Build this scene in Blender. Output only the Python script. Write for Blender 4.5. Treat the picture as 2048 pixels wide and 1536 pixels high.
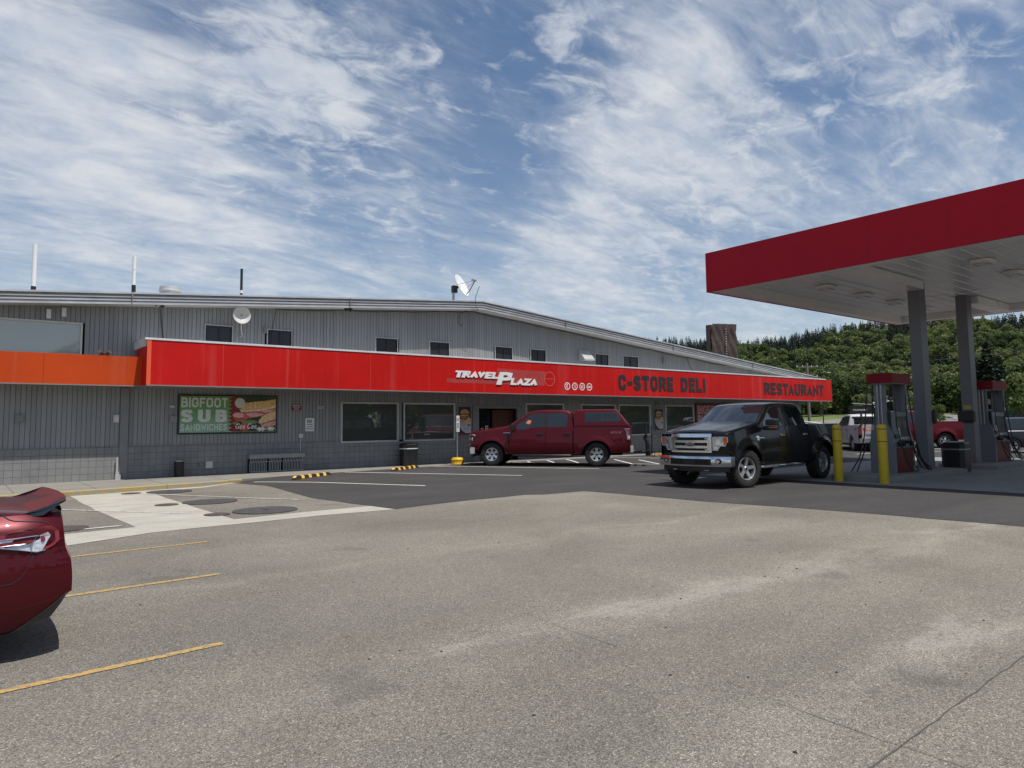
import bpy, bmesh, math, random
import numpy as np
from mathutils import Vector, Matrix
from mathutils.geometry import tessellate_polygon
for o in list(bpy.data.objects): bpy.data.objects.remove(o)
scene = bpy.context.scene
COL = scene.collection
R = math.radians
random.seed(7)

# ------------------------------------------------------------------ camera
F_PX, CY, PITCH, ROLL, YAW = 1418.86, 732.97, 0.0822530, -0.0110852, 0.9017966
cam_d = bpy.data.cameras.new("camera"); cam = bpy.data.objects.new("camera", cam_d); COL.objects.link(cam)
fw = Vector((math.cos(YAW)*math.cos(PITCH), math.sin(YAW)*math.cos(PITCH), math.sin(PITCH)))
rt = fw.cross(Vector((0, 0, 1))).normalized(); up = rt.cross(fw)
c_, s_ = math.cos(ROLL), math.sin(ROLL)
r2 = c_*rt + s_*up; u2 = -s_*rt + c_*up
mw = Matrix((r2, u2, -fw)).transposed().to_4x4(); mw.translation = Vector((0, 0, 1.6))
cam.matrix_world = mw
cam_d.sensor_width = 36; cam_d.lens = F_PX/2048*36
cam_d.shift_y = -(768-CY)/2048
cam_d.clip_start = 0.05; cam_d.clip_end = 6000
scene.camera = cam
scene.view_settings.view_transform = 'Standard'; scene.view_settings.look = 'None'
scene.view_settings.exposure = 0.0; scene.view_settings.gamma = 1.0
scene.render.resolution_x = 1024; scene.render.resolution_y = 768

# ------------------------------------------------------------------ sun and sky
SUN = Vector((0.10, -0.40, 1.0)).normalized()
SUN_EL = math.asin(SUN.z); SUN_ROT = math.atan2(SUN.x, SUN.y)
ld = bpy.data.lights.new("sun", 'SUN'); ld.energy = 4.7; ld.angle = R(0.53); ld.color = (1.0, 0.955, 0.89)
lo = bpy.data.objects.new("sun", ld); COL.objects.link(lo)
lo.rotation_euler = (-SUN).to_track_quat('-Z', 'Y').to_euler(); lo.location = (0, 0, 60)

world = bpy.data.worlds.new("World"); scene.world = world; world.use_nodes = True
def px_dir(x, y):
    d = fw + r2*((x-1024)/F_PX) - u2*((y-CY)/F_PX); return d.normalized()
def build_world():
    nt = world.node_tree; nt.nodes.clear()
    N = nt.nodes.new; L = nt.links.new
    out = N('ShaderNodeOutputWorld')
    sky = N('ShaderNodeTexSky'); sky.sky_type = 'NISHITA'; sky.sun_disc = False
    sky.sun_elevation = SUN_EL; sky.sun_rotation = SUN_ROT; sky.air_density = 1.0; sky.dust_density = 0.7; sky.ozone_density = 1.5
    hs = N('ShaderNodeHueSaturation'); hs.inputs['Saturation'].default_value = 1.12; L(sky.outputs[0], hs.inputs['Color'])
    bg1 = N('ShaderNodeBackground'); bg1.inputs['Strength'].default_value = 0.10; L(hs.outputs[0], bg1.inputs['Color'])
    tc = N('ShaderNodeTexCoord')
    sp = N('ShaderNodeSeparateXYZ'); L(tc.outputs['Generated'], sp.inputs[0])
    def math_(op, a, b=None, c=None, clamp=False):
        n = N('ShaderNodeMath'); n.operation = op; n.use_clamp = clamp
        for i, v in enumerate((a, b, c)):
            if v is None: continue
            if isinstance(v, (int, float)): n.inputs[i].default_value = v
            else: L(v, n.inputs[i])
        return n.outputs[0]
    zz = math_('ADD', math_('MAXIMUM', sp.outputs[2], 0.0), 0.20)
    cx = math_('DIVIDE', sp.outputs[0], zz); cy = math_('DIVIDE', sp.outputs[1], zz)
    cb = N('ShaderNodeCombineXYZ'); L(cx, cb.inputs[0]); L(cy, cb.inputs[1])
    def noise(rot, sc, scale, detail, rough, dist, off=(0, 0, 0)):
        mp = N('ShaderNodeMapping'); mp.vector_type = 'POINT'
        mp.inputs['Rotation'].default_value = (0, 0, rot); mp.inputs['Scale'].default_value = sc
        mp.inputs['Location'].default_value = off
        L(cb.outputs[0], mp.inputs[0])
        n = N('ShaderNodeTexNoise'); n.inputs['Scale'].default_value = scale; n.inputs['Detail'].default_value = detail
        n.inputs['Roughness'].default_value = rough; n.inputs['Distortion'].default_value = dist
        L(mp.outputs[0], n.inputs['Vector']); return n.outputs[0]
    def blobs(lst):
        acc = None
        for (x, y, k, a) in lst:
            d = px_dir(x, y)
            n = N('ShaderNodeVectorMath'); n.operation = 'DOT_PRODUCT'; L(tc.outputs['Generated'], n.inputs[0]); n.inputs[1].default_value = d
            e = math_('EXPONENT', math_('MULTIPLY', math_('SUBTRACT', n.outputs['Value'], 1.0), k))
            e = math_('MULTIPLY', e, a)
            acc = e if acc is None else math_('ADD', acc, e)
        return acc
    az = -R(56)
    # wide, thin veil drawn out along one wind direction
    veil = noise(az, (0.55, 1.5, 1), 2.4, 7, 0.60, 0.6, (3.1, 1.7, 0))
    fine = noise(az, (0.5, 1.4, 1), 7.0, 10, 0.66, 1.0, (0.4, 5.0, 0))
    vb = blobs([(1500, 0, 160, .16), (1400, 90, 260, .15), (1330, 180, 300, .14), (1270, 270, 300, .13), (1230, 350, 300, .12), (1180, 430, 260, .13), (1110, 520, 240, .13), (1050, 600, 200, .08),
                (1700, 200, 250, .04), (1600, 290, 260, .05), (1500, 370, 260, .05), (1380, 420, 500, .05),
                (90, 40, 90, .20), (200, 110, 160, .10), (60, 250, 60, .06), (150, 400, 70, .07), (320, 370, 150, .10), (470, 420, 160, .14), (600, 560, 90, .06), (250, 520, 90, .06),
                (840, 250, 500, .06), (800, 380, 400, .10), (880, 140, 500, .08), (900, 520, 200, .05), (760, 20, 500, .14), (1300, 620, 80, .07),
                (340, 0, 200, -.10), (500, 60, 400, -.08), (560, 250, 300, -.08), (700, 300, 400, -.13), (620, 380, 300, -.08), (980, 60, 120, -.13), (960, 200, 260, -.12), (1520, 190, 300, -.08), (930, 380, 260, -.10), (1290, 470, 900, -.09), (1400, 500, 500, -.07), (1090, 210, 400, -.10), (1780, 60, 150, -.04), (690, 450, 400, -.08), (1750, 330, 100, -.03)])
    v = math_('ADD', math_('ADD', math_('MULTIPLY', veil, 0.75), math_('MULTIPLY', fine, 0.50)), math_('SUBTRACT', math_('MULTIPLY', vb, 0.62), 0.125))
    mr = N('ShaderNodeMapRange'); mr.interpolation_type = 'SMOOTHERSTEP'; L(v, mr.inputs[0])
    mr.inputs[1].default_value = 0.295; mr.inputs[2].default_value = 0.90; mr.inputs[3].default_value = 0.0; mr.inputs[4].default_value = 0.93
    # small broken puffs
    puff = noise(R(20), (1, 1.4, 1), 9.5, 9, 0.62, 0.6, (2, 3, 0))
    pb = blobs([(460, 200, 160, .19), (600, 150, 320, .16), (520, 60, 700, .15), (720, 140, 400, .12), (880, 165, 700, .13), (560, 370, 300, .06), (700, 240, 600, .13), (1140, 70, 900, .20),
                (1300, 130, 120, .10), (1180, 260, 160, .08), (1560, 240, 260, .13), (1420, 340, 300, .11), (1890, 130, 160, .15), (1780, 165, 900, .13), (1360, 480, 200, .10), (1260, 560, 120, .09), (800, 440, 700, .14), (640, 640, 60, .03)])
    pv = math_('ADD', puff, math_('SUBTRACT', math_('MULTIPLY', pb, 0.75), 0.02))
    mr2 = N('ShaderNodeMapRange'); mr2.interpolation_type = 'SMOOTHSTEP'; L(pv, mr2.inputs[0])
    mr2.inputs[1].default_value = 0.54; mr2.inputs[2].default_value = 0.80; mr2.inputs[3].default_value = 0.0; mr2.inputs[4].default_value = 0.75
    inv = math_('MULTIPLY', math_('SUBTRACT', 1.0, mr.outputs[0]), math_('SUBTRACT', 1.0, mr2.outputs[0]))
    # thicker air low down
    hz = math_('EXPONENT', math_('MULTIPLY', math_('MAXIMUM', sp.outputs[2], 0.0), -5.0))
    inv = math_('MULTIPLY', inv, math_('SUBTRACT', 1.0, math_('MULTIPLY', hz, 0.55)))
    m = math_('SUBTRACT', 1.0, inv, clamp=True)
    shade = noise(R(40), (1, 1.3, 1), 7.0, 6, 0.6, 0.3, (9, 1, 0))
    cr = N('ShaderNodeValToRGB'); L(shade, cr.inputs[0])
    cr.color_ramp.elements[0].position = 0.3; cr.color_ramp.elements[0].color = (0.50, 0.565, 0.67, 1)
    cr.color_ramp.elements[1].position = 0.62; cr.color_ramp.elements[1].color = (0.72, 0.745, 0.78, 1)
    bg2 = N('ShaderNodeBackground'); bg2.inputs['Strength'].default_value = 1.0; L(cr.outputs[0], bg2.inputs['Color'])
    mx = N('ShaderNodeMixShader'); L(m, mx.inputs[0]); L(bg1.outputs[0], mx.inputs[1]); L(bg2.outputs[0], mx.inputs[2])
    L(mx.outputs[0], out.inputs[0])
build_world()

# ------------------------------------------------------------------ materials
def mat(name, col, rough=0.6, metal=0.0, var=0.0, scale=3.0, stretch=(1, 1, 1), bump=0.0, bscale=40.0, coat=0.0, spec=0.5, detail=4, alpha=None, flake=0.0, emit=None, trans=0.0):
    m = bpy.data.materials.new(name); m.use_nodes = True
    nt = m.node_tree; N = nt.nodes.new; L = nt.links.new
    b = nt.nodes['Principled BSDF']
    b.inputs['Base Color'].default_value = (*col, 1); b.inputs['Roughness'].default_value = rough
    b.inputs['Metallic'].default_value = metal; b.inputs['Coat Weight'].default_value = coat; b.inputs['Coat Roughness'].default_value = 0.03
    b.inputs['Specular IOR Level'].default_value = spec
    if emit: b.inputs['Emission Color'].default_value = (*emit[0], 1); b.inputs['Emission Strength'].default_value = emit[1]
    if trans: b.inputs['Transmission Weight'].default_value = trans
    tc = N('ShaderNodeTexCoord')
    if var > 0:
        mp = N('ShaderNodeMapping'); mp.inputs['Scale'].default_value = stretch; L(tc.outputs['Object'], mp.inputs[0])
        n = N('ShaderNodeTexNoise'); n.inputs['Scale'].default_value = scale; n.inputs['Detail'].default_value = detail; n.inputs['Roughness'].default_value = 0.6
        L(mp.outputs[0], n.inputs['Vector'])
        cr = N('ShaderNodeValToRGB'); L(n.outputs[0], cr.inputs[0])
        cr.color_ramp.elements[0].position = 0.3; cr.color_ramp.elements[1].position = 0.7
        cr.color_ramp.elements[0].color = (*[max(0, c*(1-var)) for c in col], 1)
        cr.color_ramp.elements[1].color = (*[min(1, c*(1+var)) for c in col], 1)
        L(cr.outputs[0], b.inputs['Base Color'])
        mr = N('ShaderNodeMapRange'); L(n.outputs[0], mr.inputs[0]); mr.inputs[3].default_value = max(0, rough-.08); mr.inputs[4].default_value = min(1, rough+.08)
        L(mr.outputs[0], b.inputs['Roughness'])
    if bump > 0:
        n2 = N('ShaderNodeTexNoise'); n2.inputs['Scale'].default_value = bscale; n2.inputs['Detail'].default_value = 5; L(tc.outputs['Object'], n2.inputs['Vector'])
        bp = N('ShaderNodeBump'); bp.inputs['Strength'].default_value = bump; bp.inputs['Distance'].default_value = 0.02
        L(n2.outputs[0], bp.inputs['Height']); L(bp.outputs[0], b.inputs['Normal'])
    return m

def nodes_of(m): return m.node_tree, m.node_tree.nodes.new, m.node_tree.links.new, m.node_tree.nodes['Principled BSDF']

def ramp(N, L, src, stops):
    cr = N('ShaderNodeValToRGB'); L(src, cr.inputs[0])
    while len(cr.color_ramp.elements) < len(stops): cr.color_ramp.elements.new(0.5)
    for e, (p, c) in zip(cr.color_ramp.elements, stops):
        e.position = p; e.color = (*c, 1) if len(c) == 3 else c
    return cr.outputs[0]
def tnoise(N, L, vec, scale, detail=4, rough=.6, dist=0, stretch=None, rot=0, loc=(0, 0, 0)):
    if stretch:
        mp = N('ShaderNodeMapping'); mp.inputs['Scale'].default_value = stretch; mp.inputs['Rotation'].default_value = (0, 0, rot); mp.inputs['Location'].default_value = loc
        L(vec, mp.inputs[0]); vec = mp.outputs[0]
    n = N('ShaderNodeTexNoise'); n.inputs['Scale'].default_value = scale; n.inputs['Detail'].default_value = detail; n.inputs['Roughness'].default_value = rough; n.inputs['Distortion'].default_value = dist
    L(vec, n.inputs['Vector']); return n.outputs[0]
def mixc(N, L, fac, a, b, mode='MIX'):
    n = N('ShaderNodeMix'); n.data_type = 'RGBA'; n.blend_type = mode
    if isinstance(fac, float): n.inputs[0].default_value = fac
    else: L(fac, n.inputs[0])
    for i, v in ((6, a), (7, b)):
        if isinstance(v, tuple): n.inputs[i].default_value = (*v, 1)
        else: L(v, n.inputs[i])
    return n.outputs[2]

def asphalt_old():
    m = mat("worn_asphalt", (.2, .19, .17), .9); nt, N, L, b = nodes_of(m)
    tc = N('ShaderNodeTexCoord'); P = tc.outputs['Object']
    big = tnoise(N, L, P, 0.35, 5, .6, 0.6)
    streak = tnoise(N, L, P, 0.55, 6, .65, .4, (0.35, 1.3, 1), R(-25))
    base = ramp(N, L, big, [(.3, (.148, .138, .119)), (.5, (.180, .168, .146)), (.7, (.210, .196, .170))])
    st = ramp(N, L, streak, [(.45, (1, 1, 1)), (.62, (1.10, 1.09, 1.07)), (.75, (1.22, 1.20, 1.16))])
    c = mixc(N, L, 1.0, base, st, 'MULTIPLY')
    def mth(op, a_, b_=None, clamp=False):
        n_ = N('ShaderNodeMath'); n_.operation = op; n_.use_clamp = clamp
        for i_, v_ in enumerate((a_, b_)):
            if v_ is None: continue
            if isinstance(v_, (int, float)): n_.inputs[i_].default_value = v_
            else: L(v_, n_.inputs[i_])
        return n_.outputs[0]
    xyz = N('ShaderNodeSeparateXYZ'); L(P, xyz.inputs[0])
    wobn = tnoise(N, L, P, .8, 4, .6, 0, (1, 1, 1), 0, (5, 9, 0))
    yy_ = mth('ADD', xyz.outputs[1], mth('MULTIPLY', mth('SUBTRACT', wobn, .5), 1.6))
    def band(y0, w): return mth('EXPONENT', mth('MULTIPLY', mth('POWER', mth('ABSOLUTE', mth('DIVIDE', mth('SUBTRACT', yy_, y0), w)), 2.0), -1.0))
    wornb = mth('ADD', mth('ADD', band(4.25, .38), band(2.15, .32)), mth('MULTIPLY', band(7.75, .14), .55))
    xr_ = ramp(N, L, mth('DIVIDE', xyz.outputs[0], 12.0), [(.0, (.25, .25, .25)), (.25, (.7, .7, .7)), (.5, (1, 1, 1))])
    wornb = mth('MULTIPLY', wornb, mixc(N, L, 1.0, xr_, ramp(N, L, tnoise(N, L, P, 1.5, 7, .7, 0, (.5, 1, 1), 0, (2, 2, 0)), [(.38, (.15, .15, .15)), (.62, (1, 1, 1))]), 'MULTIPLY'))
    c = mixc(N, L, mth('MULTIPLY', wornb, .62, True), c, (.30, .282, .245))
    side_pale = ramp(N, L, mth('DIVIDE', xyz.outputs[0], 20.0), [(.05, (1, 1, 1)), (.45, (1.16, 1.15, 1.12))])
    c = mixc(N, L, 1.0, c, side_pale, 'MULTIPLY')
    # aggregate: pale and dark stones worn out of the binder
    v = N('ShaderNodeTexVoronoi'); v.inputs['Scale'].default_value = 150; L(P, v.inputs['Vector'])
    sep = N('ShaderNodeSeparateColor'); L(v.outputs['Color'], sep.inputs[0])
    ag = ramp(N, L, sep.outputs[0], [(0.0, (.45, .45, .45)), (.35, (.84, .84, .84)), (.7, (1.05, 1.04, 1.02)), (.93, (1.4, 1.38, 1.34)), (1.0, (2.2, 2.15, 2.0))])
    v2 = N('ShaderNodeTexVoronoi'); v2.inputs['Scale'].default_value = 70; L(P, v2.inputs['Vector'])
    sep2 = N('ShaderNodeSeparateColor'); L(v2.outputs['Color'], sep2.inputs[0])
    ag2 = ramp(N, L, sep2.outputs[1], [(0.0, (.62, .62, .62)), (.2, (.96, .96, .96)), (.9, (1.04, 1.04, 1.04)), (1.0, (1.45, 1.42, 1.36))])
    c = mixc(N, L, 1.0, c, ag, 'MULTIPLY'); c = mixc(N, L, 0.7, c, ag2, 'MULTIPLY')
    # faint oil spots
    on = tnoise(N, L, P, .9, 3, .5, 0, (1, 1, 1), 0, (11, 3, 0)); c = mixc(N, L, ramp(N, L, on, [(.66, (0, 0, 0)), (.74, (.35, .35, .35))]), c, (.07, .066, .06))
    # raveled pale patches with broken edges
    pn = tnoise(N, L, P, 0.55, 9, .72, .2, (0.6, 1.6, 1), R(15), (4, 1.3, 0))
    pf = ramp(N, L, mth('ADD', pn, mth('MULTIPLY', wornb, .15)), [(.62, (0, 0, 0)), (.675, (1, 1, 1))])
    pf2 = mixc(N, L, 1.0, pf, ramp(N, L, tnoise(N, L, P, 26, 3, .7), [(.42, (0, 0, 0)), (.55, (.62, .62, .62))]), 'MULTIPLY')
    c = mixc(N, L, pf2, c, (.33, .31, .27))
    # sparse dark spots
    dn = tnoise(N, L, P, 9, 2, .5); df = ramp(N, L, dn, [(.78, (0, 0, 0)), (.82, (.6, .6, .6))])
    c = mixc(N, L, df, c, (.05, .05, .05))
    L(c, b.inputs['Base Color'])
    bp = N('ShaderNodeBump'); bp.inputs['Strength'].default_value = .55; bp.inputs['Distance'].default_value = .008
    L(v.outputs['Distance'], bp.inputs['Height']); L(bp.outputs[0], b.inputs['Normal'])
    b.inputs['Specular IOR Level'].default_value = .25
    return m
def asphalt_new():
    m = mat("dark_asphalt", (.05, .05, .05), .85); nt, N, L, b = nodes_of(m)
    tc = N('ShaderNodeTexCoord'); P = tc.outputs['Object']
    n = tnoise(N, L, P, .7, 6, .62, .5, (.5, 1.4, 1), R(-20))
    c = ramp(N, L, n, [(.3, (.046, .044, .043)), (.55, (.057, .054, .052)), (.75, (.074, .070, .066))])
    v = N('ShaderNodeTexVoronoi'); v.inputs['Scale'].default_value = 90; L(P, v.inputs['Vector'])
    sep = N('ShaderNodeSeparateColor'); L(v.outputs['Color'], sep.inputs[0])
    c = mixc(N, L, 1.0, c, ramp(N, L, sep.outputs[0], [(0, (.7, .7, .7)), (.8, (1.08, 1.08, 1.08)), (1, (1.5, 1.5, 1.5))]), 'MULTIPLY')
    w = tnoise(N, L, P, 2.2, 8, .75, 0, (.4, 2.2, 1), R(-10), (3, 3, 0))
    wf = ramp(N, L, w, [(.68, (0, 0, 0)), (.75, (.45, .45, .45))]); c = mixc(N, L, wf, c, (.11, .105, .098))
    L(c, b.inputs['Base Color']); b.inputs['Specular IOR Level'].default_value = .3
    bp = N('ShaderNodeBump'); bp.inputs['Strength'].default_value = .3; bp.inputs['Distance'].default_value = .006
    L(v.outputs['Distance'], bp.inputs['Height']); L(bp.outputs[0], b.inputs['Normal'])
    return m
def concrete(name, c0, c1, joint=None):
    m = mat(name, c0, .85); nt, N, L, b = nodes_of(m)
    tc = N('ShaderNodeTexCoord'); P = tc.outputs['Object']
    n = tnoise(N, L, P, 1.3, 8, .68, .6, (.7, 1.5, 1), R(-15))
    c = ramp(N, L, n, [(.3, c0), (.7, c1)])
    g = tnoise(N, L, P, 60, 3, .6); c = mixc(N, L, 1.0, c, ramp(N, L, g, [(.3, (.82, .82, .82)), (.7, (1.13, 1.13, 1.13))]), 'MULTIPLY')
    s = tnoise(N, L, P, 3.1, 6, .7, 0, (1, 1, 1), 0, (7, 2, 0)); sf = ramp(N, L, s, [(.6, (0, 0, 0)), (.8, (.4, .4, .4))])
    c = mixc(N, L, sf, c, tuple(v*.55 for v in c0)); L(c, b.inputs['Base Color']); b.inputs['Specular IOR Level'].default_value = .25
    bp = N('ShaderNodeBump'); bp.inputs['Strength'].default_value = .25; bp.inputs['Distance'].default_value = .006; L(g, bp.inputs['Height']); L(bp.outputs[0], b.inputs['Normal'])
    return m
def block_mat():
    m = mat("painted_block", (.22, .22, .22), .8); nt, N, L, b = nodes_of(m)
    tc = N('ShaderNodeTexCoord'); sp = N('ShaderNodeSeparateXYZ'); L(tc.outputs['Object'], sp.inputs[0])
    cb = N('ShaderNodeCombineXYZ'); L(sp.outputs[0], cb.inputs[0]); L(sp.outputs[2], cb.inputs[1])
    br = N('ShaderNodeTexBrick'); br.offset = 0.0; br.inputs['Scale'].default_value = 1.0
    br.inputs['Brick Width'].default_value = .2; br.inputs['Row Height'].default_value = .19; br.inputs['Mortar Size'].default_value = .0055; br.inputs['Mortar Smooth'].default_value = .3
    br.inputs['Color1'].default_value = (.215, .217, .214, 1); br.inputs['Color2'].default_value = (.240, .242, .238, 1); br.inputs['Mortar'].default_value = (.095, .097, .096, 1); br.inputs['Bias'].default_value = 0
    mp = N('ShaderNodeMapping'); mp.inputs['Location'].default_value = (0, -.12, 0); L(cb.outputs[0], mp.inputs[0]); L(mp.outputs[0], br.inputs['Vector'])
    n = tnoise(N, L, tc.outputs['Object'], 1.1, 6, .65); c = mixc(N, L, 1.0, br.outputs['Color'], ramp(N, L, n, [(.3, (.84, .84, .85)), (.7, (1.12, 1.12, 1.1))]), 'MULTIPLY')
    n2 = tnoise(N, L, tc.outputs['Object'], 55, 4, .7); c = mixc(N, L, 1.0, c, ramp(N, L, n2, [(.3, (.86, .86, .86)), (.7, (1.1, 1.1, 1.1))]), 'MULTIPLY')
    L(c, b.inputs['Base Color'])
    bp = N('ShaderNodeBump'); bp.inputs['Strength'].default_value = .5; bp.inputs['Distance'].default_value = .008; bp.invert = True
    L(br.outputs['Fac'], bp.inputs['Height']); L(bp.outputs[0], b.inputs['Normal'])
    return m
def red_panel(name, c):
    m = mat(name, c, .5, spec=.2); nt, N, L, b = nodes_of(m)
    tc = N('ShaderNodeTexCoord'); P = tc.outputs['Object']
    st = tnoise(N, L, P, 1.6, 5, .7, 0, (1, 1, .04)); fine = tnoise(N, L, P, 7, 4, .7, 0, (1, 1, .05), 0, (3, 0, 0))
    f = ramp(N, L, st, [(.55, (0, 0, 0)), (.74, (.30, .30, .30))]); f2 = ramp(N, L, fine, [(.60, (0, 0, 0)), (.78, (.26, .26, .26))])
    lo_ = N('ShaderNodeSeparateXYZ'); L(P, lo_.inputs[0])
    cc = mixc(N, L, f, c, tuple(min(1, v*1.0+.12) for v in c)); cc = mixc(N, L, f2, cc, tuple(min(1, v+.16) for v in c))
    blot = tnoise(N, L, P, .5, 4, .6); cc = mixc(N, L, 1.0, cc, ramp(N, L, blot, [(.3, (.9, .9, .9)), (.7, (1.08, 1.08, 1.08))]), 'MULTIPLY')
    L(cc, b.inputs['Base Color']); return m
def paint_worn(name, c, under, thr=.55, sc=14):
    m = mat(name, c, .75); nt, N, L, b = nodes_of(m)
    tc = N('ShaderNodeTexCoord'); n = tnoise(N, L, tc.outputs['Object'], sc, 6, .75)
    f = ramp(N, L, n, [(thr, (0, 0, 0)), (thr+.07, (1, 1, 1))]); cc = mixc(N, L, f, c, under); L(cc, b.inputs['Base Color']); return m
def tint_mat(name, stops, rough=.55, transl=.25):
    m = mat(name, (.05, .08, .03), rough); nt, N, L, b = nodes_of(m)
    at = N('ShaderNodeAttribute'); at.attribute_name = 'tint'; at.attribute_type = 'GEOMETRY'
    c = ramp(N, L, at.outputs['Fac'], stops); L(c, b.inputs['Base Color']); b.inputs['Specular IOR Level'].default_value = .25
    tr = N('ShaderNodeBsdfTranslucent'); L(c, tr.inputs[0]); mx = N('ShaderNodeMixShader'); mx.inputs[0].default_value = transl
    out = nt.nodes['Material Output']; L(b.outputs[0], mx.inputs[1]); L(tr.outputs[0], mx.inputs[2]); L(mx.outputs[0], out.inputs[0]); return m

MT = {}
MT['ground'] = asphalt_old(); MT['asphalt'] = asphalt_new()
MT['conc_pale'] = concrete("pale_concrete", (.33, .312, .27), (.46, .44, .38))
MT['conc_pad'] = concrete("forecourt_concrete", (.22, .22, .215), (.29, .29, .283))
MT['conc_walk'] = concrete("sidewalk_concrete", (.20, .19, .165), (.275, .26, .228))
MT['curb'] = paint_worn("worn_yellow_curb", (.33, .25, .10), (.26, .235, .18), .47, 5)
MT['lot_yellow'] = paint_worn("worn_yellow_line", (.47, .29, .085), (.17, .16, .14), .50, 24)
MT['lot_white'] = paint_worn("white_line", (.72, .72, .70), (.22, .22, .21), .66, 18)
MT['white_faint'] = paint_worn("worn_white_line", (.52, .51, .47), (.26, .25, .22), .50, 12)
MT['siding'] = mat("grey_siding", (.245, .252, .254), .55, var=.07, scale=1.2, stretch=(1, 1, .15), bump=.06, bscale=25)

def _siding_boards():
    m = MT['siding']; nt, N, L, b = nodes_of(m)
    old = b.inputs['Base Color'].links[0].from_socket; tc = N('ShaderNodeTexCoord'); sp = N('ShaderNodeSeparateXYZ'); L(tc.outputs['Object'], sp.inputs[0])
    d = N('ShaderNodeMath'); d.operation = 'DIVIDE'; L(sp.outputs[0], d.inputs[0]); d.inputs[1].default_value = .123
    f = N('ShaderNodeMath'); f.operation = 'FLOOR'; L(d.outputs[0], f.inputs[0])
    w = N('ShaderNodeTexWhiteNoise'); w.noise_dimensions = '1D'; L(f.outputs[0], w.inputs['W'])
    c = mixc(N, L, 1.0, old, ramp(N, L, w.outputs['Value'], [(0, (.90, .90, .90)), (1, (1.07, 1.07, 1.07))]), 'MULTIPLY')
    s = tnoise(N, L, tc.outputs['Object'], 1.4, 6, .7, 0, (2.2, 1, .22), 0, (3, 0, 0)); c = mixc(N, L, ramp(N, L, s, [(.58, (0, 0, 0)), (.76, (.35, .35, .35))]), c, (.12, .115, .105))
    L(c, b.inputs['Base Color'])
_siding_boards()
MT['groove'] = mat("siding_groove", (.035, .035, .037), .8)
MT['block'] = block_mat()
MT['trimgrey'] = mat("grey_trim", (.20, .20, .20), .6, var=.08)
MT['gutter'] = mat("pale_gutter_metal", (.52, .52, .52), .42, metal=.35, var=.16, scale=1.6, stretch=(1, 1, 5), bump=.04, bscale=8)
MT['gutter_dk'] = mat("weathered_gutter_band", (.25, .25, .26), .45, metal=.35, var=.3, scale=2.5, stretch=(1, 1, 6))
MT['soffit'] = mat("soffit_grey", (.45, .45, .43), .7, var=.06)
MT['rooftop'] = mat("metal_roof", (.42, .42, .42), .5, metal=.3, var=.15)
MT['red'] = red_panel("red_sign_panel", (.50, .008, .006))
MT['orange'] = red_panel("orange_sign_panel", (.50, .058, .008))
MT['red_old'] = mat("faded_red_patch", (.40, .045, .042), .5, var=.12)
MT['cap'] = mat("white_cap_flashing", (.62, .63, .64), .45, var=.1)
MT['canopy_red'] = mat("dark_red_fascia", (.42, .010, .024), .5, var=.05, scale=.8, spec=.15)
MT['canopy_under'] = mat("white_canopy_deck", (.82, .80, .77), .30, var=.05, scale=1.0, stretch=(1, .1, 1), spec=.6)
MT['col'] = mat("grey_column_paint", (.165, .172, .185), .42, var=.06)
MT['dark'] = mat("matt_black", (.012, .012, .012), .8)
MT['black'] = mat("black_plastic", (.014, .014, .015), .42, var=.2, scale=6)
MT['rubber'] = mat("tyre_rubber", (.022, .021, .020), .82, var=.25, scale=12, bump=.2, bscale=60)
MT['chrome'] = mat("chrome", (.70, .73, .77), .10, metal=1.0, var=.08, scale=6)
MT['alloy'] = mat("silver_alloy", (.66, .66, .67), .30, metal=.85, var=.08, scale=10)
MT['steel'] = mat("galvanised_steel", (.38, .38, .38), .45, metal=.7, var=.15, scale=9)
MT['glass'] = mat("tinted_glass", (.008, .010, .011), .03, spec=.75, coat=.6)
MT['glass_green'] = mat("reflective_window_glass", (.058, .068, .062), .02, spec=1.0, coat=1.0)
MT['glass_light'] = mat("pale_window_glass", (.33, .37, .355), .03, spec=.9, coat=1.0)
MT['white'] = mat("white_plastic", (.74, .74, .73), .5, var=.04)
MT['offwhite'] = mat("offwhite_enamel", (.58, .57, .53), .5, var=.05)
MT['yellow'] = mat("yellow_bollard_sleeve", (.62, .44, .02), .42, var=.07, scale=5)
MT['yellow_b'] = mat("yellow_painted_base", (.70, .42, .015), .6, var=.18, scale=12)
MT['yellowpatch'] = mat("yellow_reflective", (.85, .48, .06), .6, var=.05)
MT['signblack'] = mat("black_letters", (.022, .020, .022), .5)
MT['green'] = mat("banner_green", (.14, .30, .09), .5, var=.2, scale=2)
MT['lens'] = mat("clear_lamp_lens", (.55, .56, .57), .08, metal=.55, var=.35, scale=22, spec=.8)
MT['amber'] = mat("amber_lens", (.75, .13, .015), .15, var=.2, scale=20)
MT['redlens'] = mat("red_lamp_lens", (.17, .004, .007), .10, var=.3, scale=25, coat=1)
MT['wood'] = mat("red_brown_wood_door", (.075, .014, .006), .6, var=.3, scale=4, stretch=(8, 1, .6))
MT['tarp'] = mat("brown_tarpaulin", (.062, .042, .036), .65, var=.15, scale=3, bump=.9, bscale=2.2)
MT['redbucket'] = mat("red_bucket_plastic", (.50, .020, .012), .45)
MT['blue'] = mat("sign_blue", (.03, .07, .25), .5)
MT['bark'] = mat("bark", (.09, .07, .055), .9, var=.3, scale=8)
MT['pole'] = mat("weathered_pole_wood", (.20, .17, .14), .9, var=.2, scale=6, stretch=(3, 3, .3))
def car_paint(name, c, flake=.5, rough=.3):
    m = mat(name, c, rough, metal=flake, coat=.35, spec=.2); return m
MT['p_black'] = car_paint("black_car_paint", (.0035, .0035, .0042), .0, .25)
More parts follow.
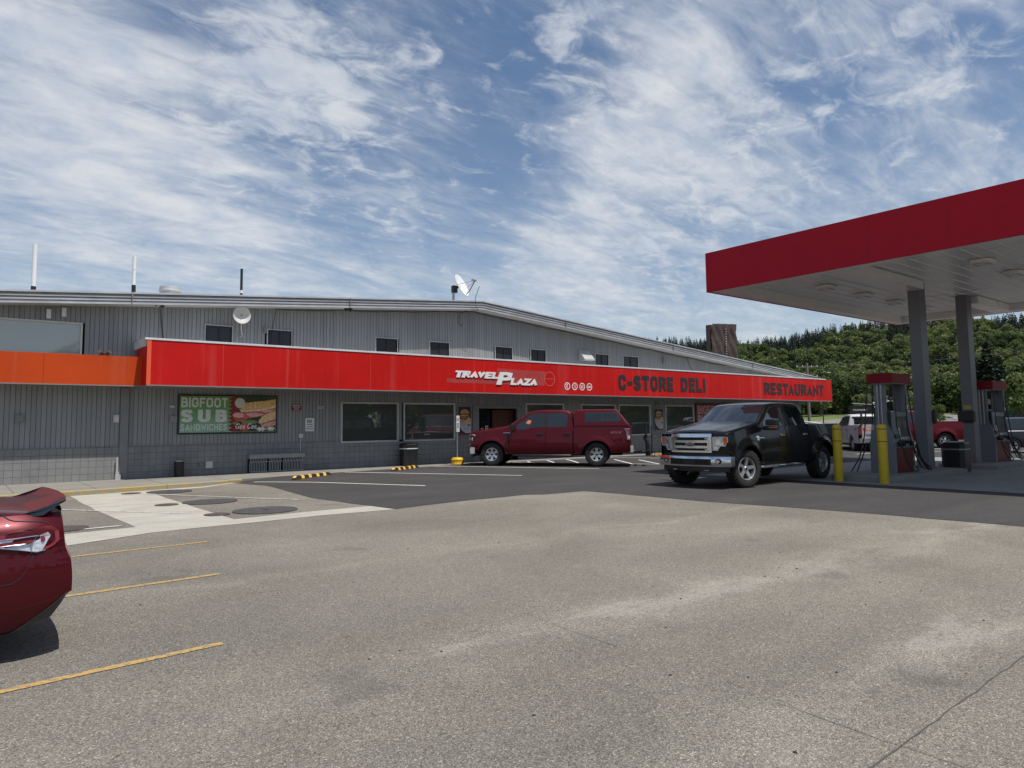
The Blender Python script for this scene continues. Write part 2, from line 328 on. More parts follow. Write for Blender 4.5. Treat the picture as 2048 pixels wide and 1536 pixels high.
MT['p_red'] = car_paint("ruby_car_paint", (.088, .0018, .007), .25, .4)
MT['p_maroon'] = car_paint("maroon_car_paint", (.070, .0025, .007), .3, .35)
MT['p_white'] = car_paint("white_car_paint", (.50, .50, .51), .0, .3)
MT['p_darkgrey'] = car_paint("charcoal_car_paint", (.030, .034, .042), .3, .3)
MT['p_red2'] = car_paint("bright_red_car_paint", (.10, .002, .006), .3, .4)
MT['leaf'] = tint_mat("broadleaf_foliage", [(0, (.042, .062, .026)), (.25, (.082, .115, .038)), (.5, (.130, .168, .056)), (.75, (.180, .210, .074)), (1, (.24, .235, .11))], transl=.42)
MT['needle'] = tint_mat("conifer_foliage", [(0, (.012, .022, .013)), (.5, (.022, .038, .022)), (1, (.042, .062, .032))], transl=.15)

# ------------------------------------------------------------------ mesh tools
class M:
    def __init__(s): s.v = []; s.f = []; s.m = []
    def add(s, vs, fs, mi=0):
        n = len(s.v); s.v += [tuple(v) for v in vs]; s.f += [tuple(i+n for i in f) for f in fs]; s.m += [mi]*len(fs); return s
    def box(s, x0, x1, y0, y1, z0, z1, mi=0):
        vs = [(x, y, z) for z in (z0, z1) for y in (y0, y1) for x in (x0, x1)]
        return s.add(vs, [(0, 2, 3, 1), (4, 5, 7, 6), (0, 1, 5, 4), (1, 3, 7, 5), (3, 2, 6, 7), (2, 0, 4, 6)], mi)
    def rbox(s, x0, x1, y0, y1, z0, z1, r, mi=0):   # box with chamfered upright and top edges
        def ring(z, e):
            c = r
            X0, X1, Y0, Y1 = x0+e, x1-e, y0+e, y1-e
            return [(X0+c, Y0, z), (X1-c, Y0, z), (X1, Y0+c, z), (X1, Y1-c, z), (X1-c, Y1, z), (X0+c, Y1, z), (X0, Y1-c, z), (X0, Y0+c, z)]
        rings = [ring(z0, r*.5), ring(z0+r*.5, 0), ring(z1-r*.6, 0), ring(z1, r*.6)]
        return s.loft(rings, True, mi)
    def loft(s, rings, caps=True, mi=0, closed=True):
        n = len(rings[0]); vs = [p for r_ in rings for p in r_]; fs = []
        for i in range(len(rings)-1):
            for j in range(n if closed else n-1):
                k = (j+1) % n; fs.append((i*n+j, i*n+k, (i+1)*n+k, (i+1)*n+j))
        if caps and closed: fs += [tuple(reversed(range(n))), tuple(range((len(rings)-1)*n, len(rings)*n))]
        return s.add(vs, fs, mi)
    def grid(s, rows, mi=0): return s.loft(rows, False, mi, closed=False)
    def cyl(s, p0, p1, r0, r1=None, n=16, mi=0, caps=True):
        r1 = r0 if r1 is None else r1
        p0, p1 = Vector(p0), Vector(p1); d = (p1-p0).normalized()
        a = d.orthogonal().normalized(); b = d.cross(a)
        rg = lambda p, r_: [tuple(p+a*(r_*math.cos(t*2*math.pi/n))+b*(r_*math.sin(t*2*math.pi/n))) for t in range(n)]
        return s.loft([rg(p0, r0), rg(p1, r1)], caps, mi)
    def tube(s, pts, r, n=8, mi=0):
        pts = [Vector(p) for p in pts]; rings = []; a = None
        for i, p in enumerate(pts):
            d = (pts[min(i+1, len(pts)-1)]-pts[max(i-1, 0)]).normalized()
            if a is None: a = d.orthogonal().normalized()
            else: a = (a-d*a.dot(d)).normalized()
            b = d.cross(a); rr = r[i] if isinstance(r, (list, tuple)) else r
            rings.append([tuple(p+a*(rr*math.cos(t*2*math.pi/n))+b*(rr*math.sin(t*2*math.pi/n))) for t in range(n)])
        return s.loft(rings, True, mi)
    def lathe(s, prof, o=(0, 0, 0), axis='Z', n=24, mi=0, caps=True):   # prof: (radius, height)
        rings = []
        for r_, h in prof:
            ring = []
            for t in range(n):
                a = t*2*math.pi/n; c, d = r_*math.cos(a), r_*math.sin(a)
                if axis == 'Z': p = (o[0]+c, o[1]+d, o[2]+h)
                elif axis == 'Y': p = (o[0]+c, o[1]+h, o[2]-d)
                else: p = (o[0]+h, o[1]+c, o[2]+d)
                ring.append(p)
            rings.append(ring)
        return s.loft(rings, caps, mi)
    def prism(s, poly, axis, a, b, mi=0):   # poly 2D extruded along axis from a to b
        f = {'X': lambda u, v, w: (w, u, v), 'Y': lambda u, v, w: (u, w, v), 'Z': lambda u, v, w: (u, v, w)}[axis]
        n = len(poly); vs = [f(u, v, a) for u, v in poly]+[f(u, v, b) for u, v in poly]
        tri = tessellate_polygon([[Vector((u, v, 0)) for u, v in poly]])
        fs = [tuple(t) for t in tri]+[tuple(i+n for i in reversed(t)) for t in tri]
        fs += [(i, (i+1) % n, (i+1) % n+n, i+n) for i in range(n)]
        return s.add(vs, fs, mi)
    def decal(s, poly, mp, th=.004, mi=0, step=.12):   # polygon laid on a mapped surface: mp(u,v,h)->point
        pts = []
        for i, p in enumerate(poly):
            q = poly[(i+1) % len(poly)]; n = max(1, int(math.hypot(q[0]-p[0], q[1]-p[1])/step))
            pts += [(p[0]+(q[0]-p[0])*k/n, p[1]+(q[1]-p[1])*k/n) for k in range(n)]
        n = len(pts); vs = [mp(u, v, th) for u, v in pts]+[mp(u, v, -.012) for u, v in pts]
        tri = tessellate_polygon([[Vector((u, v, 0)) for u, v in pts]])
        fs = [tuple(t) for t in tri]+[(i, (i+1) % n, (i+1) % n+n, i+n) for i in range(n)]
        return s.add(vs, fs, mi)
    def patch(s, u0, u1, v0, v1, nu, nv, mp, h=.004, mi=0, skirt=.012):
        rows = [[mp(u0+(u1-u0)*i/nu, v0+(v1-v0)*j/nv, h) for i in range(nu+1)] for j in range(nv+1)]
        s.grid(rows, mi)
        if skirt:
            edge = [(i, 0) for i in range(nu+1)]+[(nu, j) for j in range(1, nv+1)]+[(i, nv) for i in range(nu-1, -1, -1)]+[(0, j) for j in range(nv-1, 0, -1)]
            A = [mp(u0+(u1-u0)*i/nu, v0+(v1-v0)*j/nv, h) for i, j in edge]; B = [mp(u0+(u1-u0)*i/nu, v0+(v1-v0)*j/nv, h-skirt) for i, j in edge]
            s.loft([A, B], False, mi)
        return s
    def build(s, name, mats, parent=None, world=True, smooth=None, kind=None, fixn=True):
        me = bpy.data.meshes.new(name)
        off = parent.location if (parent is not None and world) else Vector((0, 0, 0))
        if parent is not None and world and parent.parent is not None: off = parent.parent.location+parent.location
        me.from_pydata([(v[0]-off[0], v[1]-off[1], v[2]-off[2]) for v in s.v], [], s.f)
        if not isinstance(mats, (list, tuple)): mats = [mats]
        for m_ in mats: me.materials.append(m_)
        if len(mats) > 1: me.polygons.foreach_set('material_index', s.m)
        if fixn:
            bm = bmesh.new(); bm.from_mesh(me); bmesh.ops.recalc_face_normals(bm, faces=bm.faces); bm.to_mesh(me); bm.free()
        if smooth:
            me.shade_smooth(); me.set_sharp_from_angle(angle=R(smooth))
        me.update()
        o = bpy.data.objects.new(name, me); COL.objects.link(o)
        if parent is not None: o.parent = parent
        if kind: o['kind'] = kind
        return o
def tag(o, label, cat, group=None):
    o['label'] = label; o['category'] = cat
    if group: o['group'] = group
    return o
def thing(name, label, cat, loc=(0, 0, 0), rotz=0, group=None):
    o = bpy.data.objects.new(name, None); COL.objects.link(o); o.location = loc; o.rotation_euler = (0, 0, rotz); o.empty_display_size = .2
    return tag(o, label, cat, group)
def copy_tree(o, parent=None):
    c = o.copy(); COL.objects.link(c)
    if parent is not None: c.parent = parent
    for ch in [x for x in COL.objects if x.parent == o and x != c]: copy_tree(ch, c)
    return c
def text_into(mb, s, x0, x1, z0, z1, y, th=.012, bold=.0, shear=0.0, mi=0, gap=1.0, place=None):
    cu = bpy.data.curves.new('t', 'FONT'); cu.body = s; cu.size = 1; cu.offset = bold; cu.shear = shear; cu.resolution_u = 2; cu.space_character = gap
    cu.extrude = 0.0
    ob = bpy.data.objects.new('t', cu); COL.objects.link(ob)
    bpy.context.view_layer.update()
    me = bpy.data.meshes.new_from_object(ob.evaluated_get(bpy.context.evaluated_depsgraph_get()))
    vs = [v.co.copy() for v in me.vertices]; fs = [tuple(p.vertices) for p in me.polygons]
    bpy.data.objects.remove(ob); bpy.data.curves.remove(cu)
    a0 = min(v.x for v in vs); a1 = max(v.x for v in vs); b0 = min(v.y for v in vs); b1 = max(v.y for v in vs)
    P = []
    for v in vs:
        u = x0+(v.x-a0)/(a1-a0)*(x1-x0); w = z0+(v.y-b0)/(b1-b0)*(z1-z0)
        P.append((u, w))
    if place is None: place = lambda u, w, h: (u, y-h, w)
    n = len(P)
    mb.add([place(u, w, th) for u, w in P], fs, mi)
    # side walls along the open edges so letters have thickness
    ec = {}
    for f in fs:
        for i in range(len(f)):
            e = tuple(sorted((f[i], f[(i+1) % len(f)]))); ec[e] = ec.get(e, 0)+1
    bd = [e for e, k in ec.items() if k == 1]
    vv = []; ff = []
    for a, b in bd:
        k = len(vv); vv += [place(*P[a], th), place(*P[b], th), place(*P[b], 0), place(*P[a], 0)]; ff.append((k, k+1, k+2, k+3))
    mb.add(vv, ff, mi); bpy.data.meshes.remove(me)

_C = [(1, .66), (1, .76), (.9, .93), (.66, 1), (.34, 1), (.1, .93), (0, .74), (0, .26), (.1, .07), (.34, 0), (.66, 0), (.9, .07), (1, .24), (1, .34)]
GLY = {'A': (1.0, [[(0, 0), (.5, 1), (1, 0)], [(.24, .30), (.76, .30)]]), 'B': (.9, [[(0, 0), (0, 1)], [(0, 1), (.62, 1), (.93, .92), (.93, .62), (.62, .53), (0, .53)], [(0, .53), (.62, .53), (1, .44), (1, .09), (.65, 0), (0, 0)]]),
 'C': (.92, [_C]), 'D': (.95, [[(0, 0), (0, 1), (.55, 1), (.88, .9), (1, .68), (1, .32), (.88, .1), (.55, 0), (0, 0)]]), 'E': (.78, [[(0, 0), (0, 1)], [(0, 1), (1, 1)], [(0, 0), (1, 0)], [(0, .5), (.85, .5)]]),
 'F': (.75, [[(1, 1), (0, 1), (0, 0)], [(0, .5), (.8, .5)]]), 'G': (.95, [_C+[(1, .45), (.6, .45)]]), 'H': (.95, [[(0, 0), (0, 1)], [(1, 0), (1, 1)], [(0, .5), (1, .5)]]),
 'I': (0, [[(0, 0), (0, 1)]]), 'L': (.75, [[(0, 1), (0, 0), (1, 0)]]), 'N': (1.0, [[(0, 0), (0, 1), (1, 0), (1, 1)]]), 'O': (1.0, [[(.5, 1), (.34, 1), (.1, .93), (0, .74), (0, .26), (.1, .07), (.34, 0), (.66, 0), (.9, .07), (1, .26), (1, .74), (.9, .93), (.66, 1), (.5, 1)]]),
 'P': (.88, [[(0, 0), (0, 1)], [(0, 1), (.66, 1), (1, .9), (1, .56), (.66, .45), (0, .45)]]), 'R': (.92, [[(0, 0), (0, 1)], [(0, 1), (.66, 1), (1, .9), (1, .58), (.66, .47), (0, .47)], [(.5, .45), (1, 0)]]),
 'S': (.88, [[(1, .76), (.9, .94), (.62, 1), (.36, 1), (.08, .93), (0, .76), (.1, .6), (.5, .51), (.9, .42), (1, .25), (.9, .06), (.62, 0), (.36, 0), (.1, .06), (0, .24)]]), 'T': (.85, [[(0, 1), (1, 1)], [(.5, 1), (.5, 0)]]),
 'U': (.95, [[(0, 1), (0, .24), (.1, .07), (.34, 0), (.66, 0), (.9, .07), (1, .24), (1, 1)]]), 'V': (1.0, [[(0, 1), (.5, 0), (1, 1)]]), 'W': (1.35, [[(0, 1), (.25, 0), (.5, .85), (.75, 0), (1, 1)]]), 'Z': (.88, [[(0, 1), (1, 1), (0, 0), (1, 0)]]), '-': (.45, [[(0, .45), (1, .45)]])}
def stroke_text(mb, s, x0, x1, z0, z1, y, th=.02, wt=.2, shear=0.0, gap=.16, mi=0, wx=1.0):
    """heavy block lettering: every letter is built from thick bent strokes"""
    H_ = z1-z0; t = wt*H_; cells = []; u = 0
    for ch in s:
        if ch == ' ': u += .5*H_; continue
        if cells and (cells[-1][0]+ch) in ('AV', 'VE', 'TR', 'TA', 'LA', 'AZ', 'ZA'): u -= {'AV': .17, 'VE': .03, 'TA': .10}.get(cells[-1][0]+ch, .05)*H_
        w = GLY[ch][0]*(H_*.62)+t*wx; cells.append((ch, u, w)); u += w+gap*H_
    tot = u-gap*H_; k = (x1-x0-abs(shear)*H_)/tot; tx = t*wx*k
    n_ = 0
    for ch, u0, w in cells:
        a = x0+u0*k; wk = w*k
        for pl in GLY[ch][1]:
            pts = [Vector((a+tx/2+px_*(wk-tx), z0+t/2+pz*(H_-t))) for px_, pz in pl]; n_ += 1
            closed = (pts[0]-pts[-1]).length < 1e-6 and len(pts) > 2
            def thk(d): return math.hypot(d.y*tx, d.x*t)/2 if d.length else t/2   # half width across a stroke of direction d
            ds = [(pts[i+1]-pts[i]).normalized() for i in range(len(pts)-1)]
            if not closed and ch not in 'CGS':
                pts[0] = pts[0]-ds[0]*(t/2 if abs(ds[0].y) > abs(ds[0].x) else tx/2); pts[-1] = pts[-1]+ds[-1]*(t/2 if abs(ds[-1].y) > abs(ds[-1].x) else tx/2)
            Lp, Rp = [], []
            for i, p in enumerate(pts):
                d0 = ds[i-1] if i > 0 else (ds[-1] if closed else ds[0]); d1 = ds[i] if i < len(ds) else (ds[0] if closed else ds[-1])
                n0 = Vector((-d0.y, d0.x)); n1 = Vector((-d1.y, d1.x)); m_ = (n0+n1)
                m_ = m_.normalized() if m_.length > 1e-6 else n0
                q_ = min((thk(d0)+thk(d1))/2/max(m_.dot(n0), .35), max(t, tx)*1.0)
                l_ = p+m_*q_; r_ = p-m_*q_
                for v_ in (l_, r_):
                    v_.y = min(max(v_.y, z0), z1)
                Lp.append(l_); Rp.append(r_)
            off = th+.0006*(n_ % 5)
            sh = lambda v_: v_.x+shear*(v_.y-z0)
            A = [(sh(v_), y-off, v_.y) for v_ in Lp]; B = [(sh(v_), y-off, v_.y) for v_ in Rp]; C_ = [(v0, y, v2_) for v0, _, v2_ in A]; D_ = [(v0, y, v2_) for v0, _, v2_ in B]
            n = len(A); vs = A+B+C_+D_; fs = []
            for i in range(n-1): fs += [(i, i+1, n+i+1, n+i), (i, 2*n+i, 2*n+i+1, i+1), (n+i, n+i+1, 3*n+i+1, 3*n+i)]
            if not closed: fs += [(0, n, 3*n, 2*n), (n-1, 3*n-1, 4*n-1, 2*n-1)]
            mb.add(vs, fs, mi)
MT['seampale'] = mat('pale_red_seam', (.52, .07, .06), .6)
MT['rackgrey'] = mat('rack_grey_paint', (.26, .27, .27), .5, var=.1)
MT['glass_up'] = mat('dull_upper_glass', (.028, .031, .036), .22, spec=.35)
MT['trim2'] = mat('cover_plate_grey', (.19, .19, .19), .5)
# ------------------------------------------------------------------ ground
def zg(X, Y):
    a = min(max((Y-13)/8.3, 0), 1)*min(max((X-5.5)/2.5, 0), 1); z = .11*a
    d = math.hypot(X, Y)
    if d > 75: z += (min(d, 290)-75)*.004+max(0, min(d, 335)-290)*.078
    return z
def axis_vals(lo, hi, fine0, fine1, st, g=1.28):
    v = list(np.arange(fine0, fine1+1e-6, st)); s = st; x = fine1
    while x < hi: s *= g; x += s; v.append(min(x, hi))
    s = st; x = fine0
    while x > lo: s *= g; x -= s; v.insert(0, max(x, lo))
    return v
def sheet_grid(xs, ys, dz=0.0):
    mb = M(); mb.grid([[(x, y, zg(x, y)+dz) for x in xs] for y in ys]); return mb
sheet_grid(axis_vals(-2500, 3000, -4, 60, .5), axis_vals(-2500, 3000, -8, 34, .5)).build('ground', MT['ground'], kind='structure', smooth=60)
def sheet_poly(name, poly, m, dz, kind='structure', sub=.8, parent=None):
    bm = bmesh.new(); vs = [bm.verts.new((x, y, 0)) for x, y in poly]
    for t3 in tessellate_polygon([[Vector((x, y, 0)) for x, y in poly]]): bm.faces.new([vs[i] for i in t3])
    x0 = min(p[0] for p in poly); x1 = max(p[0] for p in poly); y0 = min(p[1] for p in poly); y1 = max(p[1] for p in poly)
    cuts = [((x, 0, 0), (1, 0, 0)) for x in list(np.arange(math.ceil(x0), x1, 1.0 if x1-x0 < 80 else 6))]+[((0, y, 0), (0, 1, 0)) for y in list(np.arange(math.ceil(y0), y1, 1.0 if y1-y0 < 80 else 6))]
    for co, no in cuts: bmesh.ops.bisect_plane(bm, geom=bm.verts[:]+bm.edges[:]+bm.faces[:], plane_co=co, plane_no=no)
    for co, no in [((5.5, 0, 0), (1, 0, 0)), ((0, 21.3, 0), (0, 1, 0))]: bmesh.ops.bisect_plane(bm, geom=bm.verts[:]+bm.edges[:]+bm.faces[:], plane_co=co, plane_no=no)
    for v in bm.verts: v.co.z = zg(v.co.x, v.co.y)+dz
    bmesh.ops.recalc_face_normals(bm, faces=bm.faces)
    if sum(f.normal.z for f in bm.faces) < 0: bmesh.ops.reverse_faces(bm, faces=bm.faces)
    me = bpy.data.meshes.new(name); bm.to_mesh(me); bm.free(); me.materials.append(m)
    o = bpy.data.objects.new(name, me); COL.objects.link(o)
    if parent: o.parent = parent
    if kind: o['kind'] = kind
    return o
def wob(pts, a=.05, st=.6, seed=3):
    rng = random.Random(seed); out = []
    for i, p in enumerate(pts):
        q = pts[(i+1) % len(pts)]; n = max(1, int(math.hypot(q[0]-p[0], q[1]-p[1])/st))
        n = min(n, 40)
        for k in range(n): out.append((p[0]+(q[0]-p[0])*k/n+rng.uniform(-a, a)*(k > 0), p[1]+(q[1]-p[1])*k/n+rng.uniform(-a, a)*(k > 0)))
    return out
DZ = .005
# newer dark asphalt in front of the shop
sheet_poly('asphalt_patch', wob([(6.75, 21.7), (6.35, 21.2), (6.75, 19.3), (6.45, 15.4), (6.62, 13.8), (6.85, 12.32), (8.3, 12.6), (10.4, 12.75), (10.75, 12.5), (12.0, 12.45), (12.1, 11.3), (12.12, 9.1), (12.55, 6.2), (12.65, 3.7), (12.9, -9), (75, -9), (75, 40), (44.5, 40), (44.2, 24.6), (42.4, 22.5), (12, 22.5)], .035), MT['asphalt'], DZ)
sheet_poly('concrete_apron', wob([(2.35, 20.6), (2.33, 16.5), (2.45, 13.05), (-6, 12.5), (-6, 11.45), (1.25, 11.63), (2.5, 12.2), (5.34, 12.4), (6.8, 12.3), (6.72, 13.15), (5.66, 13.12), (3.98, 12.95), (3.97, 15.1), (4.03, 19.9), (6.7, 20.9), (6.4, 21.4), (4.6, 20.75)], .02), MT['conc_pale'], DZ)
sheet_poly('forecourt_concrete', [(18.15, -14), (18.2, 10.6), (18.2, 13.6), (33.5, 13.6), (33.5, -14)], MT['conc_pad'], DZ*2)
# distant parts of the site: verge, road and field
sheet_poly('grass_field', wob([(84, 8), (120, 38), (88, 52), (70, 64), (60, 120), (250, 420), (520, 330), (460, 40), (160, -40), (84, -24)], .8, 12), mat("field_grass", (.085, .120, .030), .9, var=.35, scale=.05, bump=.3, bscale=2), .03)
sheet_poly('road', [(p_*math.cos(R(a_)), p_*math.sin(R(a_))) for p_, a_ in [(281, a_) for a_ in range(-10, 41, 3)]+[(290, a_) for a_ in range(40, -11, -3)]], mat("far_road", (.09, .09, .088), .9), .06)
sheet_poly('gravel_verge', wob([(76, -24), (84, -24), (86, 20), (104, 44), (88, 50), (72, 30)], .5, 6), mat("dry_verge", (.21, .185, .12), .95, var=.2, scale=.4), .045)

# painted lines
def line_poly(a, b, w):
    dx, dy = b[0]-a[0], b[1]-a[1]; l = math.hypot(dx, dy); nx, ny = -dy/l*w/2, dx/l*w/2
    return [(a[0]+nx, a[1]+ny), (a[0]-nx, a[1]-ny), (b[0]-nx, b[1]-ny), (b[0]+nx, b[1]+ny)]
def lines(name, segs, w, m, dz):
    mb = M()
    for a, b in segs:
        n = max(2, int(math.hypot(b[0]-a[0], b[1]-a[1])/.4))
        dx, dy = b[0]-a[0], b[1]-a[1]; l = math.hypot(dx, dy); nx, ny = -dy/l*w/2, dx/l*w/2
        rows = [[], []]
        for i in range(n+1):
            x = a[0]+dx*i/n; y = a[1]+dy*i/n; j = random.uniform(.88, 1.06)
            for k, s in enumerate((j, -j)): rows[k].append((x+nx*s, y+ny*s, zg(x, y)+dz))
        mb.grid(rows)
    return mb.build(name, m, kind='structure')
lines('parking_lines_white', [((6.86, 20.6), (9.78, 16.07)), ((10.2, 21.8), (13.76, 16.97)), ((13.95, 22.5), (17.57, 17.46)), ((17.45, 22.45), (20.98, 17.66)), ((22.6, 22.4), (26.2, 17.5)), ((26.6, 22.4), (30.2, 17.5)),
      ((34, 15.4), (50, 14.2)), ((33.6, 16.4), (60, 15.6)), ((36, 12.6), (60, 11.2))], .10, MT['lot_white'], DZ*2)
lines('hatched_bay_lines', [((17.96, 21.6), (18.45, 22.4)), ((18.55, 20.85), (19.51, 22.4)), ((19.13, 20.05), (20.61, 22.4)), ((19.75, 19.25), (21.75, 22.4)), ((20.35, 18.45), (21.9, 20.85)), ((21.1, 17.8), (22.45, 20.0))], .09, MT['lot_white'], DZ*2+.001)
lines('worn_lines_white', [((3.8, 19.6), (6.11, 15.29)), ((.2, 19.2), (2.75, 15.6)), ((2.75, 15.6), (3.6, 14.4))], .09, MT['white_faint'], DZ*2)
lines('worn_kerb_streak', [((-5, 13.0), (2.3, 13.4))], .12, MT['white_faint'], DZ*2)
lines('parking_lines_yellow', [((-4.8, 5.0), (1.66, 5.62)), ((-4.8, 7.75), (2.40, 8.26)), ((-4.8, 10.35), (2.92, 10.69)), ((-4.8, 2.3), (1.4, 2.9))], .085, MT['lot_yellow'], DZ)
# saw-cut joints and cracks in the old surface
def crack(name, pts, w, seed=1):
    rng = random.Random(seed); P = []
    for i in range(len(pts)-1):
        n = max(2, int(math.hypot(pts[i+1][0]-pts[i][0], pts[i+1][1]-pts[i][1])/.12))
        for k in range(n): P.append((pts[i][0]+(pts[i+1][0]-pts[i][0])*k/n+rng.uniform(-.008, .008), pts[i][1]+(pts[i+1][1]-pts[i][1])*k/n+rng.uniform(-.008, .008)))
    P.append(pts[-1]); mb = M(); rows = [[], []]
    dx, dy = pts[-1][0]-pts[0][0], pts[-1][1]-pts[0][1]; l = math.hypot(dx, dy)
    for x, y in P:
        ww = w*rng.uniform(.35, 1.0)/2; rows[0].append((x-dy/l*ww, y+dx/l*ww, zg(x, y)+.003)); rows[1].append((x+dy/l*ww, y-dx/l*ww, zg(x, y)+.003))
    mb.grid(rows); return mb.build(name, MT['crackmat'], kind='structure')
MT['crackmat'] = mat("crack_dark", (.075, .071, .064), .95)  # dark tone of the pavement cracks and sidewalk joints
CRACKS = [([(3.3, 1.67), (4.1, 1.69), (5.8, 1.75), (8.0, 1.80)], .010), ([(3.78, 2.36), (3.75, 1.9), (3.72, .6)], .007), ([(3.92, 4.8), (3.86, 4.3), (3.83, 3.66)], .006), ([(3.85, 2.75), (3.83, 2.62)], .008),
          ([(5.3, 13.0), (4.1, 14.0), (3.9, 15.1)], .012), ([(2.4, 13.7), (5.3, 13.5)], .012)]
for i, (p, w) in enumerate(CRACKS): crack('pavement_crack', p, w, i)

# ------------------------------------------------------------------ sidewalk and kerb
side = M()
cl = [(-16, 19.95), (.98, 20.25), (2.3, 20.35), (6.0, 21.05), (6.95, 21.35), (8, 21.55), (10.2, 21.9), (14, 22.5), (18, 22.6), (43.6, 22.6)]
WALLB = 24.3
side.prism(cl+[(43.6, WALLB), (-16, WALLB)], 'Z', -.2, .12)
side.build('sidewalk', MT['conc_walk'], kind='structure')
kb = M(); kp = []
for i in range(3):
    a, b = cl[i], cl[i+1]
    n = max(1, int((b[0]-a[0])/.5))
    for k in range(n): kp.append((a[0]+(b[0]-a[0])*k/n, a[1]+(b[1]-a[1])*k/n))
kp.append((6.0, 21.05)); kp.append((6.7, 21.27))
rows = [[(x, y-.13, -.02) for x, y in kp], [(x, y-.13, .105) for x, y in kp], [(x, y-.11, .124) for x, y in kp], [(x, y+.03, .126) for x, y in kp]]
kb.grid(rows); kb.build('kerb', MT['curb'], kind='structure', smooth=40)
jm = M()
for x in (-3.2, -1.8, -.4, 1.25, 2.95, 4.6, 6.3, 8.2, 10, 12, 14, 16, 18.5, 21, 24, 27, 30, 33, 36, 39):
    jm.box(x-.008, x+.008, 20.6 if x < 7 else 22.2, 23.99, .1195, .1215)
jm.build('sidewalk_joints', MT['crackmat'], kind='structure')

# manhole and tank covers set in the apron
def cover(x, y, r, label, grp, rust=False):
    mb = M(); z = zg(x, y)+DZ
    mb.lathe([(r, 0), (r, .012), (r-.02, .014), (r-.03, .006), (r*.5, .007), (0.01, .007)], (x, y, z), n=40)
    if not rust: mb.box(x-.05, x+.05, y-.015, y+.015, z+.007, z+.02)
    tag(mb.build('manhole_cover', MT['coverrust' if rust else 'cover'], smooth=30), label, 'manhole cover', grp)
MT['cover'] = mat("cast_iron_cover", (.060, .058, .058), .7, var=.2, scale=6, bump=.5, bscale=30); MT['coverrust'] = mat("rusty_iron_cover", (.075, .055, .048), .8, var=.25, scale=8, bump=.5, bscale=40)
cover(4.45, 19.72, .53, 'large dark round cover nearest the sidewalk kerb', 'large tank covers')
cover(4.52, 16.38, .56, 'large dark round cover in the middle of three', 'large tank covers')
cover(4.86, 13.9, .60, 'large dark round cover nearest the camera side of the apron', 'large tank covers')
cover(3.6, 19.86, .22, 'small rusty round cover beside the kerb on pale concrete', 'small rusty covers', True)
cover(3.64, 16.35, .23, 'small rusty round cover in the middle of the pale concrete strip', 'small rusty covers', True)
cover(3.95, 13.85, .23, 'small rusty round cover at the near end of the pale concrete', 'small rusty covers', True)
cover(1.5, 13.62, .36, 'grey round cover partly hidden behind the maroon sedan spoiler', 'small rusty covers', True)

# ------------------------------------------------------------------ store building
YW = 24.0
XL, XR, XA = -13.0, 42.3, 17.0
def roofz(x): return 6.42-.0805*(XA-x) if x < XA else 6.42-.0857*(x-XA)   # underside of the roof edge
store = thing('store_building', 'long grey gabled store with ribbed siding, block base and red sign fascia', 'building', (XA, YW+1, 0))
UP = [(6.32, 7.21), (8.34, 9.22), (12.42, 13.38), (14.79, 15.75), (18.04, 19.0), (20.0, 20.92), (24.0, 24.95), (25.95, 27.08)]
UPW = [(a, b, 4.0, 4.96) for a, b in UP]
LOW = [(11.06, 13.42, 1.02, 2.5), (13.63, 16.0, 1.02, 2.5), (19.70, 21.95, 1.02, 2.54), (23.03, 25.36, 1.02, 2.54), (25.58, 27.88, 1.02, 2.54), (29.04, 31.40, 1.02, 2.54)]
DOOR = (17.17, 19.21, 0.12, 2.30)
BIGW = (-7.0, 2.93, 3.75, 4.72)
OPEN = UPW+LOW+[DOOR, BIGW]
sd = M(); x = XL; BW = .123
while x < XR-1e-6:
    x1 = min(x+BW, XR); xm = (x+x1)/2; segs = [(1.09, roofz(xm)-.02)]
    for (a, b, z0, z1) in OPEN:
        if a-.01 < xm < b+.01:
            ns = []
            for s0, s1 in segs:
                if z0 > s0+.01: ns.append((s0, min(s1, z0)))
                if z1 < s1-.01: ns.append((max(s0, z1), s1))
            segs = [s_ for s_ in ns if s_[1]-s_[0] > .02]
    for s0, s1 in segs:
        sd.add([(x+.009, YW, s0), (x1-.009, YW, s0), (x1-.009, YW, s1), (x+.009, YW, s1), (x, YW+.018, s0), (x, YW+.018, s1), (x1, YW+.018, s0), (x1, YW+.018, s1)], [(0, 1, 2, 3), (4, 0, 3, 5), (1, 6, 7, 2), (4, 6, 1, 0)], 0)
        sd.add([(x-.009, YW+.017, s0), (x+.009, YW+.017, s0), (x+.009, YW+.017, s1), (x-.009, YW+.017, s1)], [(0, 1, 2, 3)], 1)
    x = x1
sd.build('siding_wall', [MT['siding'], MT['groove']], store)
bl = M()
for a, b, z1 in [(XL, 11.04, 1.09), (11.04, 16.02, 1.02), (16.02, DOOR[0], 1.09), (DOOR[1], 19.68, 1.09), (19.68, 21.97, 1.02), (21.97, 23.01, 1.09), (23.01, 27.9, 1.02), (27.9, 29.02, 1.09), (29.02, 31.42, 1.02), (31.42, XR, 1.09)]:
    bl.box(a, b, YW-.028, YW+.2, .0, z1)
bl.build('block_wall', MT['block'], store)
# body behind: side and rear walls, dark interior lining
bd = M()
bd.box(XL, XR, 54, 54.2, 0, 4.2); bd.box(XR-.18, XR, YW+.2, 54, 0, roofz(XR)-.05); bd.box(XL, XL+.18, YW+.2, 54, 0, roofz(XL)-.05)
bd.build('side_and_rear_walls', MT['trimgrey'], store)
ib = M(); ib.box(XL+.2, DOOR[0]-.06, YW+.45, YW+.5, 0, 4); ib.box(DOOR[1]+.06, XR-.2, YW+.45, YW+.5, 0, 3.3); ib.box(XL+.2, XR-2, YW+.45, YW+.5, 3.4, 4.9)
ib.build('interior_lining', MT['dark'], store)
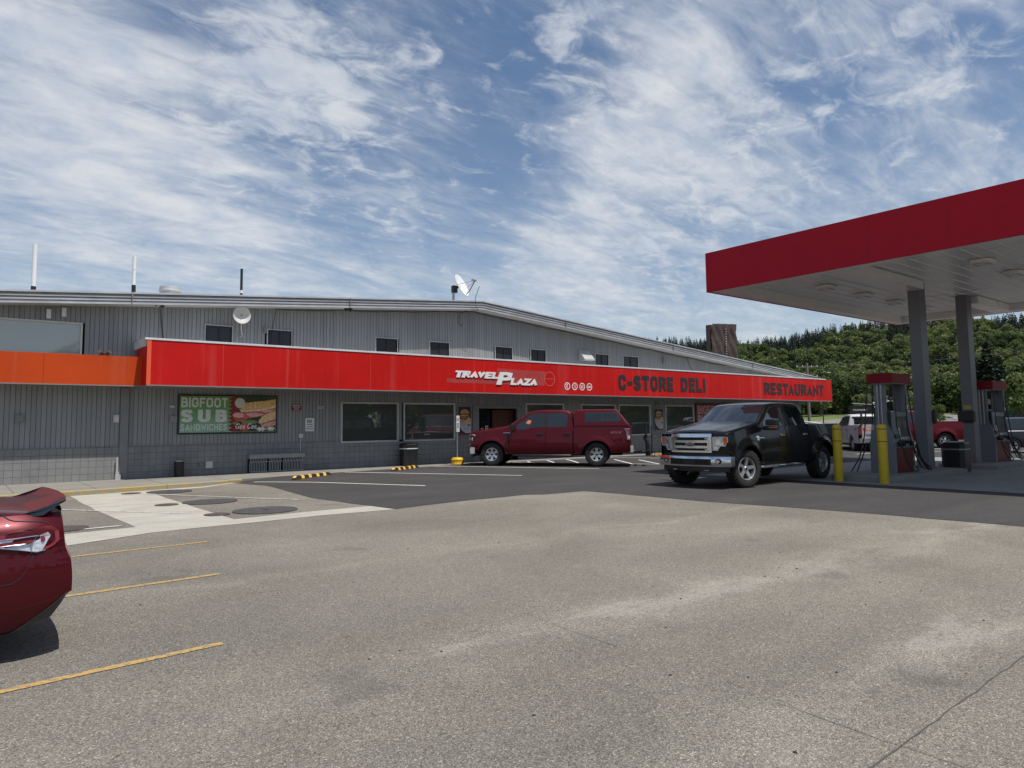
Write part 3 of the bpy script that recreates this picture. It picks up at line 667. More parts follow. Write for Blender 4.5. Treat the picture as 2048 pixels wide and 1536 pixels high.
# roof with gutter-like edge bands
ov = YW-.6
rf = M()
def rprof(y0, y1, a, b, mi=0):
    for (xa, xb) in ((XL-.4, XA), (XA, 43.3)):
        vs = []
        for y in (y0, y1):
            for (xx, dz) in ((xa, a), (xb, a), (xb, b), (xa, b)): vs.append((xx, y, roofz(xx)+dz))
        rf.add(vs, [(0, 1, 2, 3), (7, 6, 5, 4), (0, 4, 5, 1), (3, 2, 6, 7), (1, 5, 6, 2), (0, 3, 7, 4)], mi)
rprof(ov+.04, 54.5, .22, .27)
roof = rf.build('roof', MT['rooftop'], store)
rf = M(); rprof(ov-.02, ov+.05, -.075, -.025); rprof(ov+.002, ov+.04, .035, .075); rprof(ov-.015, ov+.04, .13, .17); rprof(ov-.05, ov+.06, .235, .285)
rf.build('roof_edge_trim', MT['gutter'], roof, world=False)
rf = M(); rprof(ov+.02, ov+.05, -.03, .04, 0); rprof(ov+.025, ov+.05, .07, .135); rprof(ov+.02, ov+.05, .165, .24)
rf.build('roof_edge_band', MT['gutter_dk'], roof, world=False)
rf = M(); rprof(ov+.05, YW+.1, -.06, -.03)
rf.build('soffit', MT['soffit'], roof, world=False)
for o_ in list(roof.children):   # roof was built relative to the store; keep its children in the same frame
    o_.data.transform(Matrix.Translation(-Vector(store.location)))
for xj in (.55, 4.1, 11.1, 21.6, 29.1, 36.2):
    jn = M(); jn.box(xj-.012, xj+.012, ov-.055, ov+.02, roofz(xj)-.08, roofz(xj)+.29); jn.build('joint_cover', MT['gutter_dk'], store)

def window(x0, x1, z0, z1, fw_, glass, fm, mull=None, blackin=False):
    fr = M(); y0, y1 = YW-.035, YW+.05
    fr.box(x0, x1, y0, y1, z1-fw_, z1); fr.box(x0, x1, y0, y1, z0, z0+fw_)
    fr.box(x0, x0+fw_, y0, y1, z0+fw_, z1-fw_); fr.box(x1-fw_, x1, y0, y1, z0+fw_, z1-fw_)
    f = fr.build('window', fm, store)
    k = fw_+(.035 if blackin else .0)
    if blackin:
        bk = M(); a0, a1, b0, b1 = x0+fw_, x1-fw_, z0+fw_, z1-fw_
        bk.box(a0, a1, YW-.015, YW+.05, b1-.035, b1); bk.box(a0, a1, YW-.015, YW+.05, b0, b0+.035); bk.box(a0, a0+.035, YW-.015, YW+.05, b0+.035, b1-.035); bk.box(a1-.035, a1, YW-.015, YW+.05, b0+.035, b1-.035)
        if mull: bk.box(mull-.03, mull+.03, YW-.015, YW+.05, b0+.035, b1-.035)
        o = bk.build('sash', MT['black'], f, world=False); o.data.transform(Matrix.Translation(-Vector(store.location)))
    g = M(); g.box(x0+fw_*.8, x1-fw_*.8, YW+.015, YW+.03, z0+fw_*.8, z1-fw_*.8)
    o = g.build('pane', glass, f, world=False); o.data.transform(Matrix.Translation(-Vector(store.location)))
    return f
for (a, b, z0, z1) in UPW: window(a, b, z0, z1, .025, MT['glass_up'], MT['gutter'], (a+b)/2+.02, True)
for (a, b, z0, z1) in LOW: window(a, b, z0, z1, .06, MT['glass_green'], MT['gutter'])
window(*BIGW, .05, MT['glass_light'], MT['offwhite'])
# door recess
dr = M(); a, b, z0, z1 = DOOR
dr.box(a-.3, a, YW-.05, YW+.05, .1, z1+.12); dr.box(b, b+.2, YW-.05, YW+.05, .1, z1+.12); dr.box(a, b, YW-.05, YW+.05, z1, z1+.12)
dframe = dr.build('entrance', MT['trimgrey'], store)
def sub(mb, name, m, par, **k):
    o = mb.build(name, m, par, world=False, **k); o.data.transform(Matrix.Translation(-Vector(store.location))); return o
q = M(); q.box(a-.02, a, YW+.05, YW+1.6, .1, z1); q.box(b, b+.02, YW+.05, YW+1.6, .1, z1); q.box(a, b, YW+1.6, YW+1.62, .1, z1); q.box(a, b, YW+.05, YW+1.6, z1, z1+.02); sub(q, 'vestibule', MT['dark'], dframe)
q = M(); q.box(18.12, 19.16, YW+.22, YW+.28, .14, 2.24); q.box(18.05, 18.12, YW+.2, YW+.3, .14, 2.24); sub(q, 'wooden_door', MT['wood'], dframe)
q = M(); q.box(17.19, 18.0, YW+.30, YW+.31, .14, 2.26); sub(q, 'glass_door', MT['glass'], dframe)
for (xc, zc, w, h) in ((17.29, 1.40, .11, .17), (17.56, 1.40, .11, .17), (17.80, 1.45, .15, .26), (18.02, 1.37, .12, .2), (17.30, 1.24, .08, .08), (17.56, 1.24, .08, .08), (17.25, 1.16, .16, .08)):
    q = M(); q.box(xc-w/2, xc+w/2, YW+.285, YW+.297, zc-h/2, zc+h/2); sub(q, 'door_notice', MT['offwhite'], dframe)
MT['notice_print'] = mat('notice_print', (.2, .05, .05), .6)
for (xc, zc) in ((17.29, 1.42), (17.56, 1.42)): q = M(); q.lathe([(.001, 0), (.028, 0), (.028, .004), (.001, .004)], (xc, YW+.279, zc), 'Y', 14); sub(q, 'notice_mark', MT['notice_print'], dframe)
q = M(); q.box(17.76, 17.84, YW+.281, YW+.284, 1.47, 1.53); sub(q, 'notice_mark', MT['notice_print'], dframe)
# corner trim pilaster
q = M(); q.box(3.98, 4.20, YW-.09, YW-.03, .12, 2.83); q.build('pilaster_board', MT['trimgrey'], store)

# ---- fascias
YO, YR = 23.15, 22.45
of = M(); of.box(XL-.3, 4.38, YO, YO+.04, 2.87, 3.72)
ofo = of.build('orange_fascia', MT['orange'], store)
q = M(); q.box(XL-.3, 4.38, YO-.006, YO+.03, 2.845, 2.875); q.box(XL-.3, 4.38, YO+.04, YW, 2.86, 2.875); q.box(XL-.3, 4.38, YO+.04, YW-.02, 3.55, 3.58); sub(q, 'orange_fascia_soffit', MT['trimgrey'], ofo)
for xs_ in (1.935, -1.2):
    q = M(); q.box(xs_, xs_+.008, YO-.002, YO, 2.88, 3.72); sub(q, 'panel_seam', MT['dark'], ofo)
rfm = M(); rfm.box(4.40, 43.26, YR, YR+.05, 2.87, 4.17); rfm.box(4.37, 4.40, YR, YW, 2.87, 4.0); rfm.box(43.20, 43.26, YR+.05, YW+.5, 2.87, 4.1)
rfo = rfm.build('red_fascia', MT['red'], store)
q = M(); q.box(4.36, 4.47, YR-.008, YR, 2.875, 4.17); sub(q, 'fascia_corner_strip', mat('bright_orange_strip', (.75, .10, .04), .45), rfo)  # narrow orange strip, brighter in colour than the red panel
q = M()
q.box(4.30, 42.55, YR-.02, YR+.16, 4.175, 4.235)
q.box(4.30, 4.42, YR+.16, YW, 4.0, 4.235)
q.box(4.40, 42.5, YR+.16, YR+.20, 4.10, 4.20); q.box(4.40, 42.5, YR+.2, YW-.02, 3.98, 4.02)
sub(q, 'cap_flashing', MT['cap'], rfo)
q = M(); q.box(4.37, 43.26, YR-.012, YR+.03, 2.84, 2.872); q.box(4.37, 43.2, YR+.05, YW, 2.85, 2.87); sub(q, 'awning_soffit', MT['trimgrey'], rfo)
q = M(); q.box(42.25, 42.262, YR-.003, YR, 2.9, 4.15); q.box(42.50, 42.505, YR-.003, YR, 2.9, 4.15); sub(q, 'end_panel_seam', mat('seam_red', (.25, .01, .01), .6), rfo)
# faded shapes left by an older logo
q = M()
q.prism([(14.60, 3.22), (17.0, 3.22), (17.02, 3.38), (14.60, 3.38)], 'Y', YR-.003, YR)
q.prism([(17.02, 3.22), (19.46, 3.22), (19.49, 3.34), (19.47, 3.52), (19.50, 3.70), (19.58, 3.82), (17.04, 3.85), (16.99, 3.80)], 'Y', YR-.003, YR)
sub(q, 'faded_logo_patch', MT['red_old'], rfo)
q = M(); ring = []
for r_ in (.285, .300): ring.append([(19.76+r_*.97*math.cos(t*2*math.pi/40), YR-.005, 3.52+r_*math.sin(t*2*math.pi/40)) for t in range(40)])
n = 40; vs = ring[0]+ring[1]; q.add(vs, [(i, (i+1) % n, (i+1) % n+n, i+n) for i in range(n)]); q.box(19.47, 20.05, YR-.0055, YR-.001, 3.512, 3.522)
sub(q, 'faded_logo_ring', mat('faded_pink', (.75, .22, .2), .5), rfo)
def letters(name, s, x0, x1, z0, z1, m, shear=0, bold=.02, th=.02, y=YR, gap=1.0, par=None):
    q = M(); text_into(q, s, x0, x1, z0, z1, y, th, bold, shear, gap=gap); return sub(q, name, m, par or rfo)
SH = mat('letter_shadow', (.10, .01, .01), .6)
def sletters(name, s, x0, x1, z0, z1, m, wt=.2, shear=0, th=.02, gap=.16, wx=1.0):
    q = M(); stroke_text(q, s, x0, x1, z0, z1, YR, th, wt, shear, gap, 0, wx); return sub(q, name, m, rfo)
for dx, dz, m_, th in ((.03, -.022, SH, .008), (0, 0, MT['white'], .03)):
    sletters('travel_lettering', 'TRAVEL', 14.93+dx, 17.10+dx, 3.43+dz, 3.69+dz, m_, .25, .34, th, .0, 1.6)
    sletters('big_initial_lettering', 'P', 16.93+dx, 17.80+dx, 3.20+dz, 3.71+dz, m_, .23, .34, th+.006, .1, 1.25)
    sletters('laza_lettering', 'LAZA', 17.62+dx, 19.12+dx, 3.21+dz, 3.49+dz, m_, .25, .30, th, .0, 1.6)
sletters('c_store_lettering', 'C-STORE', 23.95, 27.85, 3.15, 3.86, MT['signblack'], .25, 0, .015, .14, 1.2)
sletters('deli_lettering', 'DELI', 28.42, 30.42, 3.16, 3.87, MT['signblack'], .25, 0, .015, .14, 1.2)
sletters('restaurant_lettering', 'RESTAURANT', 35.76, 42.28, 3.15, 3.83, MT['signblack'], .24, 0, .015, .13, 1.2)
for xs_ in (6.48, 8.5, 11.45, 13.83, 16.36, 18.69, 22.01, 23.75, 27.9, 31.2, 34.6, 39.63):
    q = M(); q.box(xs_-.005, xs_+.005, YR-.0018, YR, 2.88, 4.16); sub(q, 'panel_joint', MT['seampale'], rfo)
for i, xc in enumerate((20.77, 21.21, 21.65, 22.09)):
    q = M(); n = 32
    vs = [(xc+r_*math.cos(t*2*math.pi/n), YR-.006, 3.24+r_*math.sin(t*2*math.pi/n)) for r_ in (.125, .165) for t in range(n)]
    q.add(vs, [(k, (k+1) % n, (k+1) % n+n, k+n) for k in range(n)])
    B = lambda u0, u1, v0, v1: q.box(xc+u0, xc+u1, YR-.0065, YR-.001, 3.24+v0, 3.24+v1)
    if i == 0: q.prism([(xc-.02, 3.33), (xc+.035, 3.33), (xc+.03, 3.295), (xc, 3.29), (xc-.015, 3.24), (xc, 3.19), (xc+.03, 3.185), (xc+.035, 3.15), (xc-.02, 3.15), (xc-.055, 3.2), (xc-.055, 3.28)], 'Y', YR-.0065, YR-.001)
    if i == 1: B(-.05, -.03, -.09, .09); B(.02, .045, -.09, .09); B(-.065, -.015, .03, .05)
    if i == 2: B(-.065, -.02, -.07, .02); B(.01, .03, -.08, .08); B(.045, .065, -.08, .06); q.lathe([(.001, 0), (.02, 0), (.02, .005), (.001, .005)], (xc-.04, YR-.0065, 3.285), 'Y', 12)
    if i == 3: B(-.10, .10, -.035, .0); q.prism([(xc-.08, 3.24), (xc-.055, 3.275), (xc+.055, 3.275), (xc+.08, 3.24)], 'Y', YR-.0065, YR-.001)
    sub(q, 'service_symbol', MT['white'], rfo)

# ------------------------------------------------------------------ things fixed to the building
def fix(mb, name, m, label, cat, group=None, smooth=None):
    return tag(mb.build(name, m, smooth=smooth), label, cat, group)
# banner
bn = thing('banner', 'green sandwich banner in black frame on the siding reading BIGFOOT SUB SANDWICHES', 'banner', (7.15, YW, 1.44))
q = M(); q.box(5.58, 8.72, YW-.05, YW-.005, 1.42, 2.68); q.build('frame', MT['black'], bn)
def banner_face():
    m = mat('banner_print', (.1, .3, .1), .45); nt, N, L, b = nodes_of(m)
    tc = N('ShaderNodeTexCoord'); sp = N('ShaderNodeSeparateXYZ'); L(tc.outputs['Object'], sp.inputs[0])
    mr = N('ShaderNodeMapRange'); L(sp.outputs[2], mr.inputs[0]); mr.inputs[1].default_value = 0; mr.inputs[2].default_value = 1.24
    nz = tnoise(N, L, tc.outputs['Object'], 3, 4, .6)
    c = ramp(N, L, mr.outputs[0], [(0, (.24, .44, .35)), (.55, (.12, .30, .09)), (1, (.14, .27, .065))])
    c = mixc(N, L, 1.0, c, ramp(N, L, nz, [(.3, (.85, .85, .85)), (.7, (1.15, 1.15, 1.15))]), 'MULTIPLY'); L(c, b.inputs['Base Color']); return m
q = M(); q.box(5.63, 8.67, YW-.06, YW-.05, 1.47, 2.63); q.build('printed_face', banner_face(), bn)
def blob_poly(cx, cz, rx, rz, n=26, jag=0, rot=0, seed=0):
    rng = random.Random(seed); out = []
    for t in range(n):
        a = t*2*math.pi/n; k = 1+(jag if t % 2 else -jag)+rng.uniform(-1, 1)*abs(jag)*.3
        u, v = rx*k*math.cos(a), rz*k*math.sin(a); out.append((cx+u*math.cos(rot)-v*math.sin(rot), cz+u*math.sin(rot)+v*math.cos(rot)))
    return out
def clip_poly(poly, x0, x1, z0, z1): return [(min(max(u, x0), x1), min(max(v, z0), z1)) for u, v in poly]
YB = YW-.06
layers = [('dark_background', (.025, .035, .018), [[(7.24, 1.48), (8.66, 1.48), (8.66, 2.62), (7.24, 2.62)]]),
          ('torn_red_edge', (.16, .012, .010), [[(7.1+(.0 if k % 2 else .12), 1.48+k*.063) for k in range(19)][::-1]+[(7.42, 1.48), (7.42, 2.62)]]),
          ('bread', (.56, .33, .12), [[(7.5, 2.22), (7.6, 2.42), (7.9, 2.46), (8.3, 2.5), (8.66, 2.56), (8.66, 2.34), (8.2, 2.24), (7.8, 2.2), (7.6, 2.17)]]),
          ('bread_crumb', (.62, .47, .27), [[(7.45, 2.24), (7.6, 2.17), (8.2, 2.24), (8.66, 2.34), (8.66, 2.27), (8.2, 2.17), (7.7, 2.11), (7.5, 2.14)]]),
          ('ham_dark', (.40, .10, .09), [[(7.22, 2.02), (7.32, 2.12), (7.8, 2.14), (8.2, 2.16), (8.66, 2.27), (8.66, 2.12), (8.2, 2.0), (7.8, 1.92), (7.45, 1.9), (7.28, 1.94)]]),
          ('ham_light', (.60, .30, .27), [[(7.24, 2.04), (7.34, 2.10), (7.55, 2.08), (7.62, 1.98), (7.45, 1.94), (7.3, 1.96)], [(7.66, 2.06), (7.9, 2.1), (8.3, 2.05), (8.1, 1.98), (7.8, 1.97)], [(8.1, 2.18), (8.4, 2.2), (8.64, 2.2), (8.5, 2.12), (8.2, 2.12)]]),
          ('tomato', (.45, .05, .03), [[(7.26, 1.93), (7.45, 1.88), (7.75, 1.92), (7.6, 1.83), (7.35, 1.83)], blob_poly(7.62, 1.62, .18, .12, 18)]),
          ('lettuce', (.13, .19, .06), [blob_poly(7.75, 1.79, .32, .07, 22, .15, 0, 3), blob_poly(7.4, 1.76, .16, .05, 18, .2, 0, 5)]),
          ('second_bread', (.60, .38, .19), [[(8.1, 1.84), (8.2, 1.98), (8.45, 2.1), (8.66, 2.15), (8.66, 1.88), (8.4, 1.80), (8.2, 1.74), (8.1, 1.74)]]),
          ('second_ham', (.52, .22, .20), [[(8.15, 1.7), (8.4, 1.78), (8.66, 1.84), (8.66, 1.68), (8.4, 1.64), (8.2, 1.63)]]),
          ('chip_pile', (.55, .50, .44), [blob_poly(8.18, 1.56, .16, .07, 16, .25, 0, 8), blob_poly(8.5, 1.57, .14, .07, 16, .3, 0, 9)])]
for k, (nm, colr, polys) in enumerate(layers):
    q = M()
    for p in polys: q.prism(clip_poly(p, 7.1, 8.66, 1.48, 2.62), 'Y', YB-.002-.0012*k, YB)
    q.build(nm, mat('print_'+nm, tuple(min(.9, v*1.35) for v in colr), .5, var=.38, scale=14, detail=8), bn)
BW_ = mat('banner_white', (.62, .63, .58), .5, var=.1, scale=8)
q = M(); q.prism(blob_poly(7.47, 2.42, .165, .165, 44, .04), 'Y', YB-.018, YB); q.build('round_sticker', mat('sticker_cream', (.58, .56, .48), .5), bn)
for nm, s, a, b_, z0, z1, bo, gp in (('bigfoot_lettering', 'BIGFOOT', 5.67, 7.08, 2.27, 2.58, .20, .16), ('sub_lettering', 'SUB', 5.66, 7.07, 1.80, 2.20, .24, .38), ('sandwiches_lettering', 'SANDWICHES', 5.66, 7.07, 1.53, 1.74, .19, .18)):
    q = M(); stroke_text(q, s, a, b_, z0, z1, YB, .006, bo, 0, gp, 0, 1.0 if s != 'SUB' else 1.5); q.build(nm, BW_, bn)
q = M(); text_into(q, 'Gee Cee', 7.34, 8.02, 1.57, 1.75, YB-.018, .004, .01, .3); q.build('script_lettering', MT['white'], bn)

# red billboard behind the black pickup
q0 = thing('red_banner', 'red burger banner in dark frame half hidden behind the black pickup reading BIGFOOT BURGERS', 'banner', (33.4, YW, 1.2))
q = M(); q.box(31.52, 35.3, YW-.05, YW-.005, 1.2, 2.66); q.build('frame', MT['black'], q0)
q = M(); q.box(31.6, 35.22, YW-.06, YW-.05, 1.26, 2.60); q.build('printed_face', mat('banner_red', (.28, .02, .02), .5, var=.2, scale=4), q0)
q = M(); stroke_text(q, 'BIGFOOT', 31.68, 33.9, 2.08, 2.54, YB, .006, .2); stroke_text(q, 'BURGERS', 31.68, 33.9, 1.52, 2.02, YB, .006, .2); q.build('bigfoot_burgers_lettering', mat('banner_pink', (.52, .32, .29), .5), q0)
# burger posters
def poster(x0, x1, z0, z1, label):
    t = thing('burger_poster', label, 'poster', ((x0+x1)/2, YW, z0), group='framed burger posters on the wall'); w = x1-x0; h = z1-z0
    X = lambda u: x0+u*w; Z = lambda v: z0+v*h
    q = M(); q.rbox(x0, x1, YW-.05, YW-.03, z0, z1, .0) if False else q.box(x0, x1, YW-.05, YW-.03, z0, z1); q.build('frame', MT['gutter_dk'], t)
    def pl(nm, m, polys, k):
        q = M()
        for p in polys: q.prism([(X(u), Z(v)) for u, v in p], 'Y', YW-.053-.0015*k, YW-.05)
        q.build(nm, m, t)
    el = lambda cx, cz, rx, rz, n=22, s0=0, s1=1: [(cx+rx*math.cos(2*math.pi*(s0+(s1-s0)*i/n)), cz+rz*math.sin(2*math.pi*(s0+(s1-s0)*i/n))) for i in range(n+1 if s1 < 1 else n)]
    pl('poster_base', mat('poster_black', (.015, .014, .014), .5), [[(.05, .03), (.95, .03), (.95, .97), (.05, .97)]], 0)
    pl('poster_sheet', mat('poster_white', (.50, .51, .52), .5), [[(.10, .50), (.95, .50), (.95, .10), (.6, .10), (.42, .14), (.26, .22), (.14, .34)]], 1)
    pl('red_band', mat('poster_red', (.30, .03, .03), .5), [[(.12, .05), (.80, .05), (.80, .09), (.12, .09)]], 2)
    pl('bun', mat('poster_bun', (.52, .30, .14), .5, var=.25, scale=9), [el(.52, .74, .33, .15, 20, 0, .5), el(.36, .52, .28, .07)], 3)
    pl('filling', mat('poster_filling', (.22, .10, .04), .5, var=.5, scale=20), [[(.14, .60), (.5, .66), (.86, .62), (.86, .70), (.5, .76), (.2, .74)], el(.45, .58, .26, .05)], 4)
    pl('fries', mat('poster_fries', (.62, .40, .10), .5, var=.3, scale=30), [el(.80, .52, .15, .10, 14)], 5)
    pl('cheese', mat('poster_cheese', (.70, .45, .08), .5), [[(.2, .66), (.8, .66), (.7, .69), (.3, .70)], [(.3, .61), (.6, .62), (.5, .64)]], 6)
    pl('small_print', mat('poster_print', (.28, .28, .28), .6), [[(.2, .44-k*.022), (.2+.42-.05*(k % 3), .44-k*.022), (.2+.42-.05*(k % 3), .433-k*.022), (.2, .433-k*.022)] for k in range(5)]+[[(.35+.03*k, .28-k*.022), (.80, .28-k*.022), (.80, .273-k*.022), (.35+.03*k, .273-k*.022)] for k in range(4)], 7)
    pl('badge', mat('poster_badge', (.35, .04, .05), .6), [el(.81, .36, .11, .035)], 8)
poster(16.10, 16.78, 1.17, 2.40, 'tall burger poster left of the shop entrance behind the disabled parking sign')
poster(28.12, 28.84, 1.22, 2.36, 'tall burger poster between the shop windows behind the black pickup hood')
# small signs
def sign(x0, x1, z0, z1, base, rows, label, tm, name='wall_sign', y=YW, cat='sign'):
    t = thing(name, label, cat, ((x0+x1)/2, y, z0))
    q = M(); q.box(x0, x1, y-.03, y-.012, z0, z1); q.build('plate', base, t)
    q = M()
    for s, a, b_, c, d, bo in rows: text_into(q, s, x0+(x1-x0)*a, x0+(x1-x0)*b_, z0+(z1-z0)*c, z0+(z1-z0)*d, y-.03, .003, bo)
    q.build('lettering', tm, t); return t
sign(9.24, 9.57, 2.19, 2.39, mat('dark_red_sign', (.16, .008, .012), .5), [('EMERGENCY', .06, .94, .70, .90, .02), ('SHUT OFF', .14, .86, .40, .60, .02), ('SWITCH', .22, .78, .10, .30, .02)], 'small dark red EMERGENCY SHUT OFF SWITCH sign on the siding', MT['white'])
sign(9.73, 10.05, 1.46, 1.92, MT['white'], [('NO', .22, .78, .62, .88, .03), ('LOITERING', .14, .86, .47, .55, .02), ('SOLICITING', .14, .86, .31, .39, .02), ('PANHANDLING', .06, .94, .15, .23, .02)], 'white rectangular NO loitering sign on the grey siding', MT['signblack'])
sign(10.19, 10.41, 2.25, 2.34, MT['offwhite'], [('NOTICE', .08, .92, .2, .8, .02)], 'tiny white notice plate right of the emergency sign', MT['signblack'])
sign(16.18, 16.46, 2.56, 2.79, mat('pale_pink_sign', (.42, .36, .35), .5), [('CRITICAL', .08, .92, .60, .86, .02), ('ALARM', .2, .8, .14, .44, .03)], 'pale square alarm sign above the burger poster by the entrance', mat('sign_brownred', (.16, .03, .03), .5))
# boxes, outlets, cameras, lights
def wallbox(x0, x1, z0, z1, d, m, label, cat='box', name='wall_box', extra=None):
    q = M(); q.box(x0, x1, YW-.03-d, YW-.028+.02, z0, z1); q.box(x0+.02, x1-.02, YW-.03-d-.008, YW-.03-d, z0+.02, z1-.02)
    if extra: extra(q)
    return fix(q, name, m, label, cat)
wallbox(1.39, 1.60, 1.82, 2.03, .03, MT['trim2'] if 'trim2' in MT else MT['siding'], 'flat grey square cover plate low on the siding under the orange fascia', 'cover plate', 'cover_plate')
wallbox(3.80, 3.95, 1.80, 2.03, .05, MT['offwhite2'] if 'offwhite2' in MT else MT['gutter'], 'pale electrical box beside the corner board', 'electrical box', 'electrical_box')
wallbox(5.36, 5.56, 1.80, 2.00, .04, MT['siding'], 'grey square cover plate touching the banner frame', 'cover plate', 'cover_plate', lambda q: q.cyl((5.44, YW-.03, 2.0), (5.44, YW-.03, 2.35), .008, n=6))
wallbox(6.44, 6.65, .33, .55, .06, MT['offwhite'], 'white framed hose cabinet on the block wall', 'cabinet', 'wall_cabinet')
wallbox(6.24, 6.34, .40, .53, .05, MT['trimgrey'], 'small grey outlet box on the block wall by the white cabinet', 'outlet', 'outlet_box')
wallbox(9.49, 9.63, 1.24, 1.38, .06, MT['offwhite'], 'small cream switch box under the loitering sign with conduit', 'switch box', 'switch_box', lambda q: (q.cyl((9.56, YW-.045, .75), (9.56, YW-.045, 1.24), .012, n=6), q.cyl((9.59, YW-.105, 1.31), (9.59, YW-.09, 1.31), .025, n=12)))
wallbox(8.22, 8.31, 4.80, 5.03, .05, MT['trimgrey'], 'small grey box on the upper siding left of the second window', 'electrical box', 'electrical_box')
wallbox(2.02, 2.13, 4.78, 5.05, .06, MT['white'], 'white antenna box high on the wall, left of a pair', 'antenna box', 'wireless_box')
wallbox(2.39, 2.50, 4.86, 5.12, .06, MT['white'], 'white antenna box high on the wall, right of a pair', 'antenna box', 'wireless_box')
wallbox(28.93, 29.09, 4.72, 5.03, .05, MT['trimgrey'], 'small grey fixture on the upper siding near the low end of the roof', 'fixture', 'wall_fixture')
wallbox(28.30, 28.62, 2.52, 2.62, .04, MT['trimgrey'], 'little grey alarm box above the far burger poster', 'alarm box', 'alarm_box')
q = M(); q.cyl((5.30, YW-.2, 2.30), (5.44, YW-.24, 2.27), .035, n=12); q.cyl((5.44, YW-.03, 2.30), (5.40, YW-.2, 2.29), .012, n=8); q.cyl((5.44, YW-.035, 2.30), (5.44, YW-.02, 2.30), .04, n=12)
fix(q, 'security_camera', MT['gutter'], 'small grey bullet camera left of the green banner', 'camera', smooth=40)
q = M()
for sx in (-1, 1): q.cyl((3.40+sx*.04, YO+.1, 3.76), (3.40+sx*.13, YO+.0, 3.83), .045, .06, n=14)
q.cyl((3.40, YO+.12, 3.58), (3.40, YO+.12, 3.78), .018, n=8)
fix(q, 'floodlight', mat('rusty_brown', (.10, .06, .045), .7), 'small twin brown floodlight standing on the orange fascia', 'floodlight', smooth=40)
for xx, zz, lb in ((4.92, 5.44, 'dark floodlight under the eave above the orange fascia corner'), (11.19, 5.87, 'dark floodlight under the eave between the second and third upper windows')):
    q = M(); q.cyl((xx, YW-.30, zz+.0), (xx+.1, YW-.36, zz-.06), .05, .07, n=12); q.cyl((xx, YW-.3, zz+.06), (xx, YW-.28, zz-.02), .02, n=8); q.cyl((xx-.06, YW-.3, zz), (xx-.14, YW-.33, zz-.05), .04, .05, n=12)
    fix(q, 'eave_floodlight', MT['black'], lb, 'floodlight', smooth=40)
# cables
def cable(pts, r, label, m='black', sag=0):
    P = []
    for i in range(len(pts)-1):
        a, b = Vector(pts[i]), Vector(pts[i+1]); n = max(3, int((b-a).length/.25))
        for k in range(n):
            t = k/n; p = a.lerp(b, t); p.z -= sag*math.sin(math.pi*t); P.append(p)
    P.append(Vector(pts[-1])); q = M(); q.tube(P, r, 5); return fix(q, 'cable', MT[m], label, 'cable', smooth=60)
cable([(4.93, YW-.28, 5.42), (5.02, YW-.04, 5.05), (5.12, YW-.04, 4.2)], .016, 'dark cable dropping from the eave to the corner of the red fascia')
cable([(8.62, YW-.05, 5.62), (8.52, YW-.05, 5.0), (8.42, YW-.05, 4.2)], .010, 'thin dark cable crossing down beside the second upper window')
cable([(8.6, YW-.03, 5.66), (11.15, YW-.03, 5.86), (13.2, YW-.03, 6.0), (15.4, YW-.03, 6.22), (16.9, YW-.03, 6.34)], .014, 'black cable sagging along the wall top left of the gable peak', sag=.04)
cable([(16.9, YW-.03, 6.34), (19.5, YW-.03, 6.12), (22.2, YW-.03, 5.88), (25.5, YW-.03, 5.6), (28.0, YW-.03, 5.38), (31.5, YW-.03, 5.08), (34.5, YW-.03, 4.84)], .014, 'black cable sagging along the wall top right of the gable peak', sag=.06)
cable([(16.55, YW-1.0, 7.2), (16.52, YW-.75, 6.75), (16.6, YW-.68, 6.4), (16.75, YW-.66, 6.28), (16.45, YW-.3, 6.33), (16.2, YW-.05, 6.15), (16.18, YW-.05, 5.75), (16.33, YW-.05, 5.68), (16.36, YW-.05, 5.85)], .011, 'black coax cable looping from the roof dish over the gable edge')
cable([(30.9, YW-.05, 5.1), (31.4, YW-.05, 4.3)], .012, 'short dark cable slanting down the siding at the low gable end')
# wall dish
t = thing('wall_satellite_dish', 'round off-white satellite dish mounted on the upper siding', 'satellite dish', (7.42, YW-.03, 4.55))
q = M(); n = 32; rg = []
for k, (r_, d) in enumerate(((.005, .085), (.10, .078), (.19, .05), (.278, .0), (.286, .0), (.286, .012), (.19, .065), (.005, .10))):
    rg.append([(7.34+r_*math.cos(a*2*math.pi/n), YW-.52+d, 5.28+r_*math.sin(a*2*math.pi/n)) for a in range(n)])
q.loft(rg, True); q.build('dish', MT['offwhite'], t, smooth=50)
q = M(); q.tube([(7.36, YW-.42, 5.2), (7.40, YW-.25, 4.85), (7.48, YW-.10, 4.68)], .022, 8); q.cyl((7.48, YW-.1, 4.68), (7.48, YW-.02, 4.68), .03, n=10); q.box(7.41, 7.55, YW-.04, YW-.0, 4.60, 4.76); q.build('bracket', MT['steel'], t, smooth=40)
q = M(); q.cyl((7.34, YW-.52, 5.28), (7.34, YW-.44, 5.28), .014, n=8); q.build('feed', MT['dark'], t)
# vent hood
q = M(); q.prism([(YW-.02, 5.07), (YW-.42, 4.62), (YW-.42, 4.56), (YW-.02, 4.56)], 'X', 22.95, 23.6); fix(q, 'vent_hood', MT['gutter'], 'slanted sheet-metal vent hood on the siding between two upper windows', 'vent')
# downspout with white foot
t = thing('downspout', 'short pale downpipe with white foot at the corner board', 'downspout', (3.95, YW-.1, .12))
q = M(); q.cyl((3.93, YW-.12, .3), (3.93, YW-.12, .78), .035, n=12); q.build('pipe', MT['gutter'], t, smooth=40)
q = M(); q.box(3.88, 4.02, YW-.2, YW-.04, .12, .26); q.box(3.89, 3.98, YW-.18, YW-.05, .26, .34); q.build('foot', MT['gutter'], t)
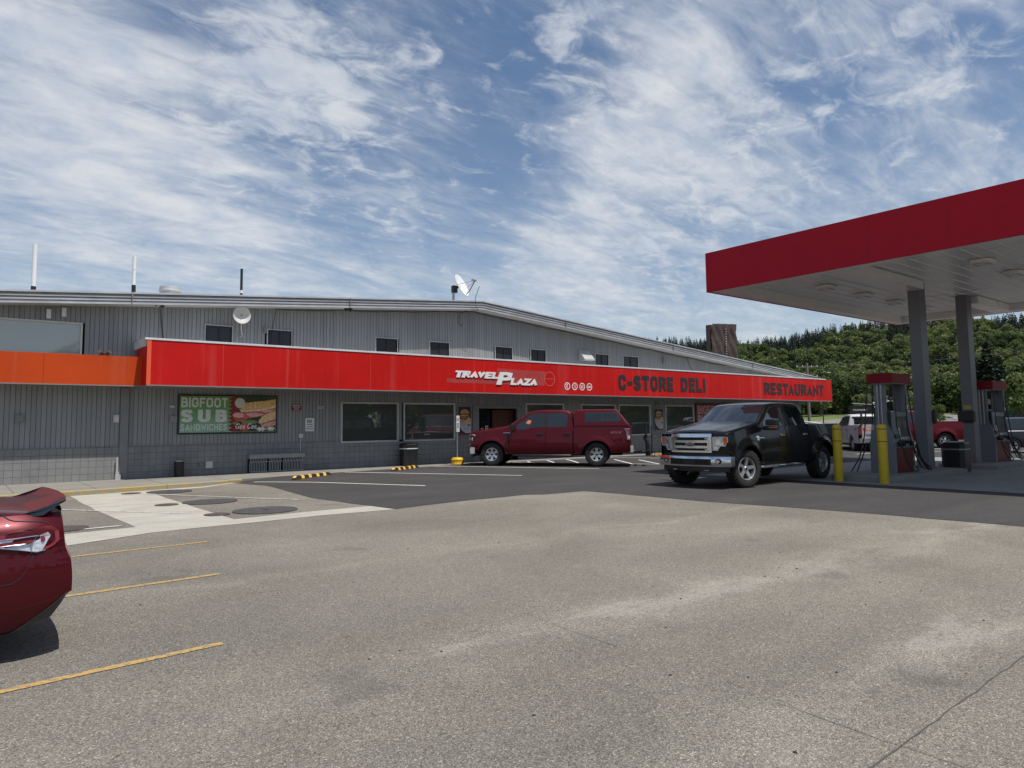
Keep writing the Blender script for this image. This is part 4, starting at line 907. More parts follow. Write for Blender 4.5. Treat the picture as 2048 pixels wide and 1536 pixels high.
# cart rack / grille hood
t = thing('grille_rack', 'grey steel rack of bent upright bars under a boxy hood against the block wall', 'rack', (8.65, YW-.03, .12))
q = M(); q.box(7.74, 9.62, YW-.30, YW-.03, .585, .715); q.box(7.72, 9.64, YW-.31, YW-.03, .715, .725); q.build('hood', MT['rackgrey'], t)
for k in range(34):
    if k in (11, 20): continue
    xx = 7.78+k*(1.76/33); q = M(); q.tube([(xx, YW-.26, .59), (xx, YW-.26, .46), (xx-.018, YW-.27, .42), (xx-.018, YW-.28, .18), (xx+.006, YW-.3, .15), (xx+.006, YW-.3, .12)], .011, 6); q.build('bar', MT['steel'], t, smooth=50)
q = M(); q.box(7.76, 9.58, YW-.08, YW-.05, .13, .58); q.build('back_panel', MT['dark'], t)
q = M(); q.box(7.76, 9.58, YW-.29, YW-.27, .155, .17); q.box(7.76, 9.58, YW-.265, YW-.255, .47, .485); q.build('rail', MT['steel'], t)

# roof items
def antenna(x, y, z0, z1, segs, label):
    t = thing('roof_antenna', label, 'antenna', (x, y, z0), group='pole antennas on the roof')
    for i, (a, b, r_, m) in enumerate(segs):
        q = M(); q.cyl((x, y, a), (x, y, b), r_, n=14); q.build('mount' if m == 'black' and i == 0 else 'antenna_tube', MT[m], t, smooth=40)
antenna(1.76, 25, 5.45, 7.11, [(5.3, 5.84, .068, 'black'), (5.84, 7.11, .062, 'white')], 'tallest white pole antenna at the far left of the roof')
antenna(4.41, 25, 5.6, 7.12, [(5.5, 6.18, .062, 'black'), (6.18, 6.68, .053, 'white'), (6.68, 7.12, .058, 'white')], 'white two-piece pole antenna near the roof ventilator')
antenna(7.77, 25, 5.8, 7.14, [(5.8, 6.28, .046, 'black'), (6.28, 6.38, .048, 'white'), (6.38, 7.14, .044, 'black')], 'thin black pole antenna with a white band')
q = M(); q.lathe([(.33, 0), (.33, .56), (.35, .58), (.35, .63), (.34, .64), (.34, .70), (.33, .76), (.01, .80)], (5.75, 26.2, 5.70), n=28); fix(q, 'roof_ventilator', MT['gutter'], 'squat round metal ventilator on the roof left of the black antenna', 'ventilator', smooth=40)
# big roof dish
t = thing('roof_satellite_dish', 'large white satellite dish on a mast behind the gable peak', 'satellite dish', (16.62, 25, 6.6))
q = M(); q.cyl((16.62, 25, 6.4), (16.62, 25, 7.35), .055, n=12); q.build('mast', MT['steel'], t, smooth=40)
Cd = Vector((16.98, 24.86, 7.60)); nrm = (Vector((.42, -.76, .40))).normalized(); ua = Vector((0, 0, 1)); ua = (ua-nrm*ua.dot(nrm)).normalized(); va = nrm.cross(ua)
q = M(); n = 36; rg = []
for (r_, d) in ((.005, -.11), (.15, -.10), (.30, -.07), (.45, 0), (.46, 0), (.46, -.02), (.30, -.095), (.005, -.14)):
    rg.append([tuple(Cd+ua*(1.14*r_*math.cos(a*2*math.pi/n))+va*(r_*math.sin(a*2*math.pi/n))+nrm*d) for a in range(n)])
q.loft(rg, True); q.build('reflector', MT['white'], t, smooth=50)
q = M(); lnb = Cd+nrm*.62-ua*.12; low = Cd-ua*.46
q.tube([low, Cd-ua*.40+nrm*.2, lnb], .02, 7); q.tube([Cd+va*.42-ua*.05, lnb], .008, 5); q.tube([Cd-va*.42-ua*.05, lnb], .008, 5); q.build('feed_arm', MT['black'], t, smooth=50)
q = M()
for k in (-.10, .10): q.cyl(tuple(lnb+va*k+ua*.03), tuple(lnb+va*k+ua*.03-nrm*.10), .05, .045, n=12)
q.box(lnb.x-.05, lnb.x+.05, lnb.y-.05, lnb.y+.05, lnb.z-.04, lnb.z+.03); q.build('receiver', MT['steel'], t, smooth=40)
q = M(); q.box(16.55, 16.76, 24.88, 25.06, 7.25, 7.55); q.tube([(16.68, 24.98, 7.45), tuple(Cd-nrm*.12)], .05, 8); q.build('mount_bracket', MT['black'], t)
# tarp-covered pole sign beyond the roof
t = thing('covered_sign', 'tall sign box wrapped in creased brown tarpaulin beyond the low roof end', 'sign', (48.9, 34, 0))
q = M(); rows = []; rng = random.Random(4)
nx, nz = 26, 22
for j in range(nz+1):
    rows.append([(47.1+3.45*i/nx+.02*math.sin(j*.9), 34+.10*math.sin(i*.9+j*.35)*math.sin(j*.25)+rng.uniform(-.02, .02), 6.3+3.15*j/nz+(.25*(i/nx) if j == nz else 0)*.9) for i in range(nx+1)])
q.grid(rows); q.box(47.12, 50.52, 34.14, 34.55, 6.3, 9.38); q.build('tarpaulin', MT['tarp'], t, smooth=60)
q = M(); q.cyl((48.2, 34.5, 0), (48.2, 34.5, 6.4), .18, n=14); q.cyl((49.8, 34.5, 0), (49.8, 34.5, 6.4), .18, n=14); q.build('post', MT['col'], t, smooth=40)
q = M()
for k in range(13): q.box(48.86+random.uniform(-.03, .03), 48.93, 33.90, 33.93, 6.7+k*.2, 6.76+k*.2)
q.build('lacing', MT['offwhite'], t)
# bins
t = thing('litter_bin', 'small round dark litter bin against the block wall left of the hose cabinet', 'litter bin', (5.60, 23.72, .12))
q = M(); q.lathe([(.125, 0), (.13, .02), (.14, .44), (.145, .47)], (5.60, 23.72, .12), n=24); q.build('body', MT['black'], t, smooth=40)
q = M(); q.lathe([(.146, .47), (.142, .50), (.09, .545), (.02, .56)], (5.60, 23.72, .12), n=24); q.build('domed_lid', MT['steel'], t, smooth=40)
def big_bin(x, y, w, d, h, label, par=None, flare=1.0, liner='white'):
    t = thing('litter_bin', label, 'litter bin', (x, y, zg(x, y) if x > 20 else .12), group=None); z0 = t.location.z
    q = M(); c = w*.16
    def ring(k, z): return [(x+u*k, y+v*k, z) for u, v in ((-w/2+c, -d/2), (w/2-c, -d/2), (w/2, -d/2+c), (w/2, d/2-c), (w/2-c, d/2), (-w/2+c, d/2), (-w/2, d/2-c), (-w/2, -d/2+c))]
    q.loft([ring(.95, z0), ring(1, z0+.03), ring(1.0, z0+h*.74)]); q.build('body', MT['black'], t)
    q = M(); q.loft([ring(1.03, z0+h*.77), ring(1.05, z0+h*.79), ring(1.05, z0+h*.93), ring(.92, z0+h*.98), ring(.45, z0+h)]); q.build('lid', MT['black'], t)
    q = M(); q.loft([ring(1.012, z0+h*.725), ring(1.03, z0+h*.745), ring(1.025, z0+h*.775)]); q.build('bag_edge', MT[liner], t)
    return t
big_bin(13.55, 23.45, .60, .50, .86, 'waist-high black litter bin with white bag edge below the shop windows')
big_bin(24.75, 8.95, .66, .66, .93, 'black square litter bin between the two pump islands', liner='steel')

# ------------------------------------------------------------------ sign post, wheel stops
t = thing('disabled_parking_sign', 'white and blue disabled parking sign on a pole in a yellow base', 'sign', (15.25, 22.72, .12))
q = M(); q.lathe([(.235, 0), (.24, .05), (.225, .07), (.225, .16), (.235, .19), (.185, .265), (.03, .27)], (15.25, 22.72, .12), n=12); q.build('weighted_base', MT['yellow_b'], t, smooth=25)
q = M(); q.cyl((15.25, 22.72, .37), (15.25, 22.72, 1.95), .028, n=12); q.build('pole', MT['steel'], t, smooth=40)
dv = Vector((.55, -.83, 0)).normalized(); rv = Vector((.83, .55, 0))
def sp(u, w, h): p = Vector((15.25, 22.72, 0))+rv*u+dv*(.032+h); return (p.x, p.y, w)
q = M(); q.add([sp(-.15, 1.36, 0), sp(.15, 1.36, 0), sp(.15, 1.98, 0), sp(-.15, 1.98, 0), sp(-.15, 1.36, .006), sp(.15, 1.36, .006), sp(.15, 1.98, .006), sp(-.15, 1.98, .006)], [(0, 3, 2, 1), (4, 5, 6, 7), (0, 1, 5, 4), (1, 2, 6, 5), (2, 3, 7, 6), (3, 0, 4, 7)]); q.build('panel', MT['white'], t)
def spq(q, u0, u1, w0, w1, h): q.add([sp(u0, w0, h), sp(u1, w0, h), sp(u1, w1, h), sp(u0, w1, h)], [(0, 1, 2, 3)])
q = M(); spq(q, -.075, .075, 1.50, 1.70, .008); q.build('blue_square', MT['blue'], t, fixn=False)
q = M(); spq(q, -.02, .02, 1.57, 1.66, .0095); spq(q, -.04, .04, 1.53, 1.555, .0095); spq(q, -.015, .045, 1.575, 1.59, .0095); q.build('wheelchair_symbol', MT['white'], t, fixn=False)
q = M(); text_into(q, 'RESERVED', -.11, .11, 1.84, 1.88, 0, .009, .02, place=sp); text_into(q, 'PARKING', -.10, .10, 1.78, 1.82, 0, .009, .02, place=sp); text_into(q, 'ONLY', -.06, .06, 1.42, 1.45, 0, .009, .02, place=sp); q.build('lettering', mat('sign_green', (.05, .2, .12), .5), t)

ang = math.atan2(.55, .835)
ws = thing('wheel_stop', 'yellow-striped rubber wheel stop nearest the kerb end on the dark asphalt', 'wheel stop', (8.58, 20.55, zg(8.58, 20.55)+DZ), ang, 'striped rubber wheel stops')
q = M(); LWS = .95
q.loft([[(-LWS, -.075, 0), (-LWS, .075, 0), (-LWS+.02, .045, .05), (-LWS+.02, -.045, .05)], [(-LWS+.12, -.075, 0), (-LWS+.12, .075, 0), (-LWS+.12, .045, .10), (-LWS+.12, -.045, .10)], [(LWS-.12, -.075, 0), (LWS-.12, .075, 0), (LWS-.12, .045, .10), (LWS-.12, -.045, .10)], [(LWS, -.075, 0), (LWS, .075, 0), (LWS-.02, .045, .05), (LWS-.02, -.045, .05)]])
q.build('rubber_body', MT['rubber'], ws, world=False)
for xc in (-.87, -.56, -.2, .2, .56):
    q = M(); e = .003
    if xc < -.8: pts = [(-.92, .055), (-.84, .09)]; q.add([(-.925, -.048, .053), (-.83, -.048, .1), (-.83, .048, .1), (-.925, .048, .053)], [(0, 1, 2, 3)])
    else:
        q.add([(xc-.07, -.047, .1+e), (xc+.07, -.047, .1+e), (xc+.07, .047, .1+e), (xc-.07, .047, .1+e), (xc-.07, -.074-e, .012), (xc+.07, -.074-e, .012)], [(0, 1, 2, 3), (4, 5, 1, 0)])
    q.build('yellow_patch', MT['yellowpatch'], ws, world=False, fixn=False)
for (x, y, lb) in ((12.39, 21.66, 'yellow-striped rubber wheel stop in front of the waist-high black bin'), (25.6, 21.75, 'yellow-striped rubber wheel stop glimpsed between the red and black pickups')):
    c = copy_tree(ws); c.location = (x, y, zg(x, y)+DZ); c['label'] = lb

# loose grit and litter on the old surface
def grit(name, n, m, seed, s0, s1):
    rg_ = random.Random(seed); q = M()
    for _ in range(n):
        x = rg_.uniform(.4, 9); y = rg_.uniform(1.2, 9.5)
        if rg_.random() < .5: y = rg_.choice((1.75, 4.25, 7.7))+rg_.gauss(0, .35)
        s = rg_.uniform(s0, s1); a = rg_.uniform(0, 6.28); ca, sa = math.cos(a), math.sin(a); z = zg(x, y)
        vs = [(x+(u*ca-v*sa)*s, y+(u*sa+v*ca)*s, z+h*s) for h, k in ((0, 1.0), (.55, .6)) for u, v in ((-k, -.7*k), (k, -.8*k), (.9*k, .7*k), (-.6*k, .8*k))]
        q.add(vs, [(4, 5, 6, 7), (0, 1, 5, 4), (1, 2, 6, 5), (2, 3, 7, 6), (3, 0, 4, 7)])
    return q.build(name, m, kind='stuff')
grit('loose_pale_grit', 260, mat('pale_grit', (.34, .32, .28), .9), 5, .003, .008)
grit('loose_dark_grit', 60, mat('dark_grit', (.03, .028, .025), .9), 6, .005, .014)
# ------------------------------------------------------------------ fuel canopy
CX0, CX1, CY0, CY1, ZB, ZT = 18.11, 31.1, -8.0, 13.21, 5.60, 6.82
cp = thing('fuel_canopy', 'flat fuel canopy with dark red fascia and white underside on grey columns', 'canopy', ((CX0+CX1)/2, 3, 0))
q = M(); t_ = .06
q.box(CX0, CX0+t_, CY0, CY1, ZB, ZT); q.box(CX1-t_, CX1, CY0, CY1, ZB, ZT); q.box(CX0+t_, CX1-t_, CY1-t_, CY1, ZB, ZT); q.box(CX0+t_, CX1-t_, CY0, CY0+t_, ZB, ZT)
q.build('fascia', MT['canopy_red'], cp)
q = M()
for y in (8.25, 6.4, 3.4, .3, -3.0): q.box(CX0-.0015, CX0, y-.004, y+.004, ZB, ZT)
q.build('fascia_seam', mat('seam_darkred', (.12, .008, .012), .6), cp)
q = M(); ZC = 5.86
# ceiling pans running along x
y = CY1-t_-.35; k = 0
ys_ = list(np.arange(CY0+t_+.35, CY1-t_-.35, .41))
for a in ys_:
    b_ = min(a+.405, CY1-t_-.35)
    q.add([(CX0+.45, a, ZC), (CX1-.45, a, ZC), (CX1-.45, a+.02, ZC+.022), (CX0+.45, a+.02, ZC+.022), (CX0+.45, b_-.02, ZC+.022), (CX1-.45, b_-.02, ZC+.022), (CX1-.45, b_, ZC), (CX0+.45, b_, ZC)], [(0, 1, 2, 3), (3, 2, 5, 4), (4, 5, 6, 7)])
q.box(CX0+.3, CX1-.3, CY0+.3, CY1-.3, ZC+.05, ZC+.08)
q.build('ceiling', MT['canopy_under'], cp)
q = M()
q.box(CX0+t_, CX0+.45, CY0+t_, CY1-t_, ZB+.012, ZB+.04); q.box(CX1-.45, CX1-t_, CY0+t_, CY1-t_, ZB+.012, ZB+.04); q.box(CX0+.45, CX1-.45, CY1-.42, CY1-t_, ZB+.012, ZB+.04); q.box(CX0+.45, CX1-.45, CY0+t_, CY0+.42, ZB+.012, ZB+.04)
q.box(CX0+.43, CX0+.45, CY0+.4, CY1-.4, ZB+.04, ZC+.05); q.box(CX1-.45, CX1-.43, CY0+.4, CY1-.4, ZB+.04, ZC+.05); q.box(CX0+.45, CX1-.45, CY1-.42, CY1-.40, ZB+.04, ZC+.05)
q.build('gutter_trough', MT['canopy_under'], cp)
for yb in (9.25, -2.6):
    q = M(); q.box(CX0+.05, 23.2, yb-.26, yb+.26, ZB+.005, ZC-.002); q.build('beam_cover', MT['canopy_under'], cp); q = M(); q.box(27.6, CX1-.05, yb-.26, yb+.26, ZB+.005, ZC-.002); q.build('beam_cover', MT['canopy_under'], cp)
q = M(); q.box(CX0+t_, CX1-t_, CY0+t_, CY1-t_, ZT-.25, ZT-.2); q.build('roof_deck', MT['rooftop'], cp)
MT['lampglass'] = mat('lamp_diffuser', (.62, .62, .60), .3)
def canopy_light(x, y):
    q = M(); n = 20; w, d = .36, .26
    def rr(k, z):
        return [(x+math.copysign(abs(math.cos(a))**.45, math.cos(a))*w*k, y+math.copysign(abs(math.sin(a))**.45, math.sin(a))*d*k, z) for a in [2*math.pi*i/n for i in range(n)]]
    q.loft([rr(1.0, ZC), rr(1.0, ZC-.03), rr(.9, ZC-.085), rr(.86, ZC-.09)]); f = q.build('light_fixture', MT['canopy_under'], cp, smooth=30)
    q = M(); q.rbox(x-.22, x+.22, y-.14, y+.14, ZC-.105, ZC-.089, .01); q.build('diffuser', MT['lampglass'], f)
    q = M(); q.box(x-.24, x+.24, y-.16, y-.145, ZC-.11, ZC-.088); q.box(x-.24, x+.24, y+.145, y+.16, ZC-.11, ZC-.088); q.build('diffuser_rim', MT['steel'], f)
for y in (11.22, 6.87, 2.4, -.6, -5):
    for x in (21.6, 24.05, 26.45, 28.9): canopy_light(x, y)
def column(x, y):
    q = M(); q.box(x-.22, x+.22, y-.17, y+.17, .14, ZC+.01); q.box(x-.25, x+.25, y-.20, y+.20, .14, .2); q.build('column', MT['col'], cp)
for x in (23.53, 27.3):
    for y in (9.35, -2.6): column(x, y)

# islands
def island(x0, x1, y0, y1, label):
    q = M(); c = .28; P = [(x0+c, y0), (x1-c, y0), (x1, y0+c), (x1, y1-c), (x1-c, y1), (x0+c, y1), (x0, y1-c), (x0, y0+c)]
    rg = [[(u, v, z) for u, v in P] for z in (.005, .13)]; cx_, cy_ = (x0+x1)/2, (y0+y1)/2
    rg.append([(cx_+(u-cx_)*.985, cy_+(v-cy_)*.96, .15) for u, v in P]); q.loft(rg)
    return tag(q.build('pump_island', MT['conc_pad'], smooth=None), label, 'pump island', 'raised concrete pump islands')
island(18.95, 24.2, 8.36, 10.1, 'raised concrete island under the nearer fuel pump')
island(26.1, 31.3, 8.36, 10.1, 'raised concrete island under the farther fuel pump')
island(18.95, 24.2, -3.6, -1.9, 'raised concrete island at the right edge outside the picture')
# bollards
def bollard(x, y, label):
    t = thing('bollard', label, 'bollard', (x, y, .01), group='yellow bollards at the island end')
    q = M(); r_ = .114
    q.lathe([(r_*.98, 0), (r_, .01), (r_, 1.42), (r_*.97, 1.46), (r_*.85, 1.49), (r_*.5, 1.50), (.003, 1.502)], (x, y, .01), n=28); q.build('sleeve', MT['yellow'], t, smooth=40)
    q = M()
    for z in (1.06, 1.375): q.lathe([(r_, 0), (r_+.0025, .002), (r_+.0025, .016), (r_, .018)], (x, y, .01+z), n=28, caps=False)
    q.build('dark_band', mat('bollard_tape', (.10, .012, .012), .5), t, smooth=40)
bollard(18.72, 9.63, 'yellow bollard close behind the black pickup rear wheel')
bollard(18.72, 8.45, 'yellow bollard directly in front of the nearer fuel pump')
# dispensers
def dispenser(x0, x1, label):
    y0, y1 = 8.93, 9.58; ym = (y0+y1)/2
    t = thing('fuel_pump', label, 'fuel pump', ((x0+x1)/2, ym, .15), group='fuel pumps')
    g = MT['col_l']
    for xs in (x0, x1-.10):
        P = []
        prof = [(.335, .15), (.335, .80), (.33, 1.0), (.29, 1.2), (.225, 1.38), (.165, 1.50), (.145, 1.62), (.14, 2.66)]
        L_ = [(ym-w, z) for w, z in prof]; R_ = [(ym+w, z) for w, z in reversed(prof)]
        q = M(); q.prism(L_+R_, 'X', xs, xs+.10); q.build('end_panel', g, t)
    q = M()
    for s in (-1, 1): q.tube([(x0-.02, ym+s*.05, 1.45), (x0-.02, ym+s*.05, 2.66)], .028, 10)
    q.build('vapour_pipe', MT['steel'], t, smooth=40)
    q = M(); q.box(x0+.1, x1-.1, y0+.03, y1-.03, .15, .83); q.box(x0+.1, x1-.1, y0+.10, y1-.10, .83, 1.86); q.build('cabinet', MT['navy'], t)
    for s, yy in ((-1, y0), (1, y1)):
        Yf = lambda d: yy+s*d
        q = M(); a, b_ = sorted((Yf(0), Yf(-.03))); q.box(x0+.04, x1+.02, a, b_, .17, .83); q.build('lower_panel', MT['pump_red'], t)
        # sloping bezel
        def bz(q, u0, u1, z0, z1, d=.0):
            f = lambda z: Yf(.0-.10*(z-.83)/1.03)
            q.add([(u0, f(z0)+s*(.01+d), z0), (u1, f(z0)+s*(.01+d), z0), (u1, f(z1)+s*(.01+d), z1), (u0, f(z1)+s*(.01+d), z1), (u0, f(z0)-s*.06, z0), (u1, f(z0)-s*.06, z0), (u1, f(z1)-s*.06, z1), (u0, f(z1)-s*.06, z1)], [(0, 1, 2, 3), (4, 7, 6, 5), (0, 4, 5, 1), (1, 5, 6, 2), (2, 6, 7, 3), (3, 7, 4, 0)])
        q = M(); bz(q, x0+.12, x0+.30, .95, 1.86); bz(q, x1-.16, x1-.04, .95, 1.86); bz(q, x0+.30, x1-.16, 1.72, 1.86); bz(q, x0+.12, x1-.04, .84, .95); q.build('bezel', MT['bezel'], t)
        q = M(); bz(q, x0+.32, x1-.18, 1.02, 1.72, -.02); q.build('dark_panel', MT['black'], t)
        q = M(); bz(q, x0+.36, x1-.26, 1.40, 1.60, -.005); q.build('display', MT['screen'], t)
        q = M(); bz(q, x0+.34, x0+.50, 1.18, 1.40, .0); q.build('notice', MT['offwhite'], t)
        q = M(); bz(q, x0+.3, x1-.16, 1.06, 1.15, -.008); q.build('grade_panel', MT['bezel'], t)
        q = M()
        for k in range(5): bz(q, x0+.36+k*.11, x0+.43+k*.11, 1.08, 1.13, .002)
        q.build('grade_button', MT['offwhite'], t)
        q = M(); bz(q, x0+.12, x0+.30, 1.10, 1.22, .03) if s < 0 else bz(q, x0+.12, x0+.3, 1.1, 1.2, .0); q.build('squeegee_box', MT['dkgreen'], t)
        # nozzles
        for k, xn in enumerate((x0+.20, x0+.42, x1-.28)):
            q = M(); yb = Yf(.03)
            q.tube([(xn, yb, 1.02), (xn, yb+s*.05, .97), (xn+.01, yb+s*.06, .90)], [.045, .05, .03], 8); q.box(xn-.03, xn+.03, yb+s*.02-.03, yb+s*.02+.03, .88, 1.0); q.tube([(xn, yb+s*.05, .98), (xn, yb+s*.10, .92), (xn, yb+s*.07, .84)], .010, 6)
            q.build('nozzle', MT['black'], t, smooth=40)
        for k, (xn, dr_, m) in enumerate(((x0+.34, .42, 'hose_g'), (x1-.22, .60, 'black'))):
            q = M(); yb = Yf(.09)
            q.tube([(xn, yb, .86), (xn+.05, yb+s*.03, .70), (xn+.28, yb+s*.12, .45), (xn+dr_, yb+s*.18, .26), (xn+dr_+.12, yb+s*.16, .20), (xn+dr_+.06, yb+s*.10, .19), (xn+.2, yb+s*.10, .28), (xn+.02, yb+s*.06, .52), (xn-.10, yb-s*.0, .95), (xn-.14, yb-s*.08, 1.5), (xn-.12, yb-s*.1, 2.0), (xn-.10, yb-s*.12, 2.62)], .016, 7)
            q.build('hose', MT[m], t, smooth=60)
        q = M(); xq = x1-.02; yb = Yf(-.10); q.tube([(xq, yb, 2.64), (xq+.02, yb+s*.04, 2.2), (xq+.03, yb+s*.10, 1.6), (xq+.02, yb+s*.16, 1.1), (xq+.12, yb+s*.22, .6), (xq+.45, yb+s*.30, .22), (xq+.52, yb+s*.24, .2), (xq+.2, yb+s*.2, .5), (xq+.02, yb+s*.14, .92)], .018, 7); q.build('hose', MT['black'], t, smooth=60)
        q = M()
        for xk in (x0-.06, x1-.0): q.cyl((xk, yb, 2.15), (xk, yb, 2.22), .028, n=10); q.cyl((xk, yb, 2.24), (xk, yb, 2.30), .04, n=10)
        q.build('hose_coupling', MT['steel'], t, smooth=40)
    q = M(); yb = y1-.03; q.tube([(x0-.06, yb, 2.64), (x0-.10, yb+.05, 2.0), (x0-.12, yb+.12, 1.2), (x0-.25, yb+.22, .6), (x0-.55, yb+.32, .2)], .018, 7); q.tube([(x0-.02, yb+.1, 1.0), (x0-.12, yb+.2, .6), (x0-.33, yb+.28, .19)], .018, 7); q.build('hose', MT['black'], t, smooth=60)
    q = M(); xa, xb = x0-.14, x1+.12; ya, yb = y0-.03, y1+.03; c = .28
    P = [(xa, ym-.16), (xa+.16, ya), (xb-.16, ya), (xb, ym-.16), (xb, ym+.16), (xb-.16, yb), (xa+.16, yb), (xa, ym+.16)]
    q.loft([[(u, v, z) for u, v in P] for z in (2.65, 2.93)]); q.build('pump_sign', MT['pump_top'], t)
    q = M(); q.loft([[((x0+x1)/2+(u-(x0+x1)/2)*.97, ym+(v-ym)*.96, z) for u, v in P] for z in (2.63, 2.65)]); q.build('sign_underside', MT['bezel'], t)
    q = M(); q.box(x1-.36, x1-.20, y0+.02, y0+.14, 1.86, 2.66); q.build('printer_post', g, t)
    q = M(); q.box(x1-.345, x1-.215, y0+.008, y0+.02, 1.92, 2.04); q.box(x1-.33, x1-.23, y0+.008, y0+.02, 2.12, 2.13); q.build('post_sticker', MT['offwhite'], t)
MT['col_l'] = mat('pump_grey', (.185, .19, .205), .42, var=.05); MT['navy'] = mat('pump_navy', (.022, .028, .045), .45); MT['pump_red'] = mat('pump_red', (.14, .010, .012), .4, var=.12, spec=.3)
MT['bezel'] = mat('pump_bezel', (.20, .21, .215), .5); MT['screen'] = mat('pump_screen', (.03, .032, .035), .3); MT['dkgreen'] = mat('green_plastic', (.015, .07, .035), .5); MT['hose_g'] = mat('green_hose', (.028, .045, .035), .5); MT['pump_top'] = mat('pump_sign_red', (.20, .005, .012), .5, spec=.2)
dispenser(20.48, 21.72, 'nearer fuel pump with red top sign and red lower panel behind the bollard')
dispenser(28.12, 29.56, 'farther fuel pump with red top sign beside the right column')
# towel boxes on columns
def towel(x0, x1, y0, y1, z0, z1, label):
    q = M(); q.rbox(x0, x1, y0, y1, z0, z1, .045); q.box(x0+.05, x1-.05, y0-.004, y0+.02, z0+.04, z0+.1)
    fix(q, 'towel_dispenser', MT['black'], label, 'towel dispenser', 'towel boxes on the columns')
towel(26.84, 27.08, 9.10, 9.60, 1.54, 1.91, 'black paper towel box on the left face of the right column')
towel(23.75, 23.95, 9.10, 9.55, 1.50, 1.90, 'black paper towel box on the far side of the left column')
q = M(); q.box(27.070, 27.08, 9.23, 9.47, 1.97, 2.09); tag(q.build('yellow_notice', mat('notice_yellow', (.50, .42, .08), .5, var=.15, scale=30)), 'small yellow notice above the towel box on the right column', 'notice')
# bucket
t = thing('bucket', 'red plastic bucket with white lettering and a squeegee handle by the right island', 'bucket', (26.45, 9.25, .15))
q = M(); q.lathe([(.125, 0), (.155, .33), (.165, .335), (.165, .36), (.15, .36), (.12, .02)], (26.45, 9.25, .15), n=24); q.build('pail', MT['redbucket'], t, smooth=40)
def bk(u, w, h):
    u2 = u*math.cos(.7)-w*math.sin(.7); w2 = u*math.sin(.7)+w*math.cos(.7); a = math.atan2(-.55, -.83)+.1+u2/.15; r_ = .142+.09*w2+h; return (26.45+r_*math.cos(a), 9.25+r_*math.sin(a), .15+.17+w2)
q = M(); text_into(q, 'THE HOME', -.085, .085, .0, .045, 0, .004, .01, place=bk); text_into(q, 'DEPOT', -.085, .085, -.06, -.015, 0, .004, .02, place=bk); q.build('lettering', MT['offwhite'], t)
q = M(); q.tube([(26.42, 9.30, .25), (26.36, 9.38, .72)], .012, 6); q.build('squeegee_handle', MT['black'], t)

